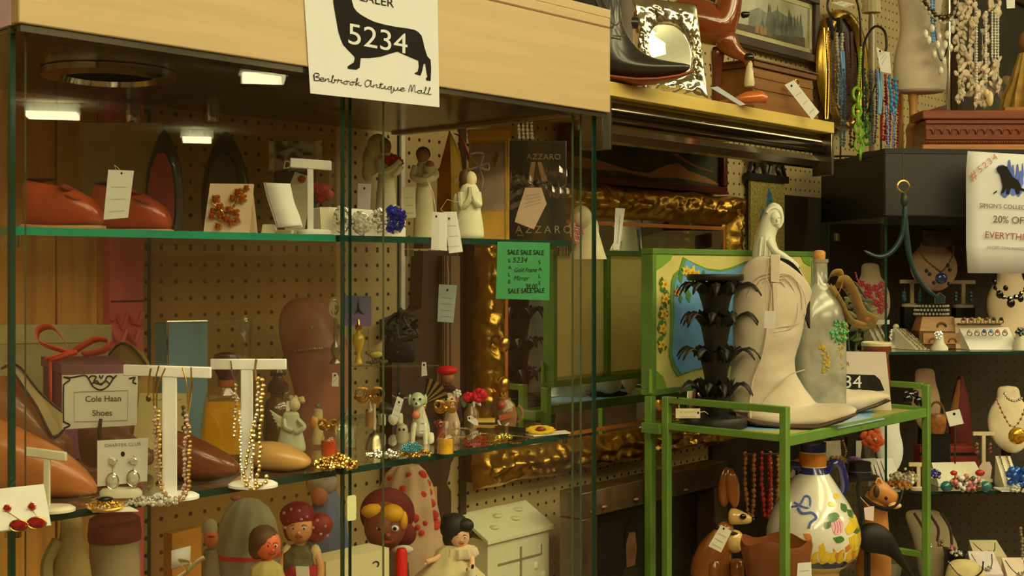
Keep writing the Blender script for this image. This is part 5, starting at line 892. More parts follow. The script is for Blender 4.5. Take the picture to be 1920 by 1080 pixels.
t = T('small_doll', 'small doll with a cream cap and orange face right of the amber box', 'doll', 394, B3(394, 1.3), ('d', 1.3)); m = t.mb(); m.lathe([(28, t.py), (24, 1120), (14, 1040), (10, 1030)], 394, 0, 16); t.add('dress', m, M((110, 92, 56), .8, e=.5)); m = t.mb(); m.ball((396, -2, 1008), 17, 12, (.8, .9, 1.15)); hd = t.add('head', m, M((176, 98, 40), .6, e=.55)); m = t.mb(); m.ball((392, 2, 990), 19, 12, (.8, .9, .9)); t.add('cap', m, M((140, 128, 84), .8, e=.5)); m = t.mb(); m.ball((400, -16, 1003), 5, 8, (1.6, .6, .5)); t.add('red_trim', m, M((160, 52, 32), .6, e=.6))
t = T('bonnet_doll', 'cloth doll under a large gathered white skirt with a red trim line', 'doll', 466, B3(466, 1.34), ('d', 1.34)); m = t.mb(); cloth(m, [(8, 934), (22, 938), (38, 952), (50, 975), (57, 1005), (60, 1034), (62, 1036)], 464, 9, .05); sk = t.add('gathered_skirt', m, M((150, 142, 92), .85, e=.8, var=.08)); m = t.mb(); cloth(m, [(62.5, 1034), (63, 1042)], 464, 9, .05); t.add('red_trim', m, M((176, 52, 36), .7, e=.6), parent=sk); m = t.mb(); cloth(m, [(62, 1042), (66, 1080), (70, 1180), (72, t.py)], 464, 9, .07); t.add('lower_skirt', m, M((132, 118, 86), .85, e=.6)); m = t.mb(); m.ball((442, 0, 934), 9, 8, (1.2, .8, .6)); t.add('ruffle', m, M((140, 74, 56), .7, e=.6))
def doll(label, cx, d, hx, hy, r, skin, hairm, dressm, turn=0, hair=(), armpts=(), dressrings=None, cheeks=None, name='doll', faceoff=0, eye=2.4):
    t = T(name, label, 'doll', cx, B3(cx, d), ('d', d), 'dolls on the bottom shelf'); m = t.mb(); m.ball((hx, 0, hy), r, 16, (.94, .95, 1.06)); m.tube([(hx, 2, hy+r*.8), (hx, 4, hy+r*1.5)], r*.36, 10)
    for q in armpts: p = catmull(q, 4); m.tube(p, [r*.26]*len(p), 8)
    for q in armpts:
        for k in range(4): a = -.6+.4*k; m.tube([q[-1], (q[-1][0]+r*.2*math.sin(a), q[-1][1]-r*.12, q[-1][2]+r*.22)], r*.07, 5)
    bd = t.add('body', m, skin, sub=1); facebits(t, hx, hy, r, 0, turn, eye, cheeks=cheeks or skin, par=bd)
    m = t.mb(); cloth(m, dressrings or [(r*.5, hy+r*1.15), (r*1.1, hy+r*1.6), (r*1.2, hy+r*2.6), (r*1.3, hy+r*4), (r*1.4, t.py)], cx, 8, .04); t.add('dress', m, dressm)
    m = t.mb()
    for h in hair: m.ball(*h)
    if hair: t.add('hair', m, hairm)
    return t
RK = M((112, 26, 24), .6, e=.55, var=.1)
t = doll('doll in a red polka-dot kerchief with an embroidered bodice and red skirt', 562, 1.22, 562, 987, 30, M((206, 140, 74), .4, e=.65, var=.08), RK, M((74, 66, 32), .7, e=.55, var=.5, scale=80), .15,
    [((557, 4, 968), 34, 16, (1.0, .9, .8)), ((600, 6, 985), 24, 14, (1.0, .8, .95)), ((545, 6, 990), 22, 12, (.7, .9, 1.2)), ((590, 8, 1004), 20, 12, (1, .8, .8))], [[(540, -6, 1030), (530, -14, 1060), (536, -22, 1085)], [(592, -6, 1030), (604, -14, 1062), (600, -22, 1088)]])
KD = M((176, 120, 96), .6, e=.6); m = t.mb()
for x, y in ((536, 958), (550, 950), (566, 952), (580, 964), (545, 972), (570, 968), (598, 972), (612, 984), (604, 998), (590, 985), (538, 985), (616, 1002)): m2 = t.mb(); m2.ball((x, -30+abs(x-566)*.35, y), 3, 6, (1, .5, 1)); t.add('polka_dot', m2, KD)
m = t.mb(); cloth(m, [(36, 1056), (46, 1090), (50, t.py-100)], 566, 10, .06); t.add('red_skirt', m, M((150, 26, 30), .6, e=.6)); m = t.mb(); m.prism([(562, 1052), (586, 1052), (592, 1140), (570, 1140)], -46, -40); t.add('apron', m, CREAM)
for x in (540, 592): m = t.mb(); m.ball((x, -4, 1042), 15, 10, (.8, .8, 1.5)); t.add('sleeve', m, M((196, 170, 100), .8, e=.65))
t = doll('brown-haired doll in profile with an orange cheek and a yellow sleeve', 500, 1.18, 502, 1020, 27, M((196, 88, 44), .5, e=.6), M((70, 44, 20), .6, e=.5, var=.3, scale=60), M((160, 140, 64), .8, e=.62), .9, [((494, 2, 1012), 29, 14, (1, .95, .95)), ((482, 4, 1026), 22, 12, (.8, .9, 1.1))], [[(498, -10, 1062), (505, -20, 1085), (500, -28, 1105)]])
t = T('doll', 'blue cloth doll with a long face-framing floral bonnet behind the kerchief doll', 'doll', 612, B3(612, 1.42), ('d', 1.42), 'dolls on the bottom shelf'); m = t.mb(); cloth(m, [(14, 920), (26, 940), (34, 980), (40, 1040), (52, 1200), (58, t.py)], 614, 8, .05); t.add('blue_dress', m, M((84, 96, 104), .85, e=.5)); m = t.mb(); m.ball((604, -4, 906), 30, 14, (1, .8, .8)); t.add('floral_bonnet', m, M((120, 108, 78), .85, e=.5, var=.35, scale=60)); m = t.mb(); m.ball((602, -20, 926), 18, 12, (.9, .8, 1.1)); t.add('face', m, M((150, 84, 44), .6, e=.5))
t = T('white_box', 'plain white box before the yellow-haired doll on the bottom shelf', 'box', 672, B3(672, 1.19), ('d', 1.19), wall=True); m = t.mb(); m.box((672, 30, (1040+t.py)/2), (118, 60, t.py-1040)); t.add('box', m, M((196, 180, 112), .75, e=.7, var=.04), smooth=False); t.add('printed_mark', t.mb().tube(arc(704, 1066, 6, 6, -2.6, 1, 8, -1), 1.2, 5), INK)
RH = M((104, 30, 22), .8, e=.8, var=.2, bump=.4); YH = M((206, 140, 20), .6, e=.65, var=.15)
t = doll('brown-faced doll with a yellow fringe and big round eyes in a red hood', 716, 1.3, 722, 985, 44, SKINB, YH, M((70, 44, 22), .8, e=.5), .35, [((702, -14, 956), 20, 12, (1.2, .9, .7)), ((738, -24, 958), 22, 12, (1, .8, .8)), ((758, -18, 972), 12, 10, (.7, .8, 1.5))], eye=4.6)
m = t.mb(); m.ball((724, 22, 966), 54, 18, (1, .6, .9)); m.ball((756, 10, 1004), 26, 12, (1, .7, .9)); t.add('red_hood', m, RH, sub=1); m = t.mb(); m.ball((760, -30, 1024), 15, 10, (1.2, .6, .6)); t.add('white_collar', m, M((190, 176, 130), .8, e=.65))
t = T('doll_dress', 'red and cream floral doll dress spread behind the brown-faced doll', 'doll dress', 764, B3(764, 1.38), ('d', 1.38)); FLO = M((176, 140, 88), .85, e=.7, var=.06)
m = t.mb(); cloth(m, [(22, 872), (34, 884), (46, 910), (54, 950), (62, 990), (66, 1080), (70, t.py)], 762, 8, .1); dr = t.add('dress', m, FLO); random.seed(5)
for k in range(34):
    a = random.uniform(PI*1.05, PI*1.95); y = random.uniform(885, 990); r = 34+(y-884)*.27; m = t.mb(); m.ball((762+r*math.cos(a), .82*r*math.sin(a), y), random.uniform(5, 10), 8, (1, .35, 1)); t.add('printed_flower', m, M((172, 50, 32), .8, e=.6), parent=dr)
hangtag('brown cardboard tag beside the floral doll dress', [(796, 914), (819, 912), (820, 944), (797, 945)], ('d', 1.36), mat=M((176, 134, 66), .8, e=.65), lines=4)
t = T('red_ornament', 'red rounded post beside the white box on the bottom shelf', 'ornament', 753, B3(753, 1.24), ('d', 1.24)); m = t.mb(); m.lathe([(11, t.py), (11, 1036), (8, 1028)], 753, 0, 16); t.add('post', m, M((196, 26, 20), .4, e=.7))
t = doll('black-haired baby doll in a cream lace dress holding a black bow', 845, 1.2, 862, 1005, 21, M((222, 164, 104), .4, e=.78), M((26, 20, 12), .6, e=.6), M((186, 168, 100), .8, e=.72, var=.08, scale=50), .35, [((852, 5, 990), 28, 14, (1, .9, 1)), ((842, 4, 1010), 16, 12, (.8, .8, 1.1)), ((872, -4, 984), 17, 12, (1, .9, .8)), ((880, 2, 1000), 9, 10, (.7, .8, 1.2)), ((838, 6, 980), 14, 10, (.9, .9, 1.1))],
    [[(836, -6, 1030), (820, -18, 1042), (800, -26, 1048)], [(884, -6, 1030), (886, -20, 1050), (884, -30, 1066)]], [(11, 1022), (26, 1030), (32, 1046), (46, 1062), (76, 1090), (80, 1150), (80, B3(845, 1.2))], eye=1.8)
m = t.mb(); cloth(m, [(14, 1022), (30, 1026), (34, 1038), (30, 1044)], 862, 12, .08); t.add('lace_yoke', m, M((206, 180, 116), .8, e=.75, bump=.5))
for q in ([(886, -44, 1060), (892, -46, 1080)], [(886, -44, 1060), (876, -46, 1056)], [(886, -44, 1060), (888, -46, 1048)], [(886, -44, 1062), (896, -46, 1072)]): t.add('black_bow', t.mb().tube(q, 2.6, 5), BLACK)
t = T('rolled_card', 'cream rolled paper strip standing by the baby doll', 'paper', 886, B3(886, 1.16), ('d', 1.155)); m = t.mb(); m.lathe([(9, t.py), (9, 1066)], 884, 0, 14); t.add('roll', m, CREAM)
# ================================================================ on the wall
t = TA('letter_box', 'white painted wooden letter box with raised heart carving, below the gilt mirror', 'letter box', 1.75, 1.6, -.76); WHT = M((206, 200, 132), .5, e=.7, var=.05)
A0, A1, D0, D1 = 1.655, 1.846, 1.555, 1.631
m = t.mb(); bx(m, A0+.008, A1-.008, D0+.008, D1, -.76, -.505); t.add('box', m, WHT, bev=.001)
m = t.mb(); m.add([(A0, D0, -.502), (A1, D0, -.502), (A1, D1, -.462), (A0, D1, -.462), (A0, D0, -.51), (A1, D0, -.51), (A1, D1, -.47), (A0, D1, -.47)], [(0, 1, 2, 3), (7, 6, 5, 4), (0, 4, 5, 1), (1, 5, 6, 2), (2, 6, 7, 3), (3, 7, 4, 0)]); ld = t.add('sloping_lid', m, WHT, bev=.001)
for a, d in ((1.70, 1.58), (1.735, 1.605), (1.77, 1.59), (1.80, 1.61)): m = t.mb(); m.ball((a, d, -.487+(d-1.58)*.52), .011, 10, (1, 1, .35)); t.add('raised_carving', m, WHT, parent=ld)
m = t.mb(); bx(m, 1.69, 1.815, D0+.0065, D0+.009, -.556, -.552); bx(m, 1.752, 1.757, D0+.0065, D0+.009, -.60, -.53); bx(m, 1.813, 1.816, D0+.0065, D0+.009, -.554, -.535); t.add('carved_groove', m, M((130, 120, 70), .7, e=.7), smooth=False)
for a in (1.80, 1.822): m = t.mb(); m.ball((a, D0+.008, -.575-.02*(a > 1.81)), .008, 8, (1, .5, 1)); t.add('carved_leaf', m, WHT)
t = TA('wooden_bracket', 'dark wooden wall shelf plaque with a scalloped right edge behind the china dogs', 'wall bracket', 1.35, 1.62, -.45)
DW = M((52, 32, 16), .45, e=.55, kind='vwood', var=.25, scale=4)
def wq(x, y, d): p = onD(x, y, d); return (U.dot(p), p.z-H)
sc_ = [(735, 600), (790, 578), (794, 470), (858, 470), (858, 500), (852, 560), (850, 640), (856, 668), (842, 690), (838, 706), (852, 730), (856, 760), (856, 850), (846, 868), (842, 890), (838, 906), (846, 922), (846, 960), (838, 1000), (735, 1010)]
m = t.mb(); c = [wq(x, y, 1.60) for x, y in sc_]; m.add([(a, 1.60, z) for a, z in c]+[(a, 1.6315, z) for a, z in c], [tuple(range(len(c)))]+[(i, (i+1) % len(c), (i+1) % len(c)+len(c), i+len(c)) for i in range(len(c))]); bk = t.add('backboard', m, DW, smooth=False)
m = t.mb(); (a0, z0), (a1, z1) = wq(822, 480, 1.6), wq(852, 830, 1.6); bx(m, a0, a1, 1.585, 1.60, z1, z0); t.add('fluted_strip', m, M((92, 66, 36), .5, e=.55, kind='vwood'), bev=.001)
for x in (829, 836, 844): m = t.mb(); a, _ = wq(x, 600, 1.585); bx(m, a-.0012, a+.0012, 1.5838, 1.585, z1, z0); t.add('flute', m, DW, smooth=False)
# pictures
def picture(name, label, x0, y0, x1, y1, d, fw, framem, canvm, depth=.02, mat_=None, z=None):
    (a0, z1), (a1, z0) = wq(x0, y0, d), wq(x1, y1, d)
    if z: z0, z1 = z
    t = TA(name, label, 'picture', (a0+a1)/2, d, z0)
    for q in ((a0, a1, z0, z0+fw), (a0, a1, z1-fw, z1), (a0, a0+fw, z0+fw, z1-fw), (a1-fw, a1, z0+fw, z1-fw)): m = t.mb(); bx(m, q[0], q[1], d-depth, d+.005, q[2], q[3]); t.add('frame_rail', m, framem, bev=.003)
    m = t.mb(); bx(m, a0+fw*.8, a1-fw*.8, d-.004, d, z0+fw*.8, z1-fw*.8); t.canvas = t.add('canvas', m, canvm, smooth=False); t.box = (a0+fw, a1-fw, z0+fw, z1-fw, d-.0045)
    if mat_:
        for q in ((a0+fw, a1-fw, z0+fw, z0+fw+.014), (a0+fw, a1-fw, z1-fw-.014, z1-fw), (a0+fw, a0+fw+.014, z0+fw, z1-fw), (a1-fw-.014, a1-fw, z0+fw, z1-fw)): m = t.mb(); bx(m, q[0], q[1], d-.006, d-.0042, q[2], q[3]); t.add('mount', m, mat_, smooth=False)
    def paint(pts, mt, nm, off=0):
        A0, A1, Z0, Z1, D = t.box; m = t.mb(); m.add([(A0+(A1-A0)*u, D-.0003-off, Z0+(Z1-Z0)*v) for u, v in pts], [tuple(range(len(pts)))]); t.add(nm, m, mt, parent=t.canvas, smooth=False)
    t.paint = paint; return t
DKF = M((46, 28, 14), .35, e=.6, coat=.3, var=.2); REDF2 = M((72, 28, 14), .35, e=.6, kind='wood')
t = picture('framed_painting', 'dark landscape painting with orange hills above the gilt mirror', 1050, 270, 1352, 386, 1.615, .018, REDF2, M((44, 42, 20), .6, e=.6, var=.3, scale=8), z=(.176, .290))
t.paint([(0, .18), (0, .52), (.2, .42), (.38, .24), (.5, .22), (.62, .5), (.7, .6), (.78, .4), (.9, .28), (1, .1), (1, 0), (0, 0)], M((134, 88, 34), .6, e=.6, var=.2, scale=12), 'painted_hills'); t.paint([(0, .0), (0, .16), (.3, .2), (.5, .1), (.7, .16), (1, .06), (1, 0)], M((60, 58, 24), .6, e=.6, var=.4, scale=20), 'painted_grass', .0003)
t.paint([(.66, .85), (.74, .66), (.84, .5), (.95, .42), (.96, .47), (.85, .56), (.76, .72), (.69, .88)], M((110, 70, 40), .6, e=.6), 'painted_boat', .0003); t.paint([(.3, .98), (.34, .6), (.42, .6), (.44, .98)], BLACK, 'painted_tree', .0003)
t = picture('framed_painting', 'very dark portrait painting in a heavy dark moulded frame under the gilt mirror', 1052, 935, 1328, 1160, 1.515, .05, M((62, 44, 20), .22, e=.6, coat=.5, var=.4, scale=12), M((26, 18, 10), .4, e=.6), .05, z=(-.86, -.425))
t.paint([(.30, .0), (.31, .5), (.35, .60), (.42, .63), (.5, .56), (.52, 0)], M((40, 36, 18), .6, e=.6), 'painted_dress'); t.paint([(.37, .60), (.365, .76), (.39, .82), (.44, .81), (.455, .7), (.44, .6)], M((116, 76, 40), .6, e=.6, var=.3), 'painted_face', .0003); t.paint([(.35, .7), (.36, .84), (.41, .89), (.46, .85), (.465, .75), (.45, .8), (.39, .81)], BLACK, 'painted_hair', .0006)
A0, A1, Z0, Z1, D = t.box
for i in (0, 1, 4, 5, 9): m = t.mb(); m.ball((A0-.02+(A1-A0+.04)*i/13, D-.05, Z1+.012+.004*(i % 3)), .005, 8, (1.8, .8, .6)); t.add('frame_glint', m, M((120, 90, 40), .2, e=.6, coat=.8))  # pale glossy blobs standing in for irregular highlights along the frame edge
# bell pull
t = TA('bell_pull', 'yellow needlepoint hanging with a black scrolled metal bar right of the gilt mirror', 'wall hanging', *(lambda p: (U.dot(p), 1.625, p.z-H))(onD(1432, 470, 1.625)))
(b0, zt), (b1, zb) = wq(1402, 338, 1.62), wq(1466, 520, 1.62); m = t.mb(); bx(m, b0, b1, 1.612, 1.618, zb, zt); tp = t.add('needlepoint', m, M((122, 106, 40), .9, e=.62, var=.5, scale=160), smooth=False)
def stitch(pts, mt, nm): m = t.mb(); m.add([(b0+(b1-b0)*u, 1.6115, zb+(zt-zb)*v) for u, v in pts], [tuple(range(len(pts)))]); t.add(nm, m, mt, parent=tp, smooth=False)
BLS = M((40, 84, 90), .9, e=.6, var=.3, scale=120); OCH = M((176, 124, 36), .9, e=.6, var=.3, scale=120)
stitch([(.5, .62), (.44, .72), (.5, .95), (.62, .86), (.66, .7), (.6, .6)], BLS, 'blue_flower'); stitch([(.3, .5), (.26, .6), (.34, .74), (.44, .64), (.42, .5)], BLS, 'blue_flower'); stitch([(.12, .2), (.1, .42), (.22, .56), (.36, .5), (.38, .28), (.26, .16)], OCH, 'ochre_flower'); stitch([(.55, .1), (.5, .3), (.62, .44), (.8, .36), (.8, .14)], OCH, 'ochre_flower')
m = t.mb(); bx(m, b0-.012, b1+.012, 1.606, 1.624, zt, zt+.018); t.add('metal_bar', m, BLACK, smooth=False); zc = zt+.034
for q in ([(b0-.005, zt+.018), (b0+.012, zc+.014), (b0+.03, zc), (b0+.02, zt+.02)], [(b1+.005, zt+.018), (b1-.012, zc+.014), (b1-.03, zc), (b1-.02, zt+.02)], [((b0+b1)/2-.012, zt+.018), ((b0+b1)/2-.02, zc+.01), ((b0+b1)/2, zc+.018), ((b0+b1)/2+.02, zc+.01), ((b0+b1)/2+.012, zt+.018)]): m = t.mb(); m.tube([(p.x, 1.615, p.z) for p in catmull([(a, 0, z) for a, z in q], 5)], .006, 6); t.add('scroll', m, BLACK)
m = t.mb(); bx(m, b0-.012, b1+.012, 1.607, 1.622, zc+.022, zc+.03); t.add('top_bar', m, BLACK, smooth=False)
# white paper strip and figurine on the ledge of the board
t = T('paper_strip', 'long white paper tag standing up behind the top of the green board', 'price tag', 1160, 470, ('d', 1.50)); m = t.mb(); m.prism([(1154, 390), (1172, 391), (1161, 468), (1150, 468)], 0, .8); t.add('strip', m, PAPER, smooth=False); t.add('handwriting', t.mb().tube([(1162-i*.4+(i % 2)*2, -.4, 405+i*4) for i in range(14)], .4, 4), GREYINK)
t = T('figurine', 'pale long-haired figurine holding pink flowers behind the cabinet edge by the gilt mirror', 'figurine', 1098, 470, ('d', 1.47)); m = t.mb(); m.lathe([(36, 486), (30, 468), (22, 440), (16, 420)], 1102, 0, 18, 1, .6); t.add('gown', m, M((176, 160, 100), .6, e=.65)); m = t.mb(); m.ball((1090, 0, 410), 22, 14, (.95, .8, 1.15)); m.ball((1106, 8, 432), 20, 12, (.9, .6, 1.5)); t.add('long_hair', m, M((150, 134, 78), .6, e=.6, var=.2, scale=50)); m = t.mb(); m.ball((1082, -14, 412), 12, 12, (.8, .8, 1.1)); t.add('face', m, M((170, 130, 76), .6, e=.65)); m = t.mb()
for x, y in ((1072, 425), (1080, 432), (1074, 440), (1084, 444), (1078, 452), (1088, 436)): blossom(m, x, y, 7, -22)
t.add('flower_spray', m, M((186, 112, 90), .6, e=.65))
# ================================================================ on top of the green cart
KT = KS-.0015
def onK(x, t): return HY-KT*F/t
KH = ('h', KT)
IRON = M((32, 25, 14), .5, e=1.3, var=.2, bump=.15)
cs = T('candlestick', 'tall black palm-tree candlestick with four tiers of iron fronds on the green cart', 'candlestick', 1343, 800, KH)
m = cs.mb(); m.lathe([(57, 800), (58, 797), (58, 785), (54, 780), (8, 778)], 1343, 0, 36); cs.add('base', m, IRON)
m = cs.mb(); m.lathe([(52, 514), (53, 516), (53, 524), (51, 526), (20, 527)], 1341, 0, 32); cs.add('candle_plate', m, IRON)
# flared trunk segments
for y0, y1, r0, r1 in ((528, 592, 42, 21), (586, 662, 36, 19), (652, 722, 36, 19), (714, 786, 34, 20)):
    m = cs.mb(); n = 32; m.loft([[(1342+(r0+(r1-r0)*f**.6)*(1+.06*math.cos(8*2*PI*j/n)*(1-f))*math.cos(2*PI*j/n), (r0+(r1-r0)*f**.6)*math.sin(2*PI*j/n), y0+(y1-y0)*f-(6*math.cos(8*2*PI*j/n) if f == 0 else 0)) for j in range(n)] for f in (0, .12, .3, .55, .8, 1)]); cs.add('trunk_tier', m, IRON)
random.seed(9)
for ty, R in ((530, 86), (586, 78), (652, 76), (716, 80)):
    for k in range(11):
        a = 2*PI*k/11+random.uniform(-.15, .15)+ty; q = random.uniform(.85, 1.1); dr = random.uniform(.75, 1.1)
        P = [Vector((1342+(22+(R*q-22)*f)*math.cos(a), (22+(R*q-22)*f)*math.sin(a), ty+30-36*math.sin(f*2.0)+26*dr*f**4)) for f in (0, .25, .45, .65, .82, .93, 1.0)]
        wv = Vector((-math.sin(a), math.cos(a), 0)); g = [[p-wv*w+Vector((0, 0, 2)), p-Vector((0, 0, 1.5)), p+wv*w+Vector((0, 0, 2))] for p, w in zip(P, (5, 7, 8, 7.5, 6, 3.5, .6))]
        m = cs.mb(); m.sheet(g); cs.add('frond', m, IRON, solid=.0012)
hangtag('cream paper price label hanging beside the candlestick base', [(1267, 766), (1313, 766), (1313, 784), (1267, 784)], ('t', 2.30), mat=M((206, 186, 120), .8, e=.8), lines=2, hole=(1309, 774), string=[(1309, 0, 774), (1322, 6, 772), (1330, 14, 778)])
# white cowboy boots
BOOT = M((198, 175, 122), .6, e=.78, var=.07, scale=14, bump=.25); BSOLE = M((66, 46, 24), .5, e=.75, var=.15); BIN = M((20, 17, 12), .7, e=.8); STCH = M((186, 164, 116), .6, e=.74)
def shiftr(R, dx, dy, s=1, cx=1440, cy=800): return [(cx+(r[0]-cx)*s+dx, cy+(r[1]-cy)*s+dy, cx+(r[2]-cx)*s+dx, cy+(r[3]-cy)*s+dy, r[4]*s) for r in R]
SHAFT = [(1384, 514, 1521, 546, 40), (1376, 560, 1516, 566, 46), (1374, 600, 1508, 604, 47), (1377, 640, 1496, 646, 45), (1375, 672, 1487, 676, 42), (1370, 706, 1491, 702, 40), (1366, 740, 1508, 730, 38), (1374, 776, 1530, 757, 36), (1415, 792, 1550, 758, 35), (1470, 799, 1568, 757, 33), (1530, 799, 1582, 758, 26), (1574, 788, 1595, 762, 15), (1600, 776, 1605, 768, 4)]
def boot(label, R, at, px, py, extra=True, rz=0, turn=0):
    t = T('cowboy_boot', label, 'boot', px, py, at, 'white cowboy boots on the cart', rz=rz); m = t.mb(); n = 36; rings = []; NR = len(R)-1; q = []
    for i, r in enumerate(R):     # the foot comes forward out of the shaft
        o = -(((r[0]+r[2])/2-1440)*turn if i >= 7 else 0); w = 1+o*t.k/t.p.y; q.append([CX+(r[0]-CX)*w, HY+(r[1]-HY)*w, CX+(r[2]-CX)*w, HY+(r[3]-HY)*w, r[4], o])
    R = q; R_ = [list(R[0])]
    for i in range(NR): R_ += [[R[i][k]+(R[i+1][k]-R[i][k])*f for k in range(6)] for f in (.34, .67, 1)]
    for i, r in enumerate(R_):
        L = []
        for j in range(n):
            a = 2*PI*j/n; c, s = math.cos(a), math.sin(a); x = (r[0]+r[2])/2+(r[0]-r[2])/2*c; z = (r[1]+r[3])/2+(r[1]-r[3])/2*c
            z -= {0: 44, 1: 30, 2: 18, 3: 8}.get(i, 0)*max(0, abs(s)-.2)/.8*((1+.35*c) if s < 0 else (1.05-.75*c)); nv = noise.noise(Vector((x*.018, s*2, z*.04)))*3.2+noise.noise(Vector((x*.05, s*3, z*.09)))*1.6; nv *= 1.6 if 600 < z < 720 else .7; L.append((x+c*-nv*.5, r[5]+r[4]*s+s*nv, z))
        rings.append(L)
    m.loft(rings, cap=False); m.add([rings[-1][j] for j in range(n)], [tuple(range(n))]); up = t.add('upper', m, BOOT, sub=1, solid=.003)
    m = t.mb(); m.loft([[((R[0][0]+R[0][2])/2+(p[0]-(R[0][0]+R[0][2])/2)*k, p[1]*k, p[2]+dz) for p in rings[0]] for k, dz in ((.955, 1), (.955, 70))], cap=False); t.add('lining', m, BIN, parent=up)
    m = t.mb(); S = R[7:]; profile(m, [(r[0]-1, min(r[1]+4, t.py), r[0]-1 if i < len(S)-2 else r[2]+3, r[1]-7 if i < len(S)-2 else r[3]+8, r[4]+4.5, r[5]) for i, r in enumerate(S)], 20, .7); t.add('sole', m, BSOLE)
    hx = R[7][0]; m = t.mb(); m.loft([[(hx+16+22*k*math.cos(2*PI*j/16), R[7][5]+26*k*math.sin(2*PI*j/16), z) for j in range(16)] for z, k in ((R[7][1]-6, 1.1), (t.py, .9))]); t.add('heel', m, BSOLE)
    if extra:
        m = t.mb(); m.tube(catmull([(1440, -43, 486), (1437, -48, 540), (1430, -50, 600), (1420, -48, 660), (1404, -45, 705), (1398, -41, 750), (1400, -40, 790)], 4), 2.2, 6); t.add('side_seam', m, STCH, parent=up)
        for k, s_ in enumerate((1, .72, .46)): m = t.mb(); m.tube(catmull([(1442, -48, 640-90*s_*.3), (1442+52*s_, -42, 630-30*s_), (1448+52*s_, -38, 575-20*s_), (1442+30*s_, -46, 540-24*s_), (1440, -48, 545-24*s_)], 5), 1, 5); t.add('decorative_stitching', m, STCH, parent=up)
        for k, s_ in enumerate((1, .7, .45)): m = t.mb(); m.tube(catmull([(1440, -46, 512+20*(1-s_)), (1440+34*s_, -43, 516+18*(1-s_)), (1440+52*s_, -36, 545+14*(1-s_)), (1440+56*s_, -34, 580)], 5), 1, 5); m.tube(catmull([(1434, -46, 512+20*(1-s_)), (1434-26*s_, -42, 522+14*(1-s_)), (1434-40*s_, -32, 556)], 5), 1, 5); t.add('decorative_stitching', m, STCH, parent=up)
        m = t.mb(); m.prism([(1434, 478), (1452, 478), (1450, 530), (1434, 528)], -52, -46); m.prism([(1437, 530), (1448, 530), (1446, 600), (1440, 600)], -53, -50); t.add('pull_strap', m, BOOT, bev=.001)
        m = t.mb(); m.tube(catmull([(1500, -38, 690), (1470, -44, 700), (1440, -46, 726), (1420, -44, 752)], 5), 1.1, 5); t.add('vamp_seam', m, STCH, parent=up)
    return t
boot('white leather cowboy boot in front on the cart, its strap hung with a tag', SHAFT, ('t', 2.45), 1440, onK(1440, 2.45), turn=.5)
B2 = [(1442, 545, 1502, 556, 26), (1442, 580, 1498, 585, 26), (1442, 620, 1494, 620, 26), (1440, 660, 1492, 660, 26), (1438, 700, 1506, 684, 28), (1436, 735, 1545, 706, 32), (1450, 760, 1580, 732, 34), (1470, 772, 1600, 736, 36), (1530, 779, 1615, 736, 37), (1590, 780, 1634, 737, 32), (1636, 764, 1655, 741, 18), (1662, 754, 1667, 746, 6)]
dy = onK(1540, 2.65)-777
boot('white leather cowboy boot behind, only its pointed toe showing right of the front boot', [(r[0], r[1]+dy, r[2], r[3]+dy, r[4]) for r in B2], ('t', 2.65), 1540, onK(1540, 2.65), extra=False)
hangtag('greyish square tag on strings hanging down the front white boot', [(1434, 583), (1456, 583), (1453, 616), (1432, 615)], ('t', 2.29), mat=M((196, 178, 138), .8, e=.76), lines=0, string=[(1446, 0, 583), (1447, 4, 545), (1440, 10, 522), (1432, 12, 519), (1449, 8, 490), (1444, 12, 486), (1436, 8, 540), (1438, 2, 583)])
# madonna
MAD = M((224, 212, 150), .5, e=.8, var=.05, scale=50)
t = T('madonna_statue', 'tall white veiled madonna statue bowing its head behind the front boot', 'statue', 1445, onK(1445, 2.69), ('t', 2.69))
m = t.mb(); profile(m, [(1396, t.py, 1434, t.py, 24), (1396, 590, 1436, 590, 24), (1404, 515, 1470, 515, 28), (1408, 500, 1478, 504, 30), (1410, 478, 1468, 480, 26), (1414, 455, 1455, 460, 22), (1420, 430, 1452, 444, 20), (1428, 408, 1462, 424, 19), (1434, 392, 1470, 406, 18), (1442, 382, 1468, 392, 15), (1450, 379, 1460, 382, 6)], 20); t.add('veiled_robe', m, MAD, sub=1)
m = t.mb(); m.ball((1450, -14, 412), 13, 14, (.85, .8, 1.2)); fc = t.add('face', m, MAD, sub=1); m = t.mb(); m.tube(arc(1448, 410, 16, 20, -2.6, 1.0, 12, -15), 3.2, 6); t.add('veil_edge', m, MAD)
m = t.mb(); m.ball((1452, -25, 414), 2.6, 6, (.8, 1, 1.6)); t.add('nose', m, MAD, parent=fc)
for x in (1446, 1457): m = t.mb(); m.tube(arc(x, 408, 3, 1.6, .2, PI-.2, 5, -23), .7, 4); t.add('closed_eye', m, STCH, parent=fc)
m = t.mb(); m.tube(arc(1452, 420, 3, 1.2, .2, PI-.2, 5, -24), .8, 4); t.add('mouth', m, STCH, parent=fc)
m = t.mb(); m.tube(catmull([(1436, -22, 450), (1446, -30, 470), (1458, -32, 478), (1476, -24, 490), (1492, -14, 502)], 4), [7]*17, 8); t.add('draped_arm', m, MAD, sub=1)
m = t.mb()
for k in range(3): m.tube(catmull([(1424+8*k, -20, 445), (1418+10*k, -30, 490), (1414+14*k, -35, 540)], 4), 2.4, 5)
t.add('robe_fold', m, MAD)
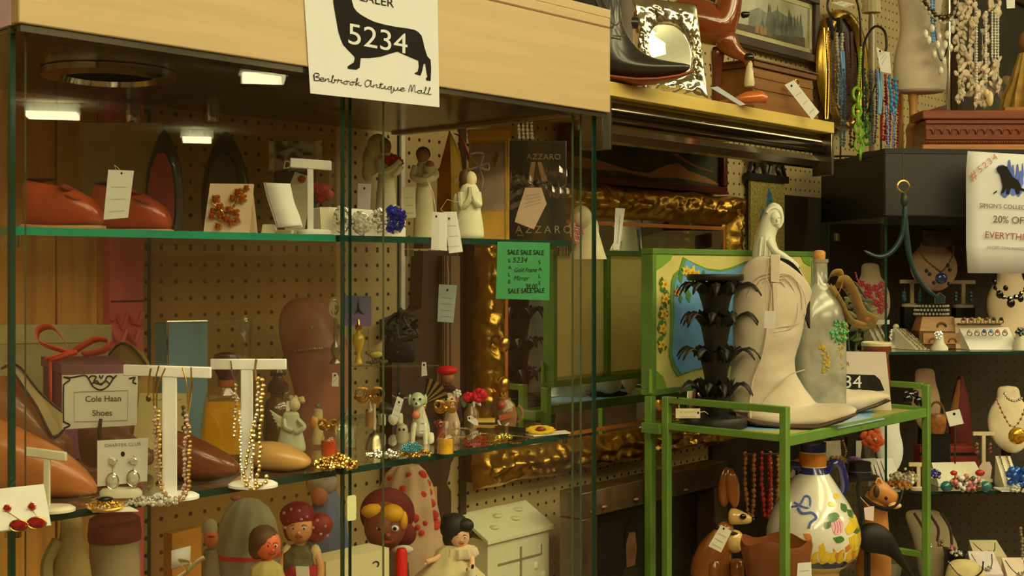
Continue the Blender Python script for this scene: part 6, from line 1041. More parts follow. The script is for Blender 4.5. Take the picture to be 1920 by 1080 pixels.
# glass bottle with cork and glitter
t = T('glass_bottle', 'frosted clear square bottle with a cork and gold glitter trails, behind the front boot', 'bottle', 1537, onK(1537, 2.56), ('t', 2.56)); y0 = t.py
FROST = glassy((.8, .82, .74), .08, .6, (.62, .6, .5), .15, 'frosted_glass')
m = t.mb(); flask(m, 1537, [(46, 38, y0), (47, 39, 700), (46, 38, 610), (40, 34, 575), (24, 22, 545), (14, 14, 530), (13, 13, 494), (15, 15, 492), (15, 15, 486)], 24, .6); t.add('bottle', m, FROST)
m = t.mb(); m.lathe([(10, 498), (11, 486), (12, 474), (9, 470), (3, 469)], 1536, 0, 16); t.add('cork', m, M((196, 130, 50), .7, e=.78, var=.25, scale=80))
m = t.mb(); random.seed(4)
for k in range(160): f = random.random(); m.ball((1532+8*math.sin(f*9)+random.uniform(-6, 6), -38*min(1, .3+f)-2, 545+150*f), random.uniform(1, 2.6), 5)
for k in range(60): f = random.random(); m.ball((1568+6*math.sin(f*7)+random.uniform(-8, 8), -36, 600+90*f), random.uniform(1, 2.4), 5)
t.add('gold_glitter', m, M((.8, .6, .1), .35, .3, raw=True), ang=20)['kind'] = 'stuff'
m = t.mb(); gems(m, 1564, 620, 16, 22, 40, 3, -38, 2); t.add('green_sequins', m, M((60, 150, 70), .3, e=.75, var=.4), ang=20)['kind'] = 'stuff'
t = T('ribbon_bow', 'ochre and gold cloth ribbon tied round the bottle neck with a long trailing end', 'bow', 1560, 530, ('t', 2.54)); RIB = M((170, 130, 56), .6, e=.72, var=.25, scale=25)
for q, w in (([(1552, 0, 528), (1556, -10, 514), (1572, -12, 512), (1576, -10, 530), (1566, -8, 556), (1554, -4, 538)], 22), ([(1566, -6, 530), (1582, -14, 530), (1600, -16, 560), (1612, -16, 590), (1640, -10, 606)], 40), ([(1560, -4, 540), (1576, -10, 570), (1592, -10, 600), (1620, -8, 612)], 20)):
    ribbon(t, q, w, RIB, 'ribbon_loop', th=.001)
m = t.mb(); m.ball((1622, -16, 596), 6, 8); t.add('rose_bud', m, M((200, 110, 66), .5, e=.72))
for k in range(4): m = t.mb(); m.tube(arc(1592+k*4, 552+k*4, 20, 26-k*3, -2.4, -.2, 8, -4), 1.2, 4); t.add('wire_curl', m, BLACK)
t = T('leafy_sprig', 'dark green dried sprig behind the bottle and the trailing ribbon', 'plant', 1600, onK(1600, 2.8), ('t', 2.8)); random.seed(8); LF = [M((64, 70, 28), .7, e=.65), M((96, 92, 40), .7, e=.65)]
for k in range(26): x, y = random.uniform(1578, 1634), random.uniform(560, 670); m = t.mb(); m.ball((x, random.uniform(-10, 8), y), random.uniform(7, 12), 7, (.5, .3, 1.3), ('Y', random.uniform(-1.4, 1.4))); t.add('leaf', m, LF[k % 2])
m = t.mb(); m.tube([(1600, 0, t.py), (1604, 0, 660), (1610, 0, 580)], 2.4, 5); m.tube([(1600, 0, t.py), (1592, 0, 660), (1588, 0, 600)], 2, 5); t.add('stem', m, LF[0])
# number card, brown vase
t = T('dealer_card', 'white dealer card with half of a black dog silhouette and the number 34 showing', 'sign', 1622, onK(1622, 2.69), ('t', 2.69)); CARD = M((196, 176, 132), .75, e=.75, var=.03)
m = t.mb(); m.prism([(1524, 658), (1661, 660), (1672, t.py), (1524, t.py)], 0, .8); t.add('card', m, CARD, smooth=False)
m = t.mb(); m.prism([(1540, 710), (1560, 700), (1600, 702), (1640, 703), (1650, 712), (1658, 732), (1640, 734), (1610, 730), (1585, 736), (1540, 738)], -.8, 0); t.add('dog_silhouette', m, INK, smooth=False); t.text('5234', 1545, 727, 33, SIGN, -1.2, xs=1.08); t.text('DEALER', 1554, 686, 11, INK, -.6)
m = t.mb(); m.prism([(1576, 660), (1587, 656), (1585, 668), (1575, 670)], -1.6, -.3); t.add('green_tape', m, M((30, 140, 70), .5, e=.75), smooth=False)
t = T('ceramic_vase', 'tall brown drip-glazed vase with a pale rim behind the dealer card', 'vase', 1643, onK(1643, 2.73), ('t', 2.73)); y0 = t.py
BV = M((110, 54, 26), .2, e=.65, var=.5, scale=14, coat=.8)
m = t.mb(); m.lathe([(20, y0), (24, y0-8), (26, 720), (24, 680), (22, 664), (27, 658), (27, 648), (25, 648), (20, 662)], 1643, 0, 26, cap=False); t.add('body', m, BV); m = t.mb(); m.lathe([(27.5, 648), (28, 643), (26, 641), (24, 645)], 1643, 0, 26, cap=False); t.add('rim', m, M((206, 186, 120), .4, e=.75))
t = T('papers', 'pale blue-grey papers lying under the white boots on the cart shelf', 'paper', 1560, 790, ('h', KT+.0002)); m = MB(lambda q: Vector(q)); k_ = t.k
m.box((.0, .0, .0012), (.2, .13, .0024), ('Z', WA)); t.add('sheet', m, M((150, 164, 150), .7, e=.75), smooth=False)
# ================================================================ lower tier of the cart
K2 = KS2-.0015
def y2(t): return HY-K2*F/t
DEER = M((150, 84, 30), .14, e=.72, var=.35, scale=9, coat=1); DEERC = M((196, 156, 74), .16, e=.65, var=.12, coat=1)
t = T('deer_figurine', 'glossy brown kangaroo-like deer figurine with upright ears and a black neck ribbon', 'figurine', 1345, y2(2.47), ('t', 2.47)); y0 = t.py
t.skin('body', [(1338, 6, y0-52), (1334, 8, 1070), (1340, 4, 1030), (1356, -4, 1000), (1366, -8, 976)], [(0, 1), (1, 2), (2, 3), (3, 4)], [44, 48, 36, 20, 16], DEER, 2)
t.skin('head', [(1362, -8, 966), (1378, -12, 966), (1396, -16, 970), (1408, -18, 971)], [(0, 1), (1, 2), (2, 3)], [19, 17, 11, 6], DEERC, 2)
for x, a in ((1358, -.1), (1378, .12)): m = t.mb(); m.ball((x-1+(4 if x < 1365 else -4), -4 if x > 1365 else 6, 914), 19, 12, (.7, .55, 2.0), ('Y', a)); t.add('ear', m, DEER)
m = t.mb(); m.ball((1388, -28, 963), 6, 10, (1.1, .6, .9)); e = t.add('eye', m, BLACKGLOSS); m = t.mb(); m.ball((1408, -19, 970), 4, 8); t.add('nose', m, BLACKGLOSS)
m = t.mb(); m.tube([(1362+22*math.cos(a), -6+20*math.sin(a), 992+7*math.cos(a)) for a in [2*PI*i/16 for i in range(16)]], 3.4, 6, True); t.add('neck_ribbon', m, BLACK); m = t.mb(); m.ball((1376, -14, 1012), 20, 12, (.9, .7, 1.1)); t.add('cream_chest', m, DEERC)
for sx, y in ((1320, -30), (1362, -34)): t.skin('foreleg', [(sx+16, y+14, 1040), (sx+14, y, 1075), (sx+14, y-6, y0-8)], [(0, 1), (1, 2)], [16, 13, 10], DEER, 1)
hangtag('white price tag hanging from the ribbon of the glossy deer figurine', [(1352, 984), (1372, 996), (1352, 1036), (1328, 1024)], ('t', 2.29), lines=3, mat=M((206, 190, 134), .8, e=.75), hole=(1357, 991), string=[(1357, 0, 991), (1362, 8, 986)])
POT = M((116, 62, 24), .3, e=.62, var=.15, scale=8, coat=.6)
t = T('ceramic_planter', 'round brown glazed planter with a wavy rim at the corner post of the cart', 'planter', 1456, y2(2.36), ('t', 2.36)); m = t.mb(); n = 40; w_ = lambda j: 6*math.sin(4*2*PI*j/n)
m.loft([[(1456+r*math.cos(2*PI*j/n), r*.8*math.sin(2*PI*j/n), z+(w_(j) if z < 1040 else 0)) for j in range(n)] for r, z in ((48, t.py), (54, 1090), (62, 1050), (68, 1024), (65, 1012), (62, 1012), (62, 1026), (54, 1060), (48, t.py-8))]); t.add('pot', m, POT)
hangtag('white paper price square hanging on the brown planter', [(1496, 1056), (1521, 1054), (1522, 1082), (1494, 1084)], ('t', 2.27), mat=PAPER, lines=1)
# painted jar with two blue handles
VM = M((216, 198, 146), .18, e=.74, var=.04, scale=6, coat=1); VB = M((30, 32, 74), .2, e=.7, coat=1); VY = M((226, 176, 34), .3, e=.76, coat=.6); VO = M((196, 116, 34), .3, e=.74, coat=.6); VG = M((70, 104, 40), .3, e=.7, coat=.6); VP = M((214, 150, 130), .3, e=.76, coat=.6); VBL = M((80, 92, 128), .3, e=.72, coat=.6)
t = T('painted_jar', 'tall cream majolica jar painted with yellow fruit, blue loop handles and blue neck', 'vase', 1528, y2(2.5), ('t', 2.5)); vx = 1524
VPF = [(52, t.py), (54, t.py-5), (48, 1076), (50, 1064), (68, 1052), (81, 1034), (87, 1008), (85, 988), (77, 963), (66, 942), (55, 925), (41, 903), (30, 887), (25, 876), (24, 832)]
def vr(y):
    for (r1, a), (r0, b) in zip(VPF, VPF[1:]):
        if b <= y <= a: return r1+(r0-r1)*(a-y)/(a-b)
    return 24
m = t.mb(); m.lathe([q for q in VPF if q[1] <= 1053], vx, 0, 40); body = t.add('body', m, VM)
m = t.mb(); m.lathe([q for q in VPF if q[1] >= 1051], vx, 0, 36); t.add('foot', m, M((190, 150, 70), .25, e=.7, coat=1))
for ya, yb_, mt, nm, g in ((1050, 1036, VB, 'blue_base_band', 1), (886, 874, VB, 'blue_shoulder_band', 1), (846, 829, VB, 'blue_neck_band', 1), (872, 848, VO, 'ochre_neck_band', .8)):
    m = t.mb(); m.lathe([(vr(ya)+g*.6, ya), (vr((ya+yb_)/2)+g, (ya+yb_)/2), (vr(yb_)+g, yb_)], vx, 0, 36, cap=False); t.add(nm, m, mt, parent=body)
m = t.mb(); m.lathe([(24, 833), (27, 830), (27, 824), (22, 822), (20, 830)], vx-5, 0, 30, cap=False); t.add('rim', m, VB)
for pts in ([(1500, 0, 894), (1496, -4, 876), (1482, -4, 872), (1472, -4, 886), (1471, -4, 906), (1474, -4, 926)], [(1552, 0, 884), (1560, -4, 868), (1574, -4, 872), (1581, -4, 894), (1582, -4, 912), (1576, -4, 930)]): m = t.mb(); m.tube(catmull(pts, 5), 8.5, 8); t.add('handle', m, VB)
def vd(pts, mt, nm, lift=1.0):
    m = t.mb(); cx, cy = sum(p[0] for p in pts)/len(pts), sum(p[1] for p in pts)/len(pts); pr = catmull([(x, 0, y) for x, y in pts+[pts[0]]], 3)
    def S(x, y, l=0): r = vr(y); q = max(-.97, min(.97, (x-vx)/r)); return (vx+(r+l)*q, -math.sqrt(max(1, (r+l)**2*(1-q*q))), y)
    rg = [[S(cx+(p.x-cx)*f, cy+(p.z-cy)*f, lift) for p in pr] for f in (.02, .5, 1)]+[[S(p.x, p.z, -.5) for p in pr]]; m.loft(rg, cap=False); t.add(nm, m, mt, parent=body)
def vline(pts, w, mt, nm):
    m = t.mb(); P = []
    for p in catmull([(x, 0, y) for x, y in pts], 5): r = vr(p.z)+.5; q = max(-.97, min(.97, (p.x-vx)/r)); P.append((vx+r*q, -r*math.sqrt(1-q*q), p.z))
    m.tube(P, w, 5); t.add(nm, m, mt, parent=body)
vline([(1474, 942), (1488, 936), (1498, 922), (1506, 924), (1504, 938), (1494, 940), (1480, 934)], 2.2, VBL, 'blue_ribbon'); vline([(1484, 942), (1490, 950), (1506, 948), (1512, 956), (1502, 964), (1498, 974)], 2.8, VBL, 'blue_ribbon')
for q, mt in (([(1540, 930), (1556, 934), (1550, 938), (1538, 936)], VY), ([(1552, 918), (1562, 920), (1560, 926), (1550, 924)], VY), ([(1536, 950), (1550, 948), (1556, 956), (1542, 964), (1534, 958)], VG), ([(1564, 934), (1576, 940), (1572, 950), (1562, 944)], VG), ([(1576, 946), (1590, 952), (1586, 962), (1576, 956)], VG), ([(1526, 964), (1538, 962), (1536, 972), (1526, 974)], VG), ([(1540, 990), (1556, 988), (1562, 996), (1548, 1000)], VG), ([(1582, 984), (1600, 978), (1608, 986), (1594, 990)], VG),
    ([(1538, 968), (1552, 956), (1562, 966), (1558, 982), (1544, 984)], VP), ([(1564, 976), (1584, 962), (1598, 972), (1584, 984), (1570, 986)], VY), ([(1576, 960), (1592, 958), (1604, 972), (1598, 978), (1584, 968)], VY), ([(1590, 976), (1604, 974), (1608, 982), (1596, 984)], VY), ([(1572, 992), (1588, 990), (1590, 1016), (1580, 1018), (1574, 1006)], VY), ([(1592, 990), (1606, 988), (1604, 1012), (1594, 1016)], VY), ([(1488, 984), (1500, 984), (1502, 996), (1494, 1002), (1492, 994)], VO), ([(1514, 1004), (1522, 998), (1520, 1012), (1526, 1024), (1544, 1016), (1546, 1028), (1528, 1034), (1516, 1026)], VY), ([(1540, 1008), (1548, 1018), (1560, 1012), (1562, 1028), (1550, 1036), (1542, 1026)], VO), ([(1570, 1022), (1588, 1020), (1586, 1040), (1572, 1042)], VO), ([(1592, 1018), (1602, 1016), (1600, 1034), (1592, 1038)], VY), ([(1564, 1008), (1572, 1004), (1574, 1014), (1566, 1018)], VO), ([(1462, 1000), (1480, 996), (1486, 1014), (1470, 1022)], VO), ([(1450, 985), (1458, 968), (1462, 990), (1456, 1006)], VP)): vd(q, mt, 'painted_fruit' if mt in (VY, VO) else 'painted_flower' if mt is VP else 'painted_leaf')
for x in (1500, 1516, 1532, 1548, 1566, 1584): vd([(x, 1036), (x+4, 1020), (x+14, 1014), (x+11, 1024), (x+14, 1034), (x+6, 1040)], VY, 'painted_flame', 1.3); vline([(x+2, 1034), (x+6, 1020), (x+13, 1015)], 1, VO, 'flame_outline')
for k in range(3): vline([(1544+k*5, 962), (1546+k*5, 972), (1543+k*6, 982)], .8, M((150, 60, 44), .5), 'petal_vein')
for x in (1577, 1583, 1596, 1601): vline([(x, 992), (x+.5, 1004), (x, 1014)], .8, VO, 'basket_rib')
# donkey in a top hat, iron heron
DK = M((168, 104, 40), .35, e=.65, var=.3, scale=14)
t = T('donkey_figurine', 'orange-brown carved donkey bust wearing a black top hat and harness', 'figurine', 1638, y2(2.62), ('t', 2.62)); y0 = t.py
t.skin('body', [(1636, 4, y0-30), (1640, 2, 1040), (1644, 0, 990), (1642, -2, 950), (1636, -4, 915)], [(0, 1), (1, 2), (2, 3), (3, 4)], [40, 34, 24, 22, 24], DK, 2); t.skin('head', [(1630, -6, 910), (1646, -12, 920), (1664, -16, 930), (1678, -18, 936)], [(0, 1), (1, 2), (2, 3)], [26, 24, 18, 13], DK, 2)
m = t.mb(); m.lathe([(36, 896), (36, 892), (22, 890), (20, 872), (21, 866)], 1612, 0, 24, lean=0); t.add('top_hat', m, BLACK); m = t.mb(); m.lathe([(21.5, 890), (21.2, 882)], 1612, 0, 24, cap=False); t.add('hat_band', m, M((96, 60, 66), .6, e=.6))
m = t.mb(); m.ball((1634, -32, 916), 10, 10, (.6, .5, 1.2)); t.add('eye_socket', m, DKB); m = t.mb(); m.ball((1652, -32, 928), 3.4, 8); t.add('nostril', m, BLACK)
m = t.mb(); m.tube(catmull([(1612, -22, 928), (1630, -34, 940), (1654, -38, 946), (1674, -34, 936), (1684, -24, 916)], 5), 3, 6); m.tube(catmull([(1616, -24, 934), (1634, -34, 946), (1656, -38, 951)], 5), 2, 6); t.add('harness_strap', m, BLACK); m = t.mb(); m.tube(arc(1640, 906, 6, 14, -2.8, -.3, 8, -26), 2, 5); t.add('brow', m, M((206, 150, 80), .4, e=.7)); m = t.mb(); m.ball((1668, -32, 942), 9, 10, (1.4, .7, .7)); t.add('muzzle', m, M((206, 160, 84), .4, e=.7))
hangtag('pinkish white price tag on the neck of the donkey figurine', [(1620, 952), (1639, 949), (1638, 977), (1622, 974)], ('t', 2.5), mat=M((206, 178, 140), .8, e=.72), lines=0)
t = T('iron_heron', 'black iron heron silhouette with a long tail stretching down to the right', 'figurine', 1640, y2(2.54), ('t', 2.54)); y0 = t.py; IR = M((20, 15, 9), .6, e=.8)
t.skin('body', [(1606, -4, 1004), (1628, -4, 1006), (1654, -4, 1012), (1676, -4, 1034), (1696, -4, 1062), (1712, -4, 1084)], [(0, 1), (1, 2), (2, 3), (3, 4), (4, 5)], [(14, 20), (22, 34), (20, 30), (10, 12), (6, 7), (4, 4)], IR, 2)
m = t.mb(); m.tube(catmull([(1610, -6, 1000), (1612, -8, 960), (1606, -8, 920), (1608, -8, 896)], 5), 4, 6); t.add('neck', m, IR)
for x in (1622, 1628): m = t.mb(); m.tube([(x, -4, 1020), (x, -4, y0)], 3, 6); t.add('leg', m, IR)
t.add('tag_string', t.mb().tube([(1610, -10, 930), (1628, -12, 950)], .7, 4), STRING)
for x, y, lb in ((1436, 920, 'strand of red beads hanging in the dark behind the corner post'), (1405, 905, 'strand of amber beads hanging left of the red beads behind the cart'), (1452, 900, 'short strand of ochre beads hanging right of the red beads')):
    t = T('bead_string', lb, 'necklace', x, 985, ('d', 1.58), 'bead strings on the wall behind the cart'); m = t.mb(); m.strand(catmull([(x-8, 0, 850), (x-9, -3, 900), (x-4, -5, 960), (x+4, -5, 962), (x+8, -3, 905), (x+7, 0, 850)], 5), 5, 1.9, 6, 1); t.add('bead_strand', m, M({1436: (170, 36, 26), 1405: (150, 96, 30), 1452: (176, 130, 50)}[x], .25, e=.55, coat=.6), ang=20); t.add('peg_hook', t.mb().tube([(x-9, -8, 850), (x+8, -8, 849), (x, 14, 848)], 1.6, 5), STEEL)
# ================================================================ on the wooden shelf
SZ = .3228
def yS(t): return HY-SZ*F/t
BB = M((46, 40, 28), .28, e=.85, coat=.35, var=.15, scale=8); RS = M((140, 60, 26), .4, e=.75)
t = T('cowboy_boot', 'black leather cowboy boot lying along the wooden shelf, toe to the right', 'boot', 1190, yS(2.17), ('t', 2.17)); y0 = t.py; o = y0-164
m = t.mb(); R = [(1040, -80, 1165, -90, 46), (1046, -20, 1164, -20, 46), (1060, 30, 1163, 22, 42), (1070, 70, 1168, 56, 38), (1078, 105, 1184, 84, 36), (1100, 140, 1204, 104, 36), (1140, 150, 1226, 114, 38), (1180, 156, 1246, 119, 38), (1220, 155, 1266, 122, 33), (1262, 148, 1284, 124, 22), (1290, 140, 1298, 128, 9)]
profile(m, [(a, b+o, c, d_+o, w) for a, b, c, d_, w in R], 24); up = t.add('upper', m, BB, sub=1)
m = t.mb(); profile(m, [(1096, 147+o, 1096, 138+o, 34), (1140, 157+o, 1140, 149+o, 41), (1190, 163+o, 1190, 155+o, 41), (1230, 161+o, 1230, 153+o, 34), (1270, 153+o, 1270, 146+o, 22), (1301, 141+o, 1301, 136+o, 8)], 18, .7); t.add('sole', m, RS); m = t.mb(); m.box((1090, 0, 153+o), (56, 62, 22)); t.add('heel', m, DKB, bev=.002)
for q in ([(1100, -44, -20), (1122, -46, 30), (1150, -40, 60), (1160, -32, 40), (1150, -42, 0), (1152, -42, -30)], [(1112, -46, -30), (1130, -46, 20), (1146, -42, 40), (1150, -42, 10)], [(1146, -42, 80), (1170, -34, 78), (1160, -38, 60)]): m = t.mb(); m.tube([(p.x, p.y, p.z+o) for p in catmull(q, 5)], 1.4, 5); t.add('decorative_stitching', m, M((80, 70, 46), .5, e=.7), parent=up)
t = T('boot_rack_pole', 'dark leather boot shaft lying behind the upright black boot shaft', 'boot', 1180, yS(2.3), ('t', 2.3)); m = t.mb(); m.lathe([(22, t.py), (22, 60), (20, -20)], 1166, 0, 20, 1, .7); t.add('shaft', m, M((84, 66, 40), .5, e=.7, var=.2)); m = t.mb(); profile(m, [(1166, 28, 1166, 54, 10), (1196, 32, 1196, 54, 10)], 12); t.add('rolled_cuff', m, BB)
t = T('mirror_frame', 'ornate silver photo frame holding a small mirror, behind the black boot toe', 'mirror', 1262, yS(2.36), ('t', 2.36)); SIL = M((.78, .76, .66), .2, 1, raw=True, var=.15)
n, mm = 150, 12; cxf, czf = 1256, 88
def outer(a):
    c, s = math.cos(a), math.sin(a); k = 1/max(abs(c)/64, abs(s)/92); x, z = k*c, k*s; return (cxf+x+z*.09, czf+z+x*.10)
def inner(a): c, s = math.cos(a), math.sin(a); return (cxf+3+40*math.copysign(abs(c)**.8, c)+s*5, czf+3+(58 if s > 0 else 50)*s+c*4)
rings = []
for i in range(n):
    a = 2*PI*i/n; (xo, zo), (xi, zi) = outer(a), inner(a); r = []
    for j in range(mm+1):
        f = j/mm; nv = noise.noise(Vector((math.cos(a)*7+f*5, math.sin(a)*7, f*6)))+.8*abs(noise.noise(Vector((math.cos(a)*15, math.sin(a)*15+f*9, f*11)))); r.append((xi+(xo-xi)*f*(1+.03*noise.noise(Vector((a*9, f, 2)))), -2-8*math.sin(PI*min(1, f*.9+.05))-6.5*nv*math.sin(PI*min(.97, f+.05))+(zo*0), zi+(zo-zi)*f))
    r += [(xo, 4, zo), (xi, 4, zi)]; rings.append(r)
rings.append(rings[0]); m = t.mb(); m.loft(rings, cap=False); fr = t.add('embossed_frame', m, SIL, ang=75)
m = t.mb(); m.add([(inner(2*PI*i/40)[0], 0, inner(2*PI*i/40)[1]) for i in range(40)]+[(inner(2*PI*i/40)[0], 2, inner(2*PI*i/40)[1]) for i in range(40)], [tuple(range(40))]+[(i, (i+1) % 40, (i+1) % 40+40, i+40) for i in range(40)]); mg = t.add('mirror_glass', m, MIRROR, smooth=False); mg.rotation_euler = (.0, 0, 0)
m = t.mb(); m.prism([(1250, 60), (1280, 60), (1290, t.py), (1240, t.py)], 6, 24); t.add('easel_back', m, BLACK, smooth=False)
t.o.rotation_euler = (-.12, 0, .10)
HORSE = M((122, 56, 20), .12, e=.7, var=.12, scale=6, coat=1)
t = T('horse_figurine', 'glossy chestnut horse statue with a raised white-socked foreleg behind the silver frame', 'figurine', 1340, yS(2.52), ('t', 2.52)); y0 = t.py
t.skin('body', [(1250, 0, 20), (1290, 0, 34), (1330, -4, 44), (1356, -8, 58), (1364, -8, 10), (1376, -10, -50)], [(0, 1), (1, 2), (2, 3), (3, 4), (4, 5)], [36, 42, 46, 44, 28, 20], HORSE, 2)
t.skin('raised_foreleg', [(1352, -12, 62), (1366, -18, 96), (1390, -24, 110), (1398, -24, 117), (1402, -26, 140), (1400, -26, 158)], [(0, 1), (1, 2), (2, 3), (3, 4), (4, 5)], [32, 19, 10, 8, 6, 8], HORSE, 2)
m = t.mb(); m.lathe([(9, 166), (10, 160), (8, 142), (6, 132), (6, 122)], 1400, -26, 14); t.add('white_sock', m, M((206, 186, 120), .3, e=.8)); m = t.mb(); m.ball((1398, -28, 112), 10, 10, (1.1, .9, .8)); t.add('dark_knee', m, BLACKGLOSS)
t.skin('foreleg', [(1346, -2, 84), (1344, 2, 130), (1342, 2, y0-6)], [(0, 1), (1, 2)], [18, 10, 9], M((90, 40, 16), .15, e=.7, coat=1), 1); t.skin('hind_leg', [(1262, 6, 60), (1256, 10, 120), (1260, 8, y0-6)], [(0, 1), (1, 2)], [26, 12, 10], HORSE, 1)
t.skin('tail', [(1388, -4, 30), (1404, -2, 26), (1398, 0, 34)], [(0, 1), (1, 2)], [8, 7, 4], BLACKGLOSS, 1)
t = TA('wooden_box', 'brown wooden desk box with stepped lid and a brass ring on the wooden shelf', 'box', 2.3, 1.36, SZ); WB = M((136, 86, 30), .35, e=.95, kind='wood', var=.2, scale=6); q0, q1, e0, e1 = 2.195, 2.455, 1.318, 1.425
m = t.mb(); bx(m, q0+.006, q1-.006, e0+.006, e1, SZ, .412); t.add('body', m, WB, bev=.001)
m = t.mb(); bx(m, q0, q1, e0, e1, .4125, .424); bx(m, q0-.004, q1+.004, e0-.004, e1, .424, .4275); t.add('lid', m, M((104, 62, 24), .35, e=.75, kind='wood', var=.2, scale=6), bev=.001)
for z in (.40, .376): m = t.mb(); bx(m, q0+.008, q1-.008, e0+.004, e0+.006, z-.008, z); t.add('drawer_line', m, WB, smooth=False)
m = t.mb(); a, _ = wq(1490, 146, 1.316); m.tube([(a+.01*math.cos(k), e0-.006, .392+.01*math.sin(k)) for k in [2*PI*i/14 for i in range(14)]], .002, 6, True); t.add('brass_ring', m, GOLD); m = t.mb(); bx(m, q0-.004, q1+.004, e0-.002, e1, SZ, SZ+.012); t.add('plinth', m, M((120, 72, 26), .35, e=.75, kind='wood'), smooth=False)
hangtag('long white price tag hanging from the brass ring of the wooden box', [(1471, 159), (1489, 150), (1536, 210), (1523, 225)], ('d', 1.285), lines=3, hole=(1484, 161), string=[(1484, 0, 161), (1487, 4, 154), (1490, 8, 148)])
t = T('horn_pipe', 'orange-brown polished wooden pipe lying before the wooden box', 'pipe', 1400, yS(2.43), ('t', 2.43)); m = t.mb(); profile(m, [(1370, t.py-4, 1374, 184, 8), (1396, t.py, 1396, 172, 14), (1424, t.py, 1428, 170, 15), (1436, t.py-2, 1438, 178, 10)], 16); t.add('bowl', m, M((186, 92, 26), .2, e=.75, coat=1)); t.add('stem', t.mb().tube([(1374, 0, 188), (1350, 4, t.py-4)], 4, 8), M((120, 70, 26), .3, e=.7))
hangtag('blue-white strip tag lying by the orange pipe on the wooden shelf', [(1332, 164), (1346, 162), (1398, 196), (1388, 198)], ('t', 2.36), mat=M((190, 190, 160), .8, e=.8), lines=0)
# framed print and gilt oval frame on the wall
t = picture('framed_print', 'misty forest print in a dark frame with a cream mount above the wooden box', 1335, -70, 1527, 122, 1.622, .024, M((58, 38, 24), .4, e=.75), M((150, 140, 84), .25, e=.75, var=.25, scale=12), .018, M((196, 178, 110), .6, e=.8))
t.paint([(.30, .12), (.30, .5), (.4, .62), (.5, .55), (.6, .68), (.72, .6), (.8, .64), (.9, .5), (.9, .12)], M((96, 96, 60), .3, e=.75, var=.4, scale=40), 'printed_trees')
random.seed(2)
for k in range(22): u = random.uniform(.3, .9); hh = random.uniform(.3, .62); t.paint([(u-.03, .14), (u-.02, .14+hh*.5), (u-.008, .14+hh*.8), (u, .16+hh), (u+.01, .14+hh*.75), (u+.022, .14+hh*.45), (u+.03, .14)], M([(56, 62, 36), (74, 76, 48), (44, 48, 30)][k % 3], .3, e=.75, var=.4, scale=60), 'printed_tree', .0002+k*.00001); t.paint([(.05, .1), (.05, .2), (.3, .24), (.6, .2), (.92, .3), (.92, .1)], M((110, 90, 40), .3, e=.75, var=.3, scale=30), 'printed_meadow', .0004)
for k, u in enumerate((.36, .41, .45)): t.paint([(u, .14), (u+.004, .27), (u+.02, .32), (u+.036, .27), (u+.04, .14)], M((150, 104, 44), .4, e=.75), 'printed_figure', .0007)
t = T('oval_frame', 'gilt oval picture frame with a dark centre behind the hanging necklaces', 'picture frame', 1574, 238, ('d', 1.6), None, True); m = t.mb(); m.tube([(1580+38*math.cos(a), -3, 130+104*math.sin(a)) for a in [2*PI*i/48 for i in range(48)]], 9, 8, True); fr = t.add('gilt_rim', m, M((.62, .4, .08), .3, 1, raw=True, bump=.2)); m = t.mb(); m.tube([(1580+44*math.cos(a), 0, 130+110*math.sin(a)) for a in [2*PI*i/48 for i in range(48)]], 4, 6, True); t.add('outer_bead', m, OLDGOLD, parent=fr); m = t.mb(); m.prism([(1580+36*math.cos(a), 130+102*math.sin(a)) for a in [2*PI*i/40 for i in range(40)]], 0, 6); t.add('dark_panel', m, M((44, 30, 20), .3, e=.75), smooth=False)
# ================================================================ on the black cabinet: necklaces, bust, shells, jewel box
TZ = RT+.0125
def yT(t): return HY-TZ*F/t
random.seed(31)
def treestand(label, cx, t_, hook):
    t = T('necklace_stand', label, 'jewellery stand', cx, yT(t_), ('t', t_), 'wire necklace stands'); WIRE = M((34, 24, 14), .35, e=.8)
    m = t.mb(); m.tube(catmull(hook, 6), 2.4, 6); t.add('hook', m, WIRE); m = t.mb(); m.tube(catmull([(cx-44, 4, t.py-3), (cx-20, -6, t.py-8), (cx+20, -6, t.py-9), (cx+44, 4, t.py-3)], 5), 2, 6); m.tube([(hook[0][0], 0, hook[0][2]), (cx, 0, 120), (cx, 0, t.py-2)], 2, 6); t.add('stem', m, WIRE); m = t.mb(); m.lathe([(30, t.py), (30, t.py-3), (4, t.py-5)], cx, 0, 24, 1, .5); t.add('base', m, WIRE); return t
treestand('black wire necklace stand with a looped top, left of the two on the dark cabinet', 1576, 3.2, [(1612, 0, 170), (1614, 0, 60), (1606, 0, 0), (1580, 0, -24), (1556, 0, -6), (1552, 0, 16), (1562, 0, 34), (1574, 0, 40)])
treestand('black wire necklace stand with a hooped arm, right of the two on the dark cabinet', 1652, 3.06, [(1618, 0, 240), (1618, 0, 120), (1622, 0, 76), (1640, 0, 50), (1658, 0, 58), (1662, 0, 84), (1660, 0, 96)])
def hang(label, x, y0, y1, w, mat, r, t_, kind='bead', sway=3, group='necklaces hanging from the wire stands', second=None):
    t = T('necklace', label, 'necklace', x, y1, ('t', t_), group); p = catmull([(x-w, 0, y0), (x-w*.9+sway, -2, (y0+y1)/2), (x-w*.6, -4, y1-6), (x, -5, y1), (x+w*.6, -4, y1-6), (x+w*.9+sway*.5, -2, (y0+y1)/2), (x+w, 0, y0)], 6)
    m = t.mb(); m.strand(p, r, 1.9, 6, r*.3) if kind == 'bead' else m.tube(p, r, 5); t.add('bead_strand' if kind == 'bead' else 'cord', m, mat, ang=20)
    if second: m = t.mb(); second(m); t.add('pendant', m, second.__dict__.get('mat', mat), ang=20)
    return t
def C(c, rough=.25, coat=.6): return M(c, rough, e=.75, coat=coat, var=.3, scale=120)
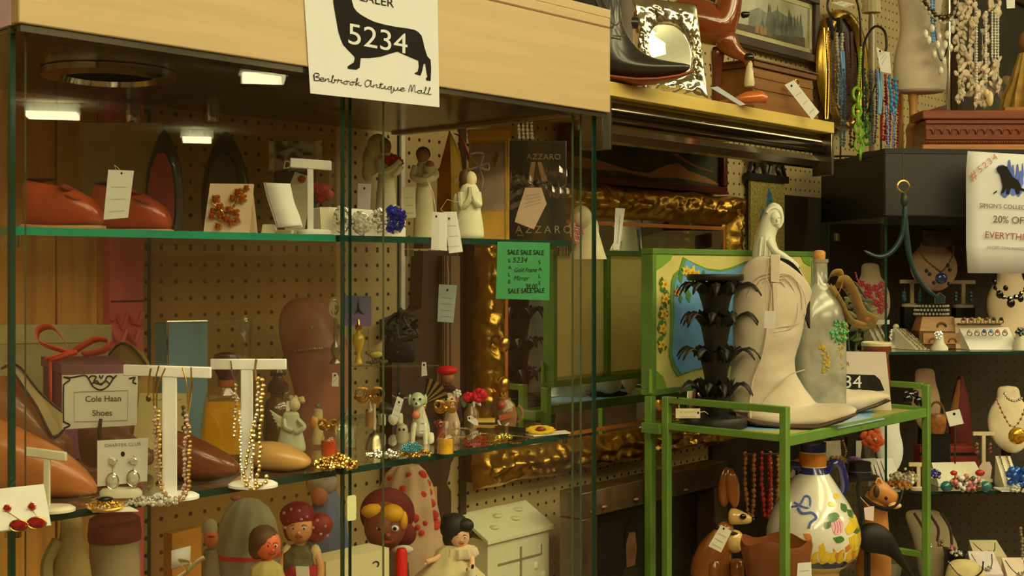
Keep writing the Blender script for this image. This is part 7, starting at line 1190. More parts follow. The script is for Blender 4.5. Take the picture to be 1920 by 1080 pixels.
hang('gold chain necklace at the far left of the wire stands', 1549, 52, 222, 4, GOLD, 1.3, 3.12, 'chain'); hang('dark gold bead rope second from the left on the wire stands', 1560, 60, 214, 5, GOLDB, 2.6, 3.1)
hang('bronze bead necklace behind the gold ropes on the left wire stand', 1556, 70, 226, 9, SMOKE, 2.4, 3.16)
hang('clear crystal bead necklace mid-left on the wire stands', 1574, 64, 200, 5, STONE_W, 3.0, 3.08); hang('pale blue cord necklace on the left wire stand', 1579, 96, 190, 2.4, M((104, 140, 170), .6, e=.75), 2.4, 3.06, 'cord')
hang('silver and blue-grey bead rope ending low on the left wire stand', 1578, 130, 272, 5, M((96, 110, 110), .15, .3, e=.75), 3, 3.05); hang('plum ribbon necklace hanging on the left wire stand', 1590, 60, 176, 6, M((72, 40, 40), .7, e=.6), 4, 3.14, 'cord')
hang('dark bead rope between the two wire stands', 1597, 100, 274, 6, SMOKE, 3.2, 3.1); hang('black ribbon knot necklace high on the left wire stand', 1563, 34, 72, 10, BLACK, 6, 3.13, 'cord')
t = T('necklace', 'bright green plastic chain necklace of big oval links', 'necklace', 1612, 286, ('t', 3.0), 'necklaces hanging from the wire stands'); LG = M((128, 176, 30), .3, e=.78, coat=.5)
for i, y in enumerate(range(176, 292, 16)):
    x = 1607+(i % 2)*3+(4 if i > 3 else 0); m = t.mb(); m.tube([(x+(8.5 if i % 2 == 0 else 3)*math.cos(a), (8.5 if i % 2 else 3)*math.cos(a), y+12*math.sin(a)) for a in [2*PI*k/16 for k in range(16)]], 2.7, 6, True); t.add('link', m, LG)
for i in range(4): m = t.mb(); m.tube([(1626+(7 if i % 2 == 0 else 2)*math.cos(a), 4+(7 if i % 2 else 2)*math.cos(a), 262-i*13+9*math.sin(a)) for a in [2*PI*k/14 for k in range(14)]], 2.4, 6, True); t.add('link', m, M((60, 110, 30), .3, e=.75, coat=.5))
m = t.mb(); m.strand([(1614, 0, 90), (1612, 0, 130), (1608, -2, 170)], 3.4, 1.4, 7); t.add('ribbed_cord', m, M((140, 160, 40), .4, e=.75))
hang('dark green bead necklace behind the green plastic chain', 1626, 130, 250, 6, C((40, 84, 44)), 4, 3.08); hang('grey-purple thin bead rope right of the green chain', 1637, 130, 268, 5, C((84, 74, 80)), 2.4, 3.02)
hang('light blue beaded rope at the right of the wire stands', 1648, 132, 214, 3, M((110, 150, 170), .5, e=.75), 2.6, 2.98, 'cord'); hang('red bead necklace under the white tag on the right wire stand', 1655, 140, 262, 5, C((180, 24, 30)), 3.2, 3.0)
hang('magenta bead rope on the right wire stand', 1664, 142, 270, 4, C((140, 34, 84)), 2.5, 2.99); hang('turquoise bead necklace at the right end of the wire stands', 1673, 146, 210, 6, C((50, 130, 140)), 4.5, 2.97); hang('grey-blue bead rope hanging lowest on the right wire stand', 1668, 200, 284, 7, C((110, 140, 150)), 2.6, 2.96); hang('dark red bead rope at the right end of the wire stands', 1678, 150, 280, 5, C((140, 30, 36)), 2.8, 3.01)
hangtag('white price tag pinned over the red beads on the right wire stand', [(1643, 88), (1656, 96), (1668, 98), (1671, 138), (1651, 134)], ('t', 2.94), lines=3, hole=(1650, 96))
hangtag('white folded price tag at the top of the left wire stand', [(1559, 5), (1578, 2), (1603, 8), (1585, 14)], ('t', 3.1), lines=2)
# mannequin
LINEN = M((206, 184, 130), .75, e=.78, var=.05, scale=60, bump=.15); TURN = M((176, 122, 48), .4, e=.75, kind='vwood', var=.15)
t = T('mannequin_bust', 'cream linen mannequin bust on a turned wooden post draped with necklaces', 'mannequin', 1726, yT(3.07), ('t', 3.07)); y0 = t.py
m = t.mb(); m.lathe([(40, 176), (48, 172), (50, 150), (50, 120), (46, 95), (40, 74), (36, 55), (37, 30), (42, 0), (46, -30), (40, -60), (16, -80)], 1725, 0, 32, 1, .62); t.add('torso', m, LINEN, sub=1)
m = t.mb(); m.lathe([(24, y0), (24, y0-6), (14, y0-10), (12, 262), (14, 244), (11, 236), (7, 230), (7, 200), (9, 184), (9, 172)], 1712, 0, 24); t.add('turned_post', m, TURN)
t = T('necklace', 'chunky bronze and crystal bib necklace with pear drops on the mannequin bust', 'necklace', 1752, 140, ('t', 3.05)); m = t.mb()
bib = catmull([(1712, -30, -10), (1722, -40, 18), (1736, -46, 36), (1752, -48, 44), (1768, -44, 34), (1780, -36, 10), (1786, -28, -14)], 6); m.strand(bib, 5.5, 1.5, 7, 1.5); t.add('bronze_beads', m, M((76, 54, 26), .25, .5, e=.75, var=.5, scale=100)); m = t.mb(); m.strand([p+Vector((0, -4, 9)) for p in bib], 4, 2.4, 6, 2); t.add('crystal_beads', m, STONE_W, ang=20)
PEAR = M((220, 204, 150), .2, e=.8, coat=.8)
for x, y in ((1720, 72), (1726, 84), (1732, 62), (1745, 78), (1742, 92), (1756, 92), (1750, 110), (1760, 74), (1766, 98), (1770, 64), (1774, 84), (1748, 140), (1754, 122), (1772, 52), (1736, 110)): m = t.mb(); m.ball((x, -46, y), 6.5, 9, (.8, .6, 1.25)); t.add('pear_drop', m, PEAR)
m = t.mb(); m.tube(catmull([(1740, -42, 60), (1742, -46, 100), (1750, -47, 122), (1762, -46, 90), (1770, -42, 60)], 5), 1.4, 5); t.add('chain', m, M((60, 60, 50), .3, .8))
hang('turquoise seed bead necklace down the middle of the mannequin', 1748, -12, 78, 3, M((90, 140, 160), .4, e=.75), 3, 3.0, 'bead', 1, None)
t = T('wooden_peg_stand', 'second slim wooden post standing just left of the mannequin post', 'stand', 1689, yT(3.2), ('t', 3.2)); m = t.mb(); m.lathe([(20, t.py), (20, t.py-4), (5, t.py-8), (5, 170), (7, 165)], 1689, 0, 16); t.add('post', m, TURN)
t = T('table_lamp', 'cream pleated lamp shade on a crystal stem at the top edge, behind the necklaces', 'lamp', 1634, yT(3.27), ('t', 3.27)); m = t.mb(); cloth(m, [(17, 24), (15, -10), (12, -40)], 1634, 14, .04); t.add('shade', m, M((206, 186, 120), .8, e=.78)); m = t.mb(); m.lathe([(30, t.py), (30, t.py-5), (5, t.py-12), (6, 150), (9, 140), (6, 128), (6, 40), (4, 20)], 1634, 0, 14); t.add('stem', m, M((150, 130, 84), .2, e=.75, coat=.6))
# carved gilt frame edge and red box behind
t = T('jewellery_box', 'dark red wooden box standing behind the mannequin post', 'box', 1754, yT(3.14), ('t', 3.14)); m = t.mb(); m.add([(1722, -10, 212), (1776, -6, 196), (1776, 20, 196), (1722, 20, 212), (1722, -10, t.py), (1776, -6, t.py), (1776, 20, t.py), (1722, 20, t.py)], [(0, 1, 2, 3), (0, 4, 5, 1), (1, 5, 6, 2), (2, 6, 7, 3), (3, 7, 4, 0), (4, 7, 6, 5)]); t.add('box', m, M((96, 40, 18), .35, e=.7, coat=.3, var=.2), bev=.001); m = t.mb(); m.box((1750, 4, t.py-50), (50, 34, 4)); t.add('inner_shelf', m, M((120, 60, 24), .4, e=.7), smooth=False)
RW_ = M((136, 64, 28), .3, e=1.0, kind='wood', var=.2, scale=8, coat=.4)
t = T('jewellery_box', 'wide carved red-brown wooden jewellery box on the black cabinet', 'box', 1850, yT(2.95), ('t', 2.95)); y0 = t.py; k = (y0-285)
m = t.mb(); m.box((1880, 20, (226+y0-14)/2), (298, 66, y0-14-226)); b = t.add('body', m, RW_, bev=.002); m = t.mb(); m.box((1880, 20, 217), (312, 74, 17)); ld = t.add('lid', m, RW_, bev=.003); m = t.mb(); m.box((1880, 20, y0-7), (312, 74, 13)); t.add('plinth', m, M((170, 104, 44), .35, e=.75, kind='wood', var=.15), bev=.003)
m = t.mb(); m.box((1912, 26, 204), (52, 40, 9)); t.add('lid_handle', m, M((150, 84, 30), .35, e=.75), bev=.002)
for i in range(19): x = 1738+i*16; m = t.mb(); m.tube(arc(x, 252, 7, 9, -PI, 0, 8, -16), 1.3, 5); t.add('carved_arch', m, M((104, 44, 16), .4, e=.75), parent=b)
for y in (232, 262): m = t.mb(); m.box((1880, -16, y), (298, 3, 2.4)); t.add('carved_line', m, M((110, 48, 18), .4, e=.75), parent=b, smooth=False)
m = t.mb(); m.strand([(1732, -16, 268), (2028, -16, 268)], 2.2, 2.2, 5, 0, False); t.add('rope_beading', m, RW_, parent=b)
# shells
SHELL = M((212, 186, 128), .5, e=.9, var=.35, scale=60); PEARL = M((226, 212, 160), .3, e=.8, coat=.5)
t = T('shell_garland', 'chrome rod hung with strands of little shells and pearls above the jewellery box', 'shell garland', 1782, 205, ('t', 2.98)); m = t.mb(); m.tube([(1782, 8, 205), (1783, 8, 60), (1783, 8, -60)], 3, 8); t.add('rod', m, CHROME)
m = t.mb(); m.tube([(1783, 8, -30), (1830, 0, -34), (1890, 0, -30)], 3, 6); t.add('crossbar', m, CHROME)
for x, a, b_ in ((1797, -20, 196), (1806, 10, 190), (1818, -20, 176), (1828, -20, 205), (1842, 60, 200), (1850, 30, 196), (1862, -20, 150), (1872, -10, 176)):
    m = t.mb(); y = a; q = []
    while y < b_:
        yy = y; 
        if not ((x in (1828, 1842) and 40 < y < 120) or (x in (1862, 1872) and 30 < y < 110)): q.append(yy)
        y += 7.5
    for i, yy in enumerate(q): m.ball((x+random.uniform(-6, 6), random.uniform(-8, 6), yy), random.uniform(5, 8.5), 5, (random.uniform(.5, .9), .6, 1.15), ('Y', random.uniform(-.9, .9)))
    m.tube([(x, 0, a), (x, 0, b_)], .7, 4); t.add('shell_strand', m, SHELL, ang=25)
for x, b_ in ((1829, 190), (1846, 150), (1858, 110), (1864, 112), (1869, 108)): m = t.mb(); m.strand([(x, -6, 24), (x, -6, b_)], 2.6, 2.0, 6, 0); t.add('pearl_strand', m, PEARL)
m = t.mb(); m.ball((1852, -10, 186), 10, 8, (.7, .6, 1.5)); m.ball((1846, -10, 176), 7, 8, (.8, .6, 1.2)); t.add('hanging_shell', m, M((216, 184, 110), .4, e=.8))
hangtag('white tag at the top of the shell strands', [(1887, 0), (1903, 0), (1903, 15), (1888, 16)], ('t', 2.9), lines=0)
# dark painting behind
t = picture('framed_painting', 'dark still-life painting of faded flowers on the wall behind the shell garland', 1786, -60, 2010, 300, 1.61, .03, M((52, 34, 16), .4, e=.75), M((52, 46, 26), .5, e=.72, var=.35, scale=8))
t.paint([(.62, .1), (.58, .3), (.66, .42), (.8, .5), (.95, .44), (.95, .08)], M((120, 84, 36), .6, e=.72, var=.35, scale=25), 'painted_figure'); t.paint([(.2, .12), (.16, .34), (.36, .4), (.52, .28), (.5, .1)], M((62, 66, 40), .6, e=.7, var=.4, scale=25), 'painted_leaves')
for u, v in ((.3, .36), (.4, .42), (.36, .3), (.46, .36), (.24, .3)): t.paint([(u+.05*math.cos(a), v+.035*math.sin(a)) for a in [2*PI*i/10 for i in range(10)]], M((130, 96, 62), .6, e=.72, var=.3), 'painted_flower', .0004)
t = T('doll', 'straw-skirted doll edge at the far right above the jewellery box', 'doll', 1925, 205, ('t', 3.12)); m = t.mb(); cloth(m, [(14, 100), (26, 140), (40, 178), (46, 205)], 1925, 14, .1); t.add('straw_skirt', m, M((150, 112, 40), .8, e=.7, var=.3)); m = t.mb(); m.ball((1928, 0, 78), 18, 12, (1, .9, 1.2)); t.add('head', m, M((130, 86, 46), .6, e=.65))
# poster, key fob
t = T('paper_sign', 'white sale poster with a black dog on blue splashes hung on the black cabinet', 'sign', 1866, 515, ('t', 2.80), rz=CTH)
m = t.mb(); m.sheet([[(x, -3-3*math.sin((x-1810)/160*2), y+(x-1811)*.055*(1 if y < 400 else .09)) for x in (1811-(3 if 300 < y < 480 else 0), 1835, 1860, 1885, 1910, 1935, 1960)] for y in (284, 320, 400, 460, 512)]); t.add('sheet', m, SIGN, solid=.0004)
PR = M((190, 110, 66), .7, e=.85); TI = M((92, 80, 50), .7, e=.85); RI = M((150, 74, 40), .7, e=.85)
t.text('#', 1817, 341, 24, PR, -9, roll=-.65, shear=.2); 
for i, ch in enumerate('5234'): t.text(ch, 1832+9.5*i, 325-7.5*i, 17, PR, -9, roll=-.6)
BL = M((90, 110, 160), .8, e=.85, var=.3)
for x, y, w, h in ((1890, 320, 5, 18), (1897, 336, 4, 24), (1906, 330, 4, 20), (1912, 338, 5, 16), (1898, 356, 8, 10), (1882, 362, 7, 8), (1908, 358, 6, 10), (1916, 322, 2, 14), (1876, 314, 10, 4), (1870, 316, 5, 5)): m = t.mb(); m.prism([(x+w*math.cos(a)*(1+.25*math.sin(3*a)), y+h*math.sin(a)*(1+.2*math.cos(4*a))) for a in [2*PI*i/14 for i in range(14)]], -7.4, -6.8); t.add('blue_splash', m, BL, smooth=False)
m = t.mb(); m.prism([(1866, 315), (1872, 312), (1878, 311), (1885, 313), (1890, 322), (1896, 332), (1906, 338), (1911, 346), (1912, 352), (1926, 358), (1926, 360), (1910, 357), (1909, 364), (1903, 364), (1900, 354), (1893, 352), (1889, 364), (1883, 365), (1884, 352), (1879, 362), (1873, 363), (1877, 350), (1874, 336), (1871, 326), (1866, 322)], -8.6, -8); t.add('dog_silhouette', m, INK, smooth=False); m = t.mb(); m.prism([(1859, 362), (1866, 357), (1865, 361), (1860, 364)], -8, -7.4); t.add('paw_mark', m, INK, smooth=False)
t.text("SIMON'S COLLECTION", 1831, 389, 11.5, TI, -9, roll=.05); t.text('20% OFF', 1857, 417, 18.5, TI, -9, roll=.05); t.text('EVERYTHING', 1841, 446, 17.5, RI, -9, roll=.06); t.text('EXCEPT ITEMS MARKED FIRM', 1846, 466, 7, GREYINK, -9, roll=.05)
t = T('leather_tassel', 'dark teal leather strips knotted on a brass ring hanging in front of the black cabinet', 'key fob', 1694, 558, ('t', 2.80)); TL = M((26, 62, 50), .4, e=1.5, coat=.3, var=.3); m = t.mb(); m.tube([(1692+11*math.cos(a), -6, 350+11*math.sin(a)) for a in [2*PI*i/20 for i in range(20)]], 2, 6, True); t.add('brass_ring', m, GOLD); m = t.mb(); m.tube([(1692, -4, 286), (1692, -4, 320), (1692, -5, 340)], 1.4, 5); t.add('cord', m, M((76, 52, 28), .7, e=.75))
for q, w in (([(1692, -6, 360), (1694, -8, 400), (1690, -8, 436), (1678, -8, 462), (1660, -8, 478), (1640, -8, 480), (1618, -8, 470)], [5, 7, 6, 6, 5, 4, 1.5]), ([(1693, -6, 362), (1696, -8, 420), (1700, -8, 470), (1712, -8, 510), (1730, -8, 538), (1752, -8, 556)], [5, 6, 5, 5, 4.4, 3]), ([(1692, -4, 370), (1698, -6, 430), (1706, -6, 486), (1722, -6, 522), (1744, -6, 548)], [4, 5, 4, 4, 3, 2])):
    p = catmull(q, 4); ws = [.8*w[min(len(w)-1, int(i/4))] for i in range(len(p))]; m = t.mb(); m.tube(p, ws, 6, flat=.5); t.add('leather_strip', m, TL)
m = t.mb(); m.ball((1693, -8, 376), 9, 10, (.8, .7, 1.4)); t.add('knot', m, M((44, 46, 26), .5, e=.75))
# ================================================================ inside the right hand cabinet
BUST = M((200, 172, 112), .8, e=.72, var=.04); BUST2 = M((170, 134, 86), .8, e=.68, var=.04)
C1 = ('h', R1); C2 = ('h', R2); C3 = ('h', R3)
def y1(t): return HY-R1*F/t
def yy2(t): return HY-R2*F/t
def y3(t): return HY-R3*F/t
def bust(label, cx, top, w, h, t_, yf, mat, neck=.5, group='padded necklace display busts'):
    t = T('necklace_bust', label, 'jewellery stand', cx, yf(t_), ('t', t_), group); b = top+h
    m = t.mb(); P = []
    for f, q in ((0, neck*.8), (.08, neck), (.2, neck*.95), (.3, .78), (.45, .98), (.65, 1), (.82, .8), (.95, .45), (1, .15)):
        y = top+h*f; P.append((cx-w*q, y, cx+w*q, y, (10+6*math.sin(PI*f))*w/46, (f-.5)*-22*w/46))
    profile(m, P, 20); bd = t.add('padded_board', m, mat, sub=1); m = t.mb(); m.prism([(cx-6, top+h*.4), (cx+6, top+h*.4), (cx+10, t.py), (cx-10, t.py)], 16, 22); t.add('easel_leg', m, BLACK); return t
def onbust(label, pts, mats, t_, group='necklaces on the padded busts', pend=None, cat='necklace', r=3, gap=2.0):
    t = T('necklace', label, cat, pts[len(pts)//2][0], max(p[1] for p in pts), ('t', t_), group); m = t.mb(); m.strand(catmull([(x, 0, y) for x, y in pts], 5), r, gap, 6, .4); t.add('bead_strand', m, mats, ang=20)
    if pend: pend(t)
    return t
b1 = bust('pale necklace bust with pink beads behind the bottle ribbon, cabinet side', 1634, 492, 36, 128, 3.08, y1, BUST)
PKB = M((190, 56, 56), .3, e=.75, coat=.6)
def pk(t):
    m = t.mb()
    for x, y in ((1614, 532), (1626, 538), (1640, 540), (1652, 534), (1656, 548), (1622, 552), (1630, 560), (1646, 552), (1654, 562), (1646, 570), (1638, 566), (1658, 574), (1628, 548), (1650, 582)): blossom(m, x, y, 7, -4)
    t.add('flower_beads', m, PKB)
onbust('cluster of pink flower beads worn by the bust behind the bottle', [(1604, 512), (1612, 530), (1640, 545), (1658, 530), (1662, 508)], PKB, 3.0, pend=pk, r=2)
b2 = bust('tan necklace bust with a blue pendant, top of the right cabinet shelf', 1750, 440, 46, 106, 3.06, y1, BUST2, .45)
def bp(t):
    m = t.mb(); m.ball((1764, -3, 522), 12, 10, (1, .5, .9)); t.add('pendant', m, M((60, 70, 100), .15, .3, e=.7, coat=1)); m = t.mb()
    for x, y in ((1736, 508), (1742, 514), (1780, 506), (1776, 498), (1750, 530), (1778, 532)): m.ball((x, -3, y), 4, 6)
    t.add('dark_charm', m, M((36, 52, 48), .2, e=.7))
onbust('chain necklace with a round blue-violet pendant on the tan bust', [(1722, 466), (1734, 486), (1756, 504), (1764, 510), (1774, 500), (1786, 480), (1788, 460)], M((110, 66, 36), .3, .4, e=.7), 2.99, pend=bp, r=2.2)
t = T('bracelet', 'dark wide bangle lying around the neck of the tan bust', 'bracelet', 1757, 464, ('t', 3.0)); m = t.mb(); m.loft([[(1757+r*math.cos(2*PI*j/24), r*.6*math.sin(2*PI*j/24), z-.12*r*math.sin(2*PI*j/24)) for j in range(24)] for r, z in ((28, 460), (30, 446), (28, 430), (24, 430), (25, 446), (24, 460), (28, 460))], cap=False); t.add('bangle', m, M((46, 36, 20), .35, e=.7, var=.3))
b3 = bust('large cream bust at the right edge wearing black beads, upper shelf', 1896, 498, 48, 136, 3.02, y1, BUST)
onbust('black bead necklace with big drops on the large cream bust', [(1864, 528), (1868, 544), (1880, 556), (1896, 560), (1912, 552), (1924, 540)], BLACKG, 2.93, r=5, gap=2.4, pend=lambda t: [t.add('black_drop', t.mb().ball((x, -4, y), r, 9, (1, .6, 1.15)), BLACKG) for x, y, r in ((1873, 552, 7), (1894, 568, 8), (1884, 540, 5), (1912, 560, 6), (1862, 530, 6))])
def smallT(label, cx, y0, w, base, t_, stone, yf):
    t = T('display_stand', label, 'jewellery stand', cx, yf(t_), ('t', t_), 'small T stands in the right cabinet'); m = t.mb(); m.box((cx, 0, y0+3), (w, 6, 7)); t.add('crossbar', m, BUST, bev=.0006); m = t.mb(); m.box((cx, 0, (y0+base)/2), (6.5, 5, base-y0)); t.add('post', m, BUST); m = t.mb(); m.lathe([(w*.42, base+5), (w*.42, base), (4, base-2)], cx, 0, 18, 1, .6); t.add('base', m, BUST)
    if base+6 < t.py-1: m = t.mb(); m.box((cx, 0, (base+5+t.py)/2), (w*.8, 26, t.py-base-5)); t.add('plinth', m, BLK2, smooth=False)
    for sx in (-1, 1):
        e = T('earring', f'{label.split(" with ")[1]}, {"left" if sx < 0 else "right"} one of the pair', 'earring', cx+sx*w*.32, y0+44, ('t', t_-.03), 'earrings on small T stands'); m = e.mb(); m.tube([(cx+sx*w*.32, 0, y0+6), (cx+sx*w*.32, 0, y0+22)], .8, 4); m2 = e.add('hook', m, SILVER); m = e.mb(); m.strand([(cx+sx*w*.32, 0, y0+24), (cx+sx*w*.32, 0, y0+42)], 4.2, 1.5, 6, .6); e.add('drop', m, stone, ang=20)
smallT('small cream T stand with teal drop earrings left of the tan bust', 1710, 525, 46, 570, 3.12, C((70, 110, 100)), y1)
smallT('small cream T stand with green drop earrings right of the tan bust', 1806, 526, 44, 572, 3.14, C((56, 96, 84)), y1)
t = T('wooden_box', 'little carved wooden chest with a drawer and domed inlaid lid on the upper shelf', 'box', 1756, y1(3.0), ('t', 3.0)); y0 = t.py; INL = M((170, 120, 62), .4, e=.7, kind='wood', var=.15); FRB = M((96, 62, 28), .4, e=.7)
m = t.mb(); m.add([(1716, -24, 620), (1796, -24, 620), (1796, 24, 620), (1716, 24, 620), (1724, -16, 593), (1782, -16, 593), (1782, 16, 593), (1724, 16, 593)], [(0, 1, 5, 4), (1, 2, 6, 5), (2, 3, 7, 6), (3, 0, 4, 7), (4, 5, 6, 7), (0, 3, 2, 1)]); t.add('lid', m, INL, bev=.001); m = t.mb(); m.box((1756, 0, (620+y0)/2), (82, 50, y0-620)); t.add('chest', m, FRB, bev=.001)
m = t.mb(); m.box((1756, -26, 633), (68, 3, 20)); dr = t.add('drawer', m, INL, smooth=False); m = t.mb(); m.tube(arc(1758, 612, 8, 8, -PI, 0, 8, -23), 2, 5); t.add('carved_shell', m, FRB)
for x in (1740, 1776): m = t.mb(); m.tube(arc(x, 640, 7, 7, -PI, 0, 8, -28), 1.8, 5); t.add('carved_arch', m, FRB, parent=dr)
t = T('bracelet', 'wide woven dark and silver rhinestone cuff resting on the little wooden chest', 'bracelet', 1746, 592.5, ('t', 3.0)); m = t.mb(); m.lathe([(30, 592), (31, 581), (30, 570), (27, 570), (28, 581), (27, 592), (30, 592)], 1746, 0, 30, 1, .5, cap=False); cf = t.add('cuff', m, BLACK); m = t.mb()
for i in range(15):
    for j in range(3): a = PI+PI*(i+.5*(j % 2)+.3)/15; m.ball((1746+32*math.cos(a), 16*math.sin(a), 573.5+7.5*j), 2.5, 6)
t.add('rhinestone_rows', m, STONE_W, parent=cf, ang=20)
t = T('pendant', 'emerald-cut teal pendant in a silver house-shaped setting above the woven cuff', 'pendant', 1762, 569, ('t', 2.975)); m = t.mb(); m.tube([(1753, 0, 568), (1753, 0, 556), (1762, 0, 549), (1771, 0, 556), (1771, 0, 568)], 1.6, 5, True); t.add('setting', m, SILVER); m = t.mb(); m.prism([(1755, 567), (1755, 557), (1762, 551), (1769, 557), (1769, 567)], -1, 1); t.add('stone', m, M((30, 70, 76), .1, e=.75, coat=1), smooth=False)
t = T('ring_stand', 'cream flared ring stand with a crystal ring before the wooden chest', 'ring stand', 1761, y1(2.92), ('t', 2.92)); y0 = t.py; m = t.mb(); m.lathe([(16, y0), (16, y0-5), (9, y0-14), (7, y0-28), (4, y0-36)], 1761, 0, 18); t.add('cone', m, CREAM); m = t.mb(); gems(m, 1757, 628, 7, 7, 24, 2.6, -6); m.tube([(1757+7*math.cos(a), -2+3*math.sin(a), 632) for a in [2*PI*i/14 for i in range(14)]], 1.2, 5, True); t.add('ring', m, STONE_W, ang=20)
t = T('ring_display', 'cream stepped ring display carrying two rows of coloured rings', 'jewellery stand', 1850, y1(2.95), ('t', 2.95)); y0 = t.py; m = t.mb(); m.prism([(1793, 597), (1884, 599), (1886, 612), (1795, 612)], 10, 30); m.prism([(1795, 612), (1884, 612), (1890, y0), (1797, y0)], 12, 30); t.add('back_step', m, BUST, bev=.0006); m = t.mb(); m.add([(1802, 8, 616), (1894, 8, 614), (1904, -18, y0), (1812, -18, y0), (1802, 30, y0), (1894, 30, y0)], [(0, 1, 2, 3), (0, 4, 5, 1), (0, 3, 4), (1, 5, 2), (3, 2, 5, 4)]); t.add('front_step', m, WHITE, smooth=False)
for x0, x1, y in ((1798, 1880, 604), (1806, 1894, 622)): m = t.mb(); m.tube([(x0, 6 if y > 610 else 9, y+4), (x1, 6 if y > 610 else 9, y+4)], 2, 5); t.add('ring_slot', m, DKB)
for row, (y, xs) in enumerate(((599, (1807, 1821, 1835, 1849, 1863, 1877)), (622, (1818, 1832, 1845, 1858, 1870, 1884)))):
    for i, x in enumerate(xs):
        cl = [(150, 60, 50), (130, 80, 50), (206, 170, 40), (110, 70, 30), (80, 60, 30), (60, 50, 30), (206, 190, 140), (190, 176, 120), (96, 96, 120), (120, 150, 180), (190, 130, 70), (190, 160, 100)][row*6+i]; cn = ['garnet', 'brown', 'yellow', 'bronze', 'olive', 'dark', 'clear', 'pale', 'violet', 'sky blue', 'orange', 'champagne'][row*6+i]
        r = T('ring', f'{cn} stone ring in the {"upper" if row == 0 else "lower"} row of the cream ring display', 'ring', x, y+8, ('t', 2.93), 'rings on the stepped display'); m = r.mb(); m.tube([(x+4.5*math.cos(a), 0, y+3+4.5*math.sin(a)) for a in [2*PI*k/12 for k in range(12)]], 1, 4, True); r.add('band', m, GOLD); m = r.mb(); m.ball((x, -2, y-1), 4, 7); r.add('stone', m, C(cl, .1), ang=20)
t = T('ring_stand', 'cream ring stand with a dark stone ring at the right frame edge', 'ring stand', 1914, y1(2.92), ('t', 2.92)); m = t.mb(); m.lathe([(13, t.py), (13, t.py-4), (10, t.py-24), (8, t.py-34)], 1914, 0, 16); t.add('roll', m, CREAM); m = t.mb(); gems(m, 1912, 622, 10, 8, 26, 3, -8); t.add('ring', m, M((50, 56, 40), .15, .4, e=.75), ang=20)
def ramp(label, pts, t_, yf, n=3, mat=CREAM, brc=None):
    t = T('bracelet_ramp', label, 'jewellery stand', pts[2][0], yf(t_), ('t', t_), 'sloping bracelet ramps'); (ax, ay), (bx_, by), (cx, cy), (dx, dy) = pts
    m = t.mb(); m.add([(ax, 20, ay), (bx_, 20, by), (cx, -20, t.py), (dx, -20, t.py), (ax, 24, t.py), (bx_, 24, t.py)], [(0, 1, 2, 3), (0, 4, 5, 1), (0, 3, 4), (1, 5, 2), (3, 2, 5, 4)]); t.add('ramp', m, mat, smooth=False)
    for i in range(n):
        f = (i+.6)/(n+.2); m = t.mb(); m.strand([(ax+(bx_-ax)*f, 17, ay+(by-ay)*f), (dx+(cx-dx)*f, -23, t.py-2)], 2, 2, 5, .3); t.add('chain_bracelet', m, [SILVER, GOLDB, STEEL][i % 3], ang=20)
    return t
ramp('cream bracelet ramp with three fine chains left of the wooden chest', [(1684, 616), (1706, 618), (1737, 660), (1712, 660)], 2.95, y1)
ramp('tall cream bracelet ramp with flower bracelets behind the dealer card', [(1626, 600), (1652, 602), (1664, 660), (1640, 660)], 3.02, y1, 2)
t = T('ring_stand', 'cream hand-shaped ring stand left of the bracelet ramp', 'ring stand', 1684, y1(3.0), ('t', 3.0)); m = t.mb(); m.lathe([(18, t.py), (18, t.py-5), (8, t.py-14), (6, 622), (4, 616)], 1678, 0, 16); t.add('stand', m, CREAM); m = t.mb(); m.ball((1680, 0, 613), 6, 8); m.tube([(1682, 0, 620), (1692, -6, 632)], 3, 6); t.add('finger', m, CREAM); m = t.mb(); gems(m, 1672, 628, 8, 10, 30, 2.4, -8); t.add('rhinestone_ring', m, STONE_W, ang=20)
# small white box tag near the bust
t = T('price_block', 'small cream price card standing before the pink-beaded bust', 'price tag', 1654, 612, ('t', 3.0)); m = t.mb(); m.prism([(1640, 600), (1668, 600), (1668, 608), (1640, 608)], 0, 4); t.add('card', m, PAPER, smooth=False)
# second shelf
b4 = bust('pinkish oval bust in shadow behind the corner of the green cart', 1736, 690, 28, 120, 3.1, yy2, BUST2, .7)
t = T('sunglasses', 'black beaded sunglasses-like cluster hanging on the rail corner behind the cart', 'sunglasses', 1710, 772, ('t', 2.98)); m = t.mb()
for x, y, r in ((1702, 748, 10), (1722, 752, 9), (1698, 738, 7), (1716, 738, 7), (1732, 760, 8), (1708, 766, 7), (1726, 772, 6)): m.ball((x, 0, y), r, 9, (1, .6, 1))
m.tube([(1696, 0, 738), (1716, -2, 738), (1734, 0, 760), (1708, 2, 768)], 2, 5); t.add('black_beads', m, BLACKG); t.add('bright_stud', t.mb().ball((1706, -8, 770), 4, 8), STONE_W)
t = T('basket', 'small amber wicker basket on the second shelf behind the cart corner', 'basket', 1756, yy2(3.05), ('t', 3.05)); m = t.mb(); m.lathe([(14, 812), (17, 800), (18, 784), (15, 776)], 1756, 0, 18); t.add('bowl', m, M((140, 84, 34), .4, e=.62, var=.4, scale=80)); t.add('handle', t.mb().tube(arc(1756, 780, 15, 26, -PI, 0, 12), 2.5, 6), M((96, 60, 26), .5, e=.6)); m = t.mb(); m.box((1756, 4, (812+t.py)/2), (44, 30, t.py-812)); t.add('dark_plinth', m, BLK2, smooth=False)
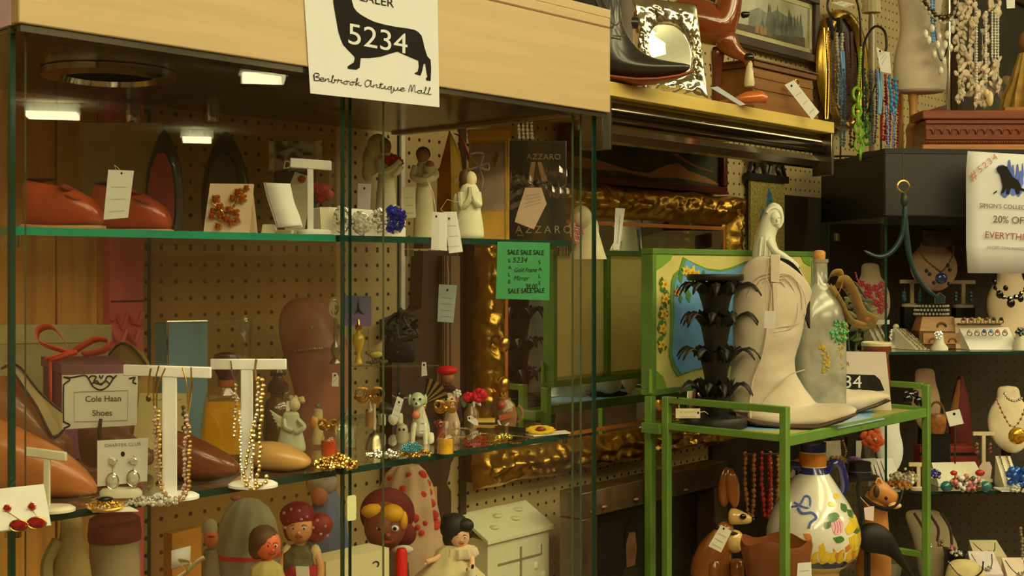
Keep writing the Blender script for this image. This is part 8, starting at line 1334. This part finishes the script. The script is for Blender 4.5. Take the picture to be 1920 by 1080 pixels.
t = T('card_pad', 'white earring card with a punched hole standing askew on the second shelf', 'card', 1792, 800, ('t', 2.96)); m = t.mb(); m.prism([(1773, 773), (1799, 767), (1807, 794), (1781, 800)], 0, 1.4); t.add('card', m, PAPER, smooth=False); m = t.mb(); m.prism([(1789+2.6*math.cos(a), 776+3*math.sin(a)) for a in [PI*i/4 for i in range(8)]], -.5, 0); t.add('hole', m, INK); t.add('support', t.mb().tube([(1792, 3, 798), (1794, 10, yy2(2.98))], 2, 5), DKB)
t = T('red_box', 'dark red book-shaped box lying on the second shelf', 'box', 1782, yy2(3.08), ('t', 3.08)); m = t.mb(); m.prism([(1722, 836), (1822, 836), (1834, 866), (1834, t.py), (1722, t.py)], -10, 30); t.add('box', m, M((128, 40, 22), .5, e=.62, var=.12), bev=.002); m = t.mb(); m.prism([(1720, 847), (1826, 847), (1828, 852), (1720, 852)], -12, -9.5); t.add('dark_band', m, BLACK, smooth=False)
RB_ = M((84, 26, 16), .6, e=.55, var=.2)
t = T('red_figurine', 'dark red and ochre carved figure in shadow at the back of the second shelf', 'figurine', 1800, yy2(3.16), ('t', 3.16)); m = t.mb(); profile(m, [(1776, t.py, 1826, t.py, 14), (1780, 790, 1822, 790, 14), (1786, 740, 1816, 744, 12), (1794, 715, 1808, 718, 10), (1797, 705, 1805, 706, 5)], 14); t.add('body', m, RB_); m = t.mb(); profile(m, [(1776, 770, 1792, 770, 4, -12), (1784, 740, 1796, 736, 4, -12), (1790, 712, 1796, 710, 3, -12)], 8); t.add('ochre_scarf', m, M((120, 72, 24), .6, e=.55))
b5 = bust('cream bust wearing a chain with a big amber ball, second shelf right', 1894, 724, 44, 124, 3.0, yy2, M((206, 182, 120), .8, e=.74), .5)
onbust('chain necklace with brown beads and an amber sequin ball on the cream bust', [(1868, 748), (1876, 766), (1884, 782), (1892, 796), (1902, 800), (1914, 786), (1924, 760)], M((130, 76, 36), .2, e=.72, coat=.5), 2.92, r=2.6, gap=3.6, pend=lambda t: t.add('amber_ball', t.mb().ball((1904, -8, 816), 17, 12, (1, .6, .95)), M((190, 130, 30), .12, .5, raw=False, e=.72, var=.5, scale=160)))
t = T('necklace', 'thick silver chain collar round the neck of the cream bust with the amber ball', 'necklace', 1900, 752, ('t', 2.94)); m = t.mb(); m.strand(catmull([(1884, 0, 738), (1890, -4, 748), (1902, -5, 752), (1914, -4, 746)], 5), 3, 1.6, 6); t.add('bead_strand', m, SILVER, ang=20)
smallT('cream double T stand with brown hoop earrings on the second shelf', 1844, 810, 40, 898, 2.97, C((120, 60, 24)), yy2)
# orange rose on white bust
b6 = bust('white mound-shaped bust under the orange fabric rose', 1668, 782, 26, 106, 2.98, yy2, WHITE, .8)
t = T('fabric_rose', 'large orange fabric rose brooch below the cart shelf', 'brooch', 1636, 846, ('t', 2.9)); OR = M((226, 92, 36), .6, e=.78, var=.12)
for k in range(13): a = k*2.4; q = 4+k*1.25; m = t.mb(); m.ball((1636+q*math.cos(a), -4-(13-k)*.5, 824+q*.9*math.sin(a)), 9, 8, (1, .35, .8), ('Y', a)); t.add('petal', m, OR)
m = t.mb(); m.ball((1637, -14, 822), 3, 7); t.add('rhinestone', m, STONE_W)
t = T('earring_card', 'pale card with a gilt chain bracelet beside the blue jar neck', 'earrings', 1570, 872, ('t', 2.9)); m = t.mb(); m.prism([(1546, 828), (1576, 826), (1578, 862), (1548, 864)], 0, 2); t.add('card', m, M((200, 186, 130), .8, e=.7), smooth=False); m = t.mb(); gems(m, 1572, 862, 16, 8, 36, 3, -3); m.strand(catmull([(1580, -2, 826), (1586, -3, 846), (1580, -4, 864)], 5), 2.4, 1.8, 6); t.add('chain', m, GOLDB, ang=20)
t = T('display_block', 'tall dark display block with a white card behind the jar and the orange rose', 'display block', 1597, yy2(3.0), ('t', 3.0)); m = t.mb(); m.box((1596, 6, (820+t.py)/2), (16, 16, t.py-820)); t.add('block', m, M((40, 28, 16), .5, e=.7), smooth=False); m = t.mb(); m.prism([(1604, 826), (1616, 826), (1612, 862), (1604, 862)], -4, -2); t.add('card', m, CREAM, smooth=False)
t = T('bangle', 'purple and white striped bangle by the top hat of the donkey', 'bracelet', 1612, 876, ('t', 2.88)); m = t.mb(); m.tube([(1606+14*math.cos(a), 10*math.sin(a), 868+9*math.sin(a+.6)) for a in [2*PI*i/20 for i in range(20)]], 5, 7, True); t.add('bangle', m, M((130, 84, 120), .3, e=.72, coat=.6)); m = t.mb(); m.prism([(1610, 860), (1640, 858), (1642, 870), (1612, 872)], -8, -4); t.add('white_card', m, PAPER, smooth=False)
t = T('glove_fan', 'white ridged card stand with thin drawn lines below the orange rose', 'jewellery stand', 1658, yy2(2.93), ('t', 2.93)); m = t.mb(); m.add([(1632, 10, 862), (1676, 10, 860), (1690, -14, t.py), (1642, -14, t.py), (1632, 14, t.py), (1676, 14, t.py)], [(0, 1, 2, 3), (0, 4, 5, 1), (0, 3, 4), (1, 5, 2), (3, 2, 5, 4)]); t.add('stand', m, WHITE, smooth=False)
for i in range(3): m = t.mb(); m.tube([(1638+8*i, 8, 866), (1648+8*i, -14, t.py-4)], .8, 4); t.add('fine_chain', m, STEEL)
def brooch2(label, cx, cy, rx, ry, mats, t_, n=50, r=4): return pile(label, cx, cy, rx, ry, mats, n, r, ('t', t_))
brooch2('large pale gold rhinestone spray brooch standing on the second shelf', 1694, 890, 26, 20, [(CHAMP, 'champagne_stones'), (STONE_W, 'clear_stones')], 2.86); brooch2('amber and topaz rhinestone brooch below the pale gold spray', 1682, 906, 26, 12, [(AMBERG, 'amber_stones'), (STONE_G, 'topaz_stones')], 2.83, 40)
smallT('white T stand with little pearl earrings in front of the cart post', 1722, 868, 36, 914, 2.86, PEARL, yy2)
brooch2('royal blue flower brooch with a silver rim right of the cart post', 1749, 886, 14, 15, [(SILVER, 'silver_rim'), (BLUEG, 'blue_stones')], 2.87, 36, 3.4)
t = T('bracelet_ramp', 'long low cream ramp behind the pearl cluster bracelet, second shelf', 'jewellery stand', 1790, yy2(2.95), ('t', 2.95), 'sloping bracelet ramps'); m = t.mb(); m.add([(1752, 16, 870), (1834, 16, 868), (1846, -10, t.py-6), (1756, -10, t.py-6), (1752, 20, t.py), (1834, 20, t.py), (1846, -10, t.py), (1756, -10, t.py)], [(0, 1, 2, 3), (0, 4, 5, 1), (3, 2, 6, 7), (0, 3, 7, 4), (1, 5, 6, 2), (7, 6, 5, 4)]); t.add('ramp', m, CREAM, smooth=False)
t = T('bracelet', 'chunky pink, pearl and bronze bead cluster bracelet with red ends', 'bracelet', 1810, yy2(2.87), ('t', 2.87)); y0 = t.py
for nm, mt, n in (('pearl_beads', PEARL, 26), ('coral_beads', M((190, 110, 84), .2, e=.75, coat=.8), 26), ('bronze_beads', SMOKE, 24)): m = t.mb(); gems(m, 1810, y0-17, 28, 14, n, 5.2, -4, 8); t.add(nm, m, mt)
for x, r in ((1787, 6), (1836, 8)): t.add('red_bead', t.mb().ball((x, -4, y0-36), r, 8, (1.2, .8, .8)), M((170, 40, 26), .3, e=.75))
for x, lb in ((1775, 'teal green polished stone left of the pearl cluster bracelet'), (1848, 'teal green polished stone right of the pearl cluster bracelet')): t = T('polished_stone', lb, 'stone', x, yy2(2.87), ('t', 2.87)); m = t.mb(); m.ball((x, 0, t.py-10), 11, 10, (1.1, .8, .95)); t.add('stone', m, M((40, 96, 80), .15, e=.72, coat=.8))
t = T('gift_tag', 'pink-grey luggage-shaped tag hanging off the double T stand', 'price tag', 1848, 898, ('t', 2.9)); m = t.mb(); m.prism([(1842, 866), (1856, 866), (1860, 876), (1857, 898), (1839, 898), (1836, 876)], 0, 1); t.add('card', m, M((180, 156, 110), .8, e=.72), smooth=False)
BLB = M((16, 84, 150), .1, e=.75, coat=1, var=.4)
t = T('bracelet', 'bright blue glass bead bracelet at the right edge of the second shelf', 'bracelet', 1904, yy2(2.87), ('t', 2.87)); y0 = t.py; m = t.mb()
for k in range(11): m.ball((1890+k*3.4, -6-5*math.sin(k), y0-34-8*math.sin(k*1.7)), 7.5, 9)
for k in range(8): m.ball((1892+k*4, -4, y0-18-3*math.sin(k)), 6, 8)
t.add('blue_beads', m, BLB); m = t.mb(); gems(m, 1906, y0-8, 16, 7, 24, 3.4, -6); t.add('silver_beads', m, STONE_W, ang=20)
ramp('cream bracelet ramp with chains behind the blue glass bracelet', [(1874, 858), (1902, 858), (1906, 912), (1876, 912)], 2.94, yy2, 2)
t = T('card_pad', 'small white card lying at the front of the second shelf, right', 'card', 1882, yy2(2.89)-.3, ('t', 2.89)); m = t.mb(); m.box((1884, 0, t.py-1.2), (28, 40, 1.6)); t.add('card', m, PAPER, smooth=False)
# third shelf
t = T('necklace_bust', 'broad cream draped bust with three dark pendant chains on the third shelf', 'jewellery stand', 1748, y3(3.02), ('t', 3.02), 'padded necklace display busts'); y0 = t.py; BU3 = M((150, 130, 80), .8, e=.65, var=.05)
m = t.mb(); profile(m, [(1724, y0, 1802, y0, 20), (1716, 1030, 1800, 1032, 20, -6), (1706, 995, 1786, 1000, 18, 0), (1698, 972, 1774, 978, 15, 6), (1700, 962, 1768, 964, 12, 10), (1712, 958, 1762, 958, 8, 12)], 20); t.add('padded_board', m, BU3, sub=1)
for i, (xa, xb, yp) in enumerate(((1714, 1742, 1020), (1742, 1762, 1014), (1764, 1790, 1026))):
    n_ = T('necklace', ['dark cord with a silver charm, left of three on the draped bust', 'dark cord with a round charm, middle of three on the draped bust', 'dark cord with a pink charm, right of three on the draped bust'][i], 'necklace', (xa+xb)//2, yp+8, ('t', 2.95), 'necklaces on the draped bust'); m = n_.mb(); m.tube(catmull([(xa, 0, 962), (xa+16, -3, 990), (xb-6, -4, yp)], 5), 2.6, 6); n_.add('cord', m, DKB); m = n_.mb(); gems(m, xb-4, yp+2, 7, 7, 14, 3, -6); n_.add('charm', m, [SILVER, M((130, 100, 60), .2, .6, e=.65), M((170, 110, 90), .2, e=.65)][i], ang=20)
def neckpad(label, cx, top, w, h, t_, mat, chain=True):
    t = T('necklace_pad', label, 'jewellery stand', cx, y3(t_), ('t', t_), 'cream necklace pads on the third shelf'); m = t.mb(); m.add([(cx-w, 20, top), (cx+w, 20, top), (cx+w*1.15, -20, top+h), (cx-w*1.15, -20, top+h), (cx-w, 24, t.py), (cx+w, 24, t.py), (cx+w*1.15, -16, t.py), (cx-w*1.15, -16, t.py)], [(0, 1, 2, 3), (0, 4, 5, 1), (3, 2, 6, 7), (0, 3, 7, 4), (1, 5, 6, 2), (7, 6, 5, 4)]); t.add('pad', m, mat, smooth=False)
    if chain: m = t.mb(); m.tube(catmull([(cx-w*.8, 14, top+4), (cx-w*.5, -4, top+h*.6), (cx, -14, top+h*.85), (cx+w*.5, -4, top+h*.6), (cx+w*.8, 14, top+4)], 5), 1, 5); c = t.add('chain', m, STEEL); m = t.mb(); gems(m, cx, top+h*.7, 6, 4, 10, 2, -16); t.add('charm', m, SILVER, parent=c, ang=20)
    return t
neckpad('cream necklace pad with a dark chain, back of the third shelf', 1850, 1017, 26, 22, 3.05, M((186, 166, 104), .8, e=.68)); neckpad('pale lilac-white necklace pad right of the cream one, third shelf', 1846, 1038, 24, 34, 2.95, M((196, 176, 140), .8, e=.7)); neckpad('cream necklace pad at the right frame edge, third shelf', 1908, 1050, 22, 30, 2.93, M((206, 180, 130), .8, e=.72))
t = T('necklace_dish', 'rounded cream necklace collar standing at the front of the third shelf', 'jewellery stand', 1808, y3(2.9), ('t', 2.9), 'cream necklace pads on the third shelf'); m = t.mb(); profile(m, [(1766, t.py, 1856, t.py, 20), (1770, 1080, 1850, 1080, 20), (1778, 1060, 1840, 1060, 16, 4), (1790, 1050, 1828, 1050, 10, 8)], 20); t.add('collar', m, M((190, 166, 94), .8, e=.7), sub=1); m = t.mb(); m.tube(catmull([(1776, -4, 1052), (1790, -22, 1072), (1810, -24, 1078), (1832, -20, 1068), (1842, -4, 1052)], 5), 1.6, 5); t.add('chain', m, STEEL)
brooch2('grey rhinestone and dark drop earrings at the foot of the draped bust', 1796, 1034, 14, 10, [(STONE_W, 'clear_stones'), (BLACKG, 'dark_drops')], 2.93, 18, 3)
t = T('black_box', 'low black jewellery box at the foot of the draped bust', 'box', 1790, y3(2.94), ('t', 2.94)); m = t.mb(); m.prism([(1776, 1030), (1808, 1034), (1814, 1052), (1780, 1050)], 6, 26); m.prism([(1780, 1050), (1814, 1052), (1814, t.py), (1780, t.py)], 0, 30); t.add('box', m, BLACK, bev=.001)
hang('pale bead rope hanging at the right edge above the third shelf', 1918, 990, 1052, 5, C((130, 110, 66)), 3.4, 2.96, group=None)
t = T('crystal_dish', 'clear cut-glass dish below the donkey figurine, bottom right of the cart', 'dish', 1660, y3(2.8)+3, ('t', 2.8)); m = t.mb(); m.lathe([(20, t.py), (24, t.py-8), (40, 1060), (46, 1048), (44, 1048), (36, 1062), (10, t.py-8)], 1650, 0, 24, cap=False); t.add('dish', m, glassy((.86, .9, .8), .16, .15))
m = t.mb(); m.lathe([(30, H*0+t.py+200), (30, t.py)], 1650, 0, 16); t.add('pedestal', m, glassy((.86, .9, .8), .16, .15))
